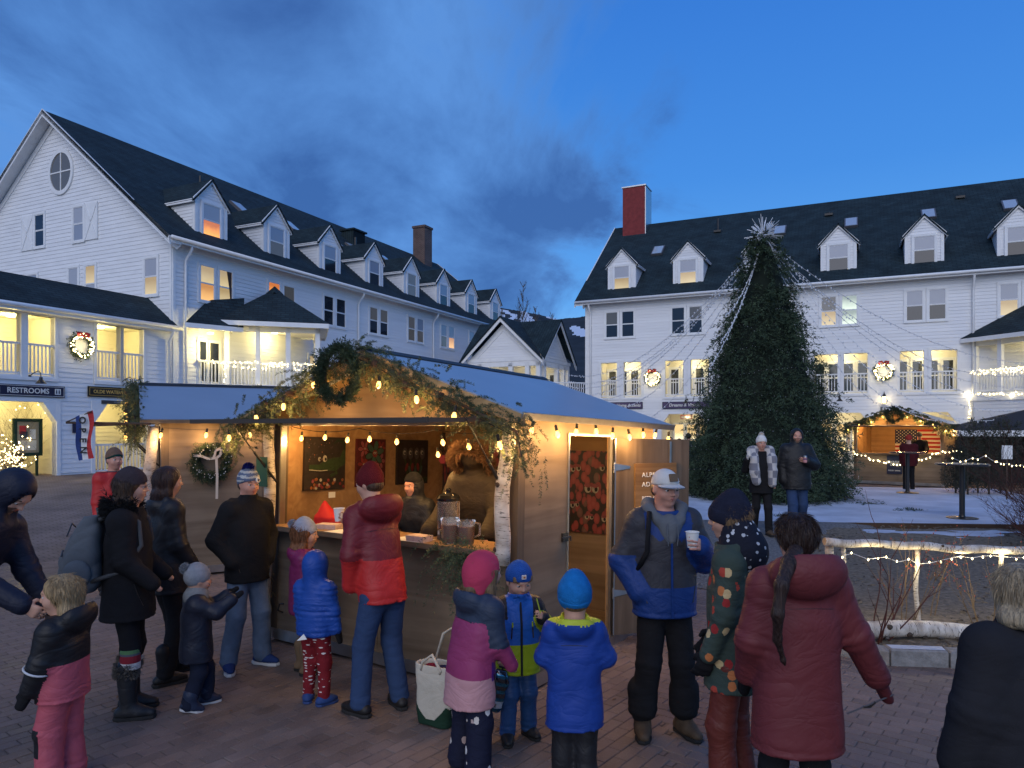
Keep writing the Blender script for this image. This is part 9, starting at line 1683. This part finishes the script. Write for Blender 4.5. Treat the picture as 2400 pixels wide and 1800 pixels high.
def x21(o):
 C = empty('drink_can', wl_(o, o['Wr'][0] + np.array((0.08, -0.055, 0.035))), 0, 'pink and silver drink can held by the man in the hood', 'can'); k = MB(); k.lathe([(0.026, -0.06), (0.033, -0.05), (0.033, 0.03)], 16); k.build('can_wall', mat('can_pink', (0.55, 0.25, 0.25), rough=0.3), C); k = MB(); k.lathe([(0.033, 0.031), (0.033, 0.052), (0.027, 0.062)], 16); k.build('can_top', STEEL, C); k = MB(); k.lathe([(0.034, -0.005), (0.034, 0.015)], 16); k.build('can_band', mat('can_blue', (0.03, 0.04, 0.12), rough=0.3), C)
person('bearded man with black hood up and jeans holding a drink can', (5.02, 12.65, WZ), -96, h=1.83, head=(-4, 3), legs=[(-0.12, 0.11, 8, 0.06), (0.16, -0.10, -6, 0.03)], arms=[((0.05, 0.42, -0.9), (0.62, -0.62, 0.25)), ((-0.05, -0.22, -1), (0.2, 0.0, -1))], coat=dict(mat=nylon('black_puffer', (0.013, 0.014, 0.017)), hem=0.78, bulk=1.20, hood='up', hs=1.04, wr=0.007, arm=(0.088, 0.084, 0.072)), pants=dict(mat=DENIM, r=(0.096, 0.08, 0.08), wr=0.009), shoes=dict(mat=BRNB), hands=(dict(d=(0.5, -0.75, 0.1), n=(0.0, -0.4, 0.2), t=(0, 0, 1), curl=0.7), None), seed=21, beard=True, vox=0.0130, skin=SKIN2, extra=x21)
# ---- vendors inside the main stall
def k1p(x, y): p = k1(x, y, 0.12); return (p.x, p.y, p.z)
person('smiling vendor woman in black hood and headband behind the counter', k1p(1.27, 0.72), -112, h=1.50, sw=0.92, lean=0.10, head=(-16, 4), arms=[((0.3, 0.2, -0.9), (0.8, -0.1, -0.3)), ((0.4, -0.2, -0.8), (0.8, 0.1, -0.25))], coat=dict(mat=BLKN, hem=0.7, bulk=1.05, hood='up', hs=1.0, wr=0.006, open=(0.50, -0.02)), pants=dict(mat=BLKC), shoes=dict(mat=BLKL), hat=dict(kind='beanie', mat=BLKC, cuff=0, down=0.16), hands=(None, None), seed=22, skin=SKIN2, vox=0.010)
def x12(o):
 rng = np.random.default_rng(7); n = 1900; th = rng.uniform(0, 2 * math.pi, n); H, hh = o['H'], o['hh']; Pp = np.array([H(0.16 + 0.06 * math.cos(t * 2) + rng.normal() * 0.05, 0.60 * math.cos(t), 0.10 + 0.68 * math.sin(t)) for t in th]); D = np.array([o['Rh'] @ np.array((0.35, math.cos(t), math.sin(t))) + rng.normal(size=3) * 0.35 for t in th]); fur(o['P'], 'hood_fur', Pp, D, 0.012, mat('fox_fur', (0.11, 0.055, 0.026), rough=0.9, var=0.4, vscale=30), rng, n=6, nl=0.075, w=0.0035)
person('vendor in brown parka with fur trimmed hood pouring drinks', k1p(1.93, 0.78), -108, h=1.80, lean=0.10, head=(0, 56), arms=[((0.42, 0.25, -0.85), (0.75, -0.12, -0.6)), ((0.42, -0.25, -0.85), (0.75, -0.25, -0.58))], coat=dict(mat=OLIVE, hem=0.65, bulk=1.18, hood='up', hs=1.12, wr=0.008, open=(1.3, 0.0), arm=(0.088, 0.08, 0.068)), pants=dict(mat=BLKC), shoes=dict(mat=BLKL), hands=(dict(n=(0, 0, -1), t=(0, -1, 0), curl=0.6), dict(n=(0, 0, -1), t=(0, 1, 0), curl=0.6)), hat=dict(kind='beanie', mat=cloth('olive_cap', (0.06, 0.045, 0.03)), cuff=0, down=0.10), seed=23, neck_dx=0.05, vox=0.010, facial=False, extra=x12)
# ---- people at the far stall and beyond
KS = dict(group='people far off', facial=False, vox=0.016)
p = at(2130, 1150, 22.3); person('customer in red jacket and red hat behind the far high table', (p.x, p.y, 0.03), 70, h=1.74, coat=dict(mat=cloth('crimson_jacket', (0.06, 0.010, 0.013)), hem=0.8, bulk=1.15), pants=dict(mat=BLKC), shoes=dict(mat=BLKL), hat=dict(kind='beanie', mat=knit('knit_red', (0.32, 0.04, 0.03)), cuff=1), seed=31, **KS)
q = k3(2.0, 0.75, 0.12); person('vendor in dark jacket bent over the far stall counter', (q.x, q.y, 0.12), -125, h=1.72, lean=0.32, head=(0, 40), arms=[((0.5, 0.2, -0.7), (0.8, 0, -0.4)), ((0.5, -0.2, -0.7), (0.8, 0, -0.4))], coat=dict(mat=BLKC, hem=0.75, bulk=1.1), pants=dict(mat=BLKC), shoes=dict(mat=BLKL), hat=dict(kind='beanie', mat=cloth('dark_cap', (0.06, 0.06, 0.07)), cuff=0), seed=32, neck_dx=0.06, **KS)
for px, Y, lb, fc, hgt, jm, hr in ((1571, 27.0, 'far woman in white jacket with dark hair before the lit shop', -80, 1.66, cloth('white_jacket', (0.5, 0.5, 0.54)), DARK_H), (1592, 26.0, 'far figure in black from behind before the lit shop', 90, 1.62, BLKC, DARK_H), (1614, 25.5, 'tall far man in dark blue jacket before the lit shop', 80, 1.82, NAVYC, DARK_H), (1652, 27.0, 'far figure half hidden by the left edge of the tree', -60, 1.68, cloth('brown_coat', (0.09, 0.055, 0.04)), BROWN_H)):
 x = (px - 1200) / FPX * Y; person(lb, (x, Y, 0.0), fc, h=hgt, coat=dict(mat=jm, hem=0.75, bulk=1.08), pants=dict(mat=BLKC), shoes=dict(mat=BLKL), hair=dict(kind='long' if hgt < 1.7 else 'cap', mat=hr, len=0.2), seed=int(px), **KS)
# ================================================================== things on and round the counter
GLS = mat('clear_plastic', (0.85, 0.85, 0.85), rough=0.05, trans=0.92, spec=0.5); CIDER = mat('cider', (0.22, 0.085, 0.05), rough=0.1, trans=0.35)
def dispenser():
 p = k1(2.02, 0.18, 1.118); D = empty('drink_dispenser', p, K1R, 'clear drink dispenser with black lid on the counter', 'dispenser'); k = MB(); k.lathe([(0.085, 0.05), (0.095, 0.07), (0.095, 0.31), (0.088, 0.33)], 28); k.build('tank', GLS, D, smooth=False); k = MB(); k.lathe([(0.082, 0.072), (0.082, 0.16)], 24); k.build('cider', CIDER, D); k = MB(); k.lathe([(0.10, 0.325), (0.10, 0.345), (0.085, 0.37), (0.045, 0.39), (0.02, 0.395)], 28); k.lathe([(0.02, 0.395), (0.025, 0.415), (0.01, 0.43)], 14); k.build('lid', mat('black_lid', (0.012, 0.012, 0.013), rough=0.12, spec=0.7), D); k = MB(); k.lathe([(0.09, 0), (0.10, 0.01), (0.09, 0.05)], 24); k.build('stand', BLACKM, D); k = MB(); k.tube([(0, -0.095, 0.09), (0, -0.13, 0.085), (0, -0.13, 0.06)], 0.010, 8); k.build('tap', STEEL, D)
dispenser()
for i, (x, y, h) in enumerate(((2.16, 0.02, 0.20), (2.30, 0.05, 0.19))):
 p = k1(x, y, 1.118); J = empty('drink_jug', p, K1R + i * 0.6, ['ribbed clear jug of cider left of its twin on the counter', 'ribbed clear jug of cider nearest the birch post'][i], 'jug'); k = MB(); n = 24; prof = [(0.055, 0), (0.062, 0.02), (0.066, h * 0.6), (0.072, h)]
 vs = []
 for r, z in prof: vs += [(r * (1 + 0.05 * math.cos(q * math.pi * 2 / n * 8)) * math.cos(q * 2 * math.pi / n), r * (1 + 0.05 * math.cos(q * math.pi * 2 / n * 8)) * math.sin(q * 2 * math.pi / n), z) for q in range(n)]
 k.add(vs, [[l * n + q, l * n + (q + 1) % n, (l + 1) * n + (q + 1) % n, (l + 1) * n + q] for l in range(3) for q in range(n)] + [list(range(n))]); k.build('jug_wall', GLS, J, smooth=True); k = MB(); k.lathe([(0.05, 0.006), (0.058, h * 0.75)], 20); k.build('cider', CIDER, J); k = MB(); k.tube([(0.066, 0, h * 0.9), (0.11, 0, h * 0.85), (0.11, 0, h * 0.4), (0.064, 0, h * 0.3)], 0.009, 6); k.build('handle', GLS, J, smooth=True)
for i, (x, y, w, d, hh_, lb) in enumerate(((1.90, -0.05, 0.18, 0.12, 0.045, 'small pale box on the counter beside the dispenser'), (0.72, 0.06, 0.20, 0.13, 0.04, 'flat pale box on the left of the counter'))):
 k = MB(); k.box(-w / 2, -d / 2, 0, w / 2, d / 2, hh_); k.box(-w / 2 - 0.003, -d / 2 - 0.003, hh_ * 0.6, w / 2 + 0.003, d / 2 + 0.003, hh_ + 0.003); o = k.build('carton', mat('carton_pink', (0.55, 0.42, 0.38), rough=0.7, var=0.2, vscale=20)); o.location = k1(x, y, 1.119); o.rotation_euler = (0, 0, K1R + 0.3 * i); tag(o, lb, 'box')
for x0, x1, lb in ((0.85, 1.35, 'white paper sheet on the counter left of the red jacket'), (1.62, 1.95, 'white paper sheet on the counter right of the red jacket')):
 k = MB(); k.box(x0, -0.12, 1.1185, x1, 0.10, 1.121); o = k.build('paper_sheet', LETW, None); o.matrix_basis = M1; tag(o, lb, 'paper')
def red_bag():
 S = SDF((-0.18, -0.14, 0), (0.18, 0.14, 0.36), 0.009); S.loft([(0.0, 0, 0, 0.15, 0.10), (0.08, 0, 0, 0.15, 0.10), (0.13, -0.01, 0, 0.09, 0.07), (0.20, -0.03, 0, 0.03, 0.03), (0.23, -0.03, 0, 0.012, 0.012)], 0.02, 2.2); S.wrinkle(0.010, 30, 3); o = S.build('red_bag', mat('red_cloth', (0.40, 0.012, 0.015), rough=0.7), None); o.location = k1(0.50, 0.24, 1.119); o.rotation_euler = (0, 0, K1R); tag(o, 'peaked red cloth bag on the counter behind the girl', 'bag')
red_bag()
# greens at the counter end
rng = np.random.default_rng(12); n = 150; P_ = np.array([k1(2.42 + rng.normal() * 0.10, -0.12 + rng.normal() * 0.06, 1.08 + rng.normal() * 0.06) for _ in range(n)]); D_ = rng.normal(size=(n, 3)) + np.array((-0.3, -0.5, -0.35)); V, F = needle_mesh(P_, D_, rng.uniform(0.12, 0.30, n), rng, n=44, nl=0.024, nw=0.0026, droop=0.8); g = empty('counter_greens', (0, 0, 0), 0, 'bunch of cedar greens spilling off the counter end', 'greens'); f = mesh_obj('foliage', V, F, mat('cedar_green', (0.045, 0.075, 0.045), rough=0.7, var=0.3, vscale=12, col2=(0.08, 0.12, 0.065)), g); f['kind'] = 'stuff'
k = MB(); k.tube([k1(2.3, -0.1, 1.1), k1(2.42, -0.12, 1.1), k1(2.6, -0.12, 1.06)], 0.012, 6); k.build('stem', TWIG, g)
# straw bundle at the stall's left corner
rng = np.random.default_rng(15); n = 60; P_ = np.array([k1(-0.02 + rng.normal() * 0.02, -0.06 + rng.normal() * 0.02, 0.3 + rng.random() * 0.6) for _ in range(n)]); V, F = needle_mesh(P_, np.tile((0, 0, -1.0), (n, 1)) + rng.normal(size=(n, 3)) * 0.15, 0.28, rng, n=14, nl=0.07, nw=0.003, spread=0.35); V[:, 2] = np.maximum(V[:, 2], 0.01); tag(mesh_obj('straw_bundle', V, F, mat('straw', (0.32, 0.21, 0.09), rough=0.9, var=0.3, vscale=30)), 'dry straw bundle at the left corner of the nearest stall', 'straw')
k = MB(); k.tube([k1(0.22, -0.03, 0.30), k1(0.22, -0.09, 0.33), k1(0.26, -0.10, 0.40), k1(0.30, -0.09, 0.40)], 0.008, 6); o = k.build('black_hook', BLACKM); tag(o, 'small black hook on the stall front below the counter', 'hook')
k = MB(); k.box(-0.08, -0.004, -0.14, 0.08, 0, 0.14); o = k.build('green_notice', mat('notice_green', (0.02, 0.07, 0.05), rough=0.6)); o.location = k1(0.04, -0.165, 1.62); o.rotation_euler = (0, 0, K1R); tag(o, 'small dark green notice on the left birch post', 'notice')
# canvas tote
def tote():
 CAN = cloth('canvas_cream', (0.50, 0.46, 0.38), bump=0.4); GRN = cloth('canvas_green', (0.015, 0.04, 0.025)); p = (-0.52, 4.95, 0.0); T = empty('tote_bag', p, R(-28), 'cream canvas tote bag with dark green base on the paving', 'bag'); S = SDF((-0.22, -0.13, 0), (0.22, 0.13, 0.46), 0.008)
 S.loft([(0.004, 0, 0, 0.125, 0.075), (0.10, 0, 0, 0.14, 0.085), (0.30, 0.01, 0, 0.155, 0.09), (0.42, 0.015, 0, 0.165, 0.085)], 0.01, 3.5); S.loft([(0.30, 0.01, 0, 0.14, 0.075), (0.5, 0.015, 0, 0.155, 0.072)], 0.004, 3.5, sub=True); S.wrinkle(0.007, 24, 6); S.build('bag_body', [CAN, GRN], T, lambda c: c[:, 2] < 0.055 + 0.10 * np.maximum(0, 1 - np.abs(np.abs(c[:, 0]) - 0.125) / 0.09))
 for sg, top in ((-1, 0.50), (1, 0.66)): k = MB(); k.tube([(-0.07, sg * 0.078, 0.38), (-0.06 + (0.06 if sg > 0 else 0), sg * 0.085, top - 0.06), (0.02 + (0.07 if sg > 0 else 0), sg * 0.085, top), (0.09 + (0.02 if sg > 0 else 0), sg * 0.085, top - 0.10), (0.08, sg * 0.08, 0.38)], 0.011, 6); k.build('strap', CAN, T, smooth=True)
 S = SDF((-0.14, -0.08, 0.22), (0.15, 0.08, 0.46), 0.009); S.ell((-0.04, 0, 0.34), (0.08, 0.06, 0.07), 0.02); S.ell((0.06, 0, 0.35), (0.07, 0.06, 0.06), 0.02); S.wrinkle(0.01, 40, 2); S.build('bundle_inside', [cloth('tote_maroon', (0.14, 0.012, 0.03)), cloth('tote_navy', (0.02, 0.02, 0.06))], T, lambda c: c[:, 0] > 0.01)
tote()
# bin inside the stall door
p = k1(2.35, 1.35, 0.13); Bn = empty('waste_bin', p, 0, 'brown lidded bin just inside the stall door', 'bin'); k = MB(); k.lathe([(0.16, 0), (0.19, 0.5)], 24); k.build('bin_body', mat('bin_brown', (0.05, 0.035, 0.03), rough=0.5), Bn); k = MB(); k.lathe([(0.205, 0.50), (0.205, 0.54), (0.10, 0.60)], 24); k.build('bin_lid', mat('bin_lid', (0.12, 0.07, 0.045), rough=0.4), Bn)
# litter, leaves and a feather of paper on the paving
rnd = random.Random(21)
for i in range(26):
 Y = rnd.uniform(4.2, 9.5); x = rnd.uniform(-0.6, 0.62) * Y
 if inside(x, Y, BED): continue
 k = MB(); l = rnd.uniform(0.015, 0.04); a = rnd.uniform(0, 6.28); c, s = math.cos(a), math.sin(a); k.add([(x - l * c, Y - l * s, 0.004), (x + 0.35 * l * s, Y - 0.35 * l * c, 0.010), (x + l * c, Y + l * s, 0.005), (x - 0.35 * l * s, Y + 0.35 * l * c, 0.012)], [[0, 1, 2, 3]]); o = k.build('fallen_leaf', mat('dry_leaf', (0.14, 0.08, 0.045), rough=0.9)); tag(o, 'small dry leaf lying on the brick paving', 'leaf', 'dry leaves on the paving')
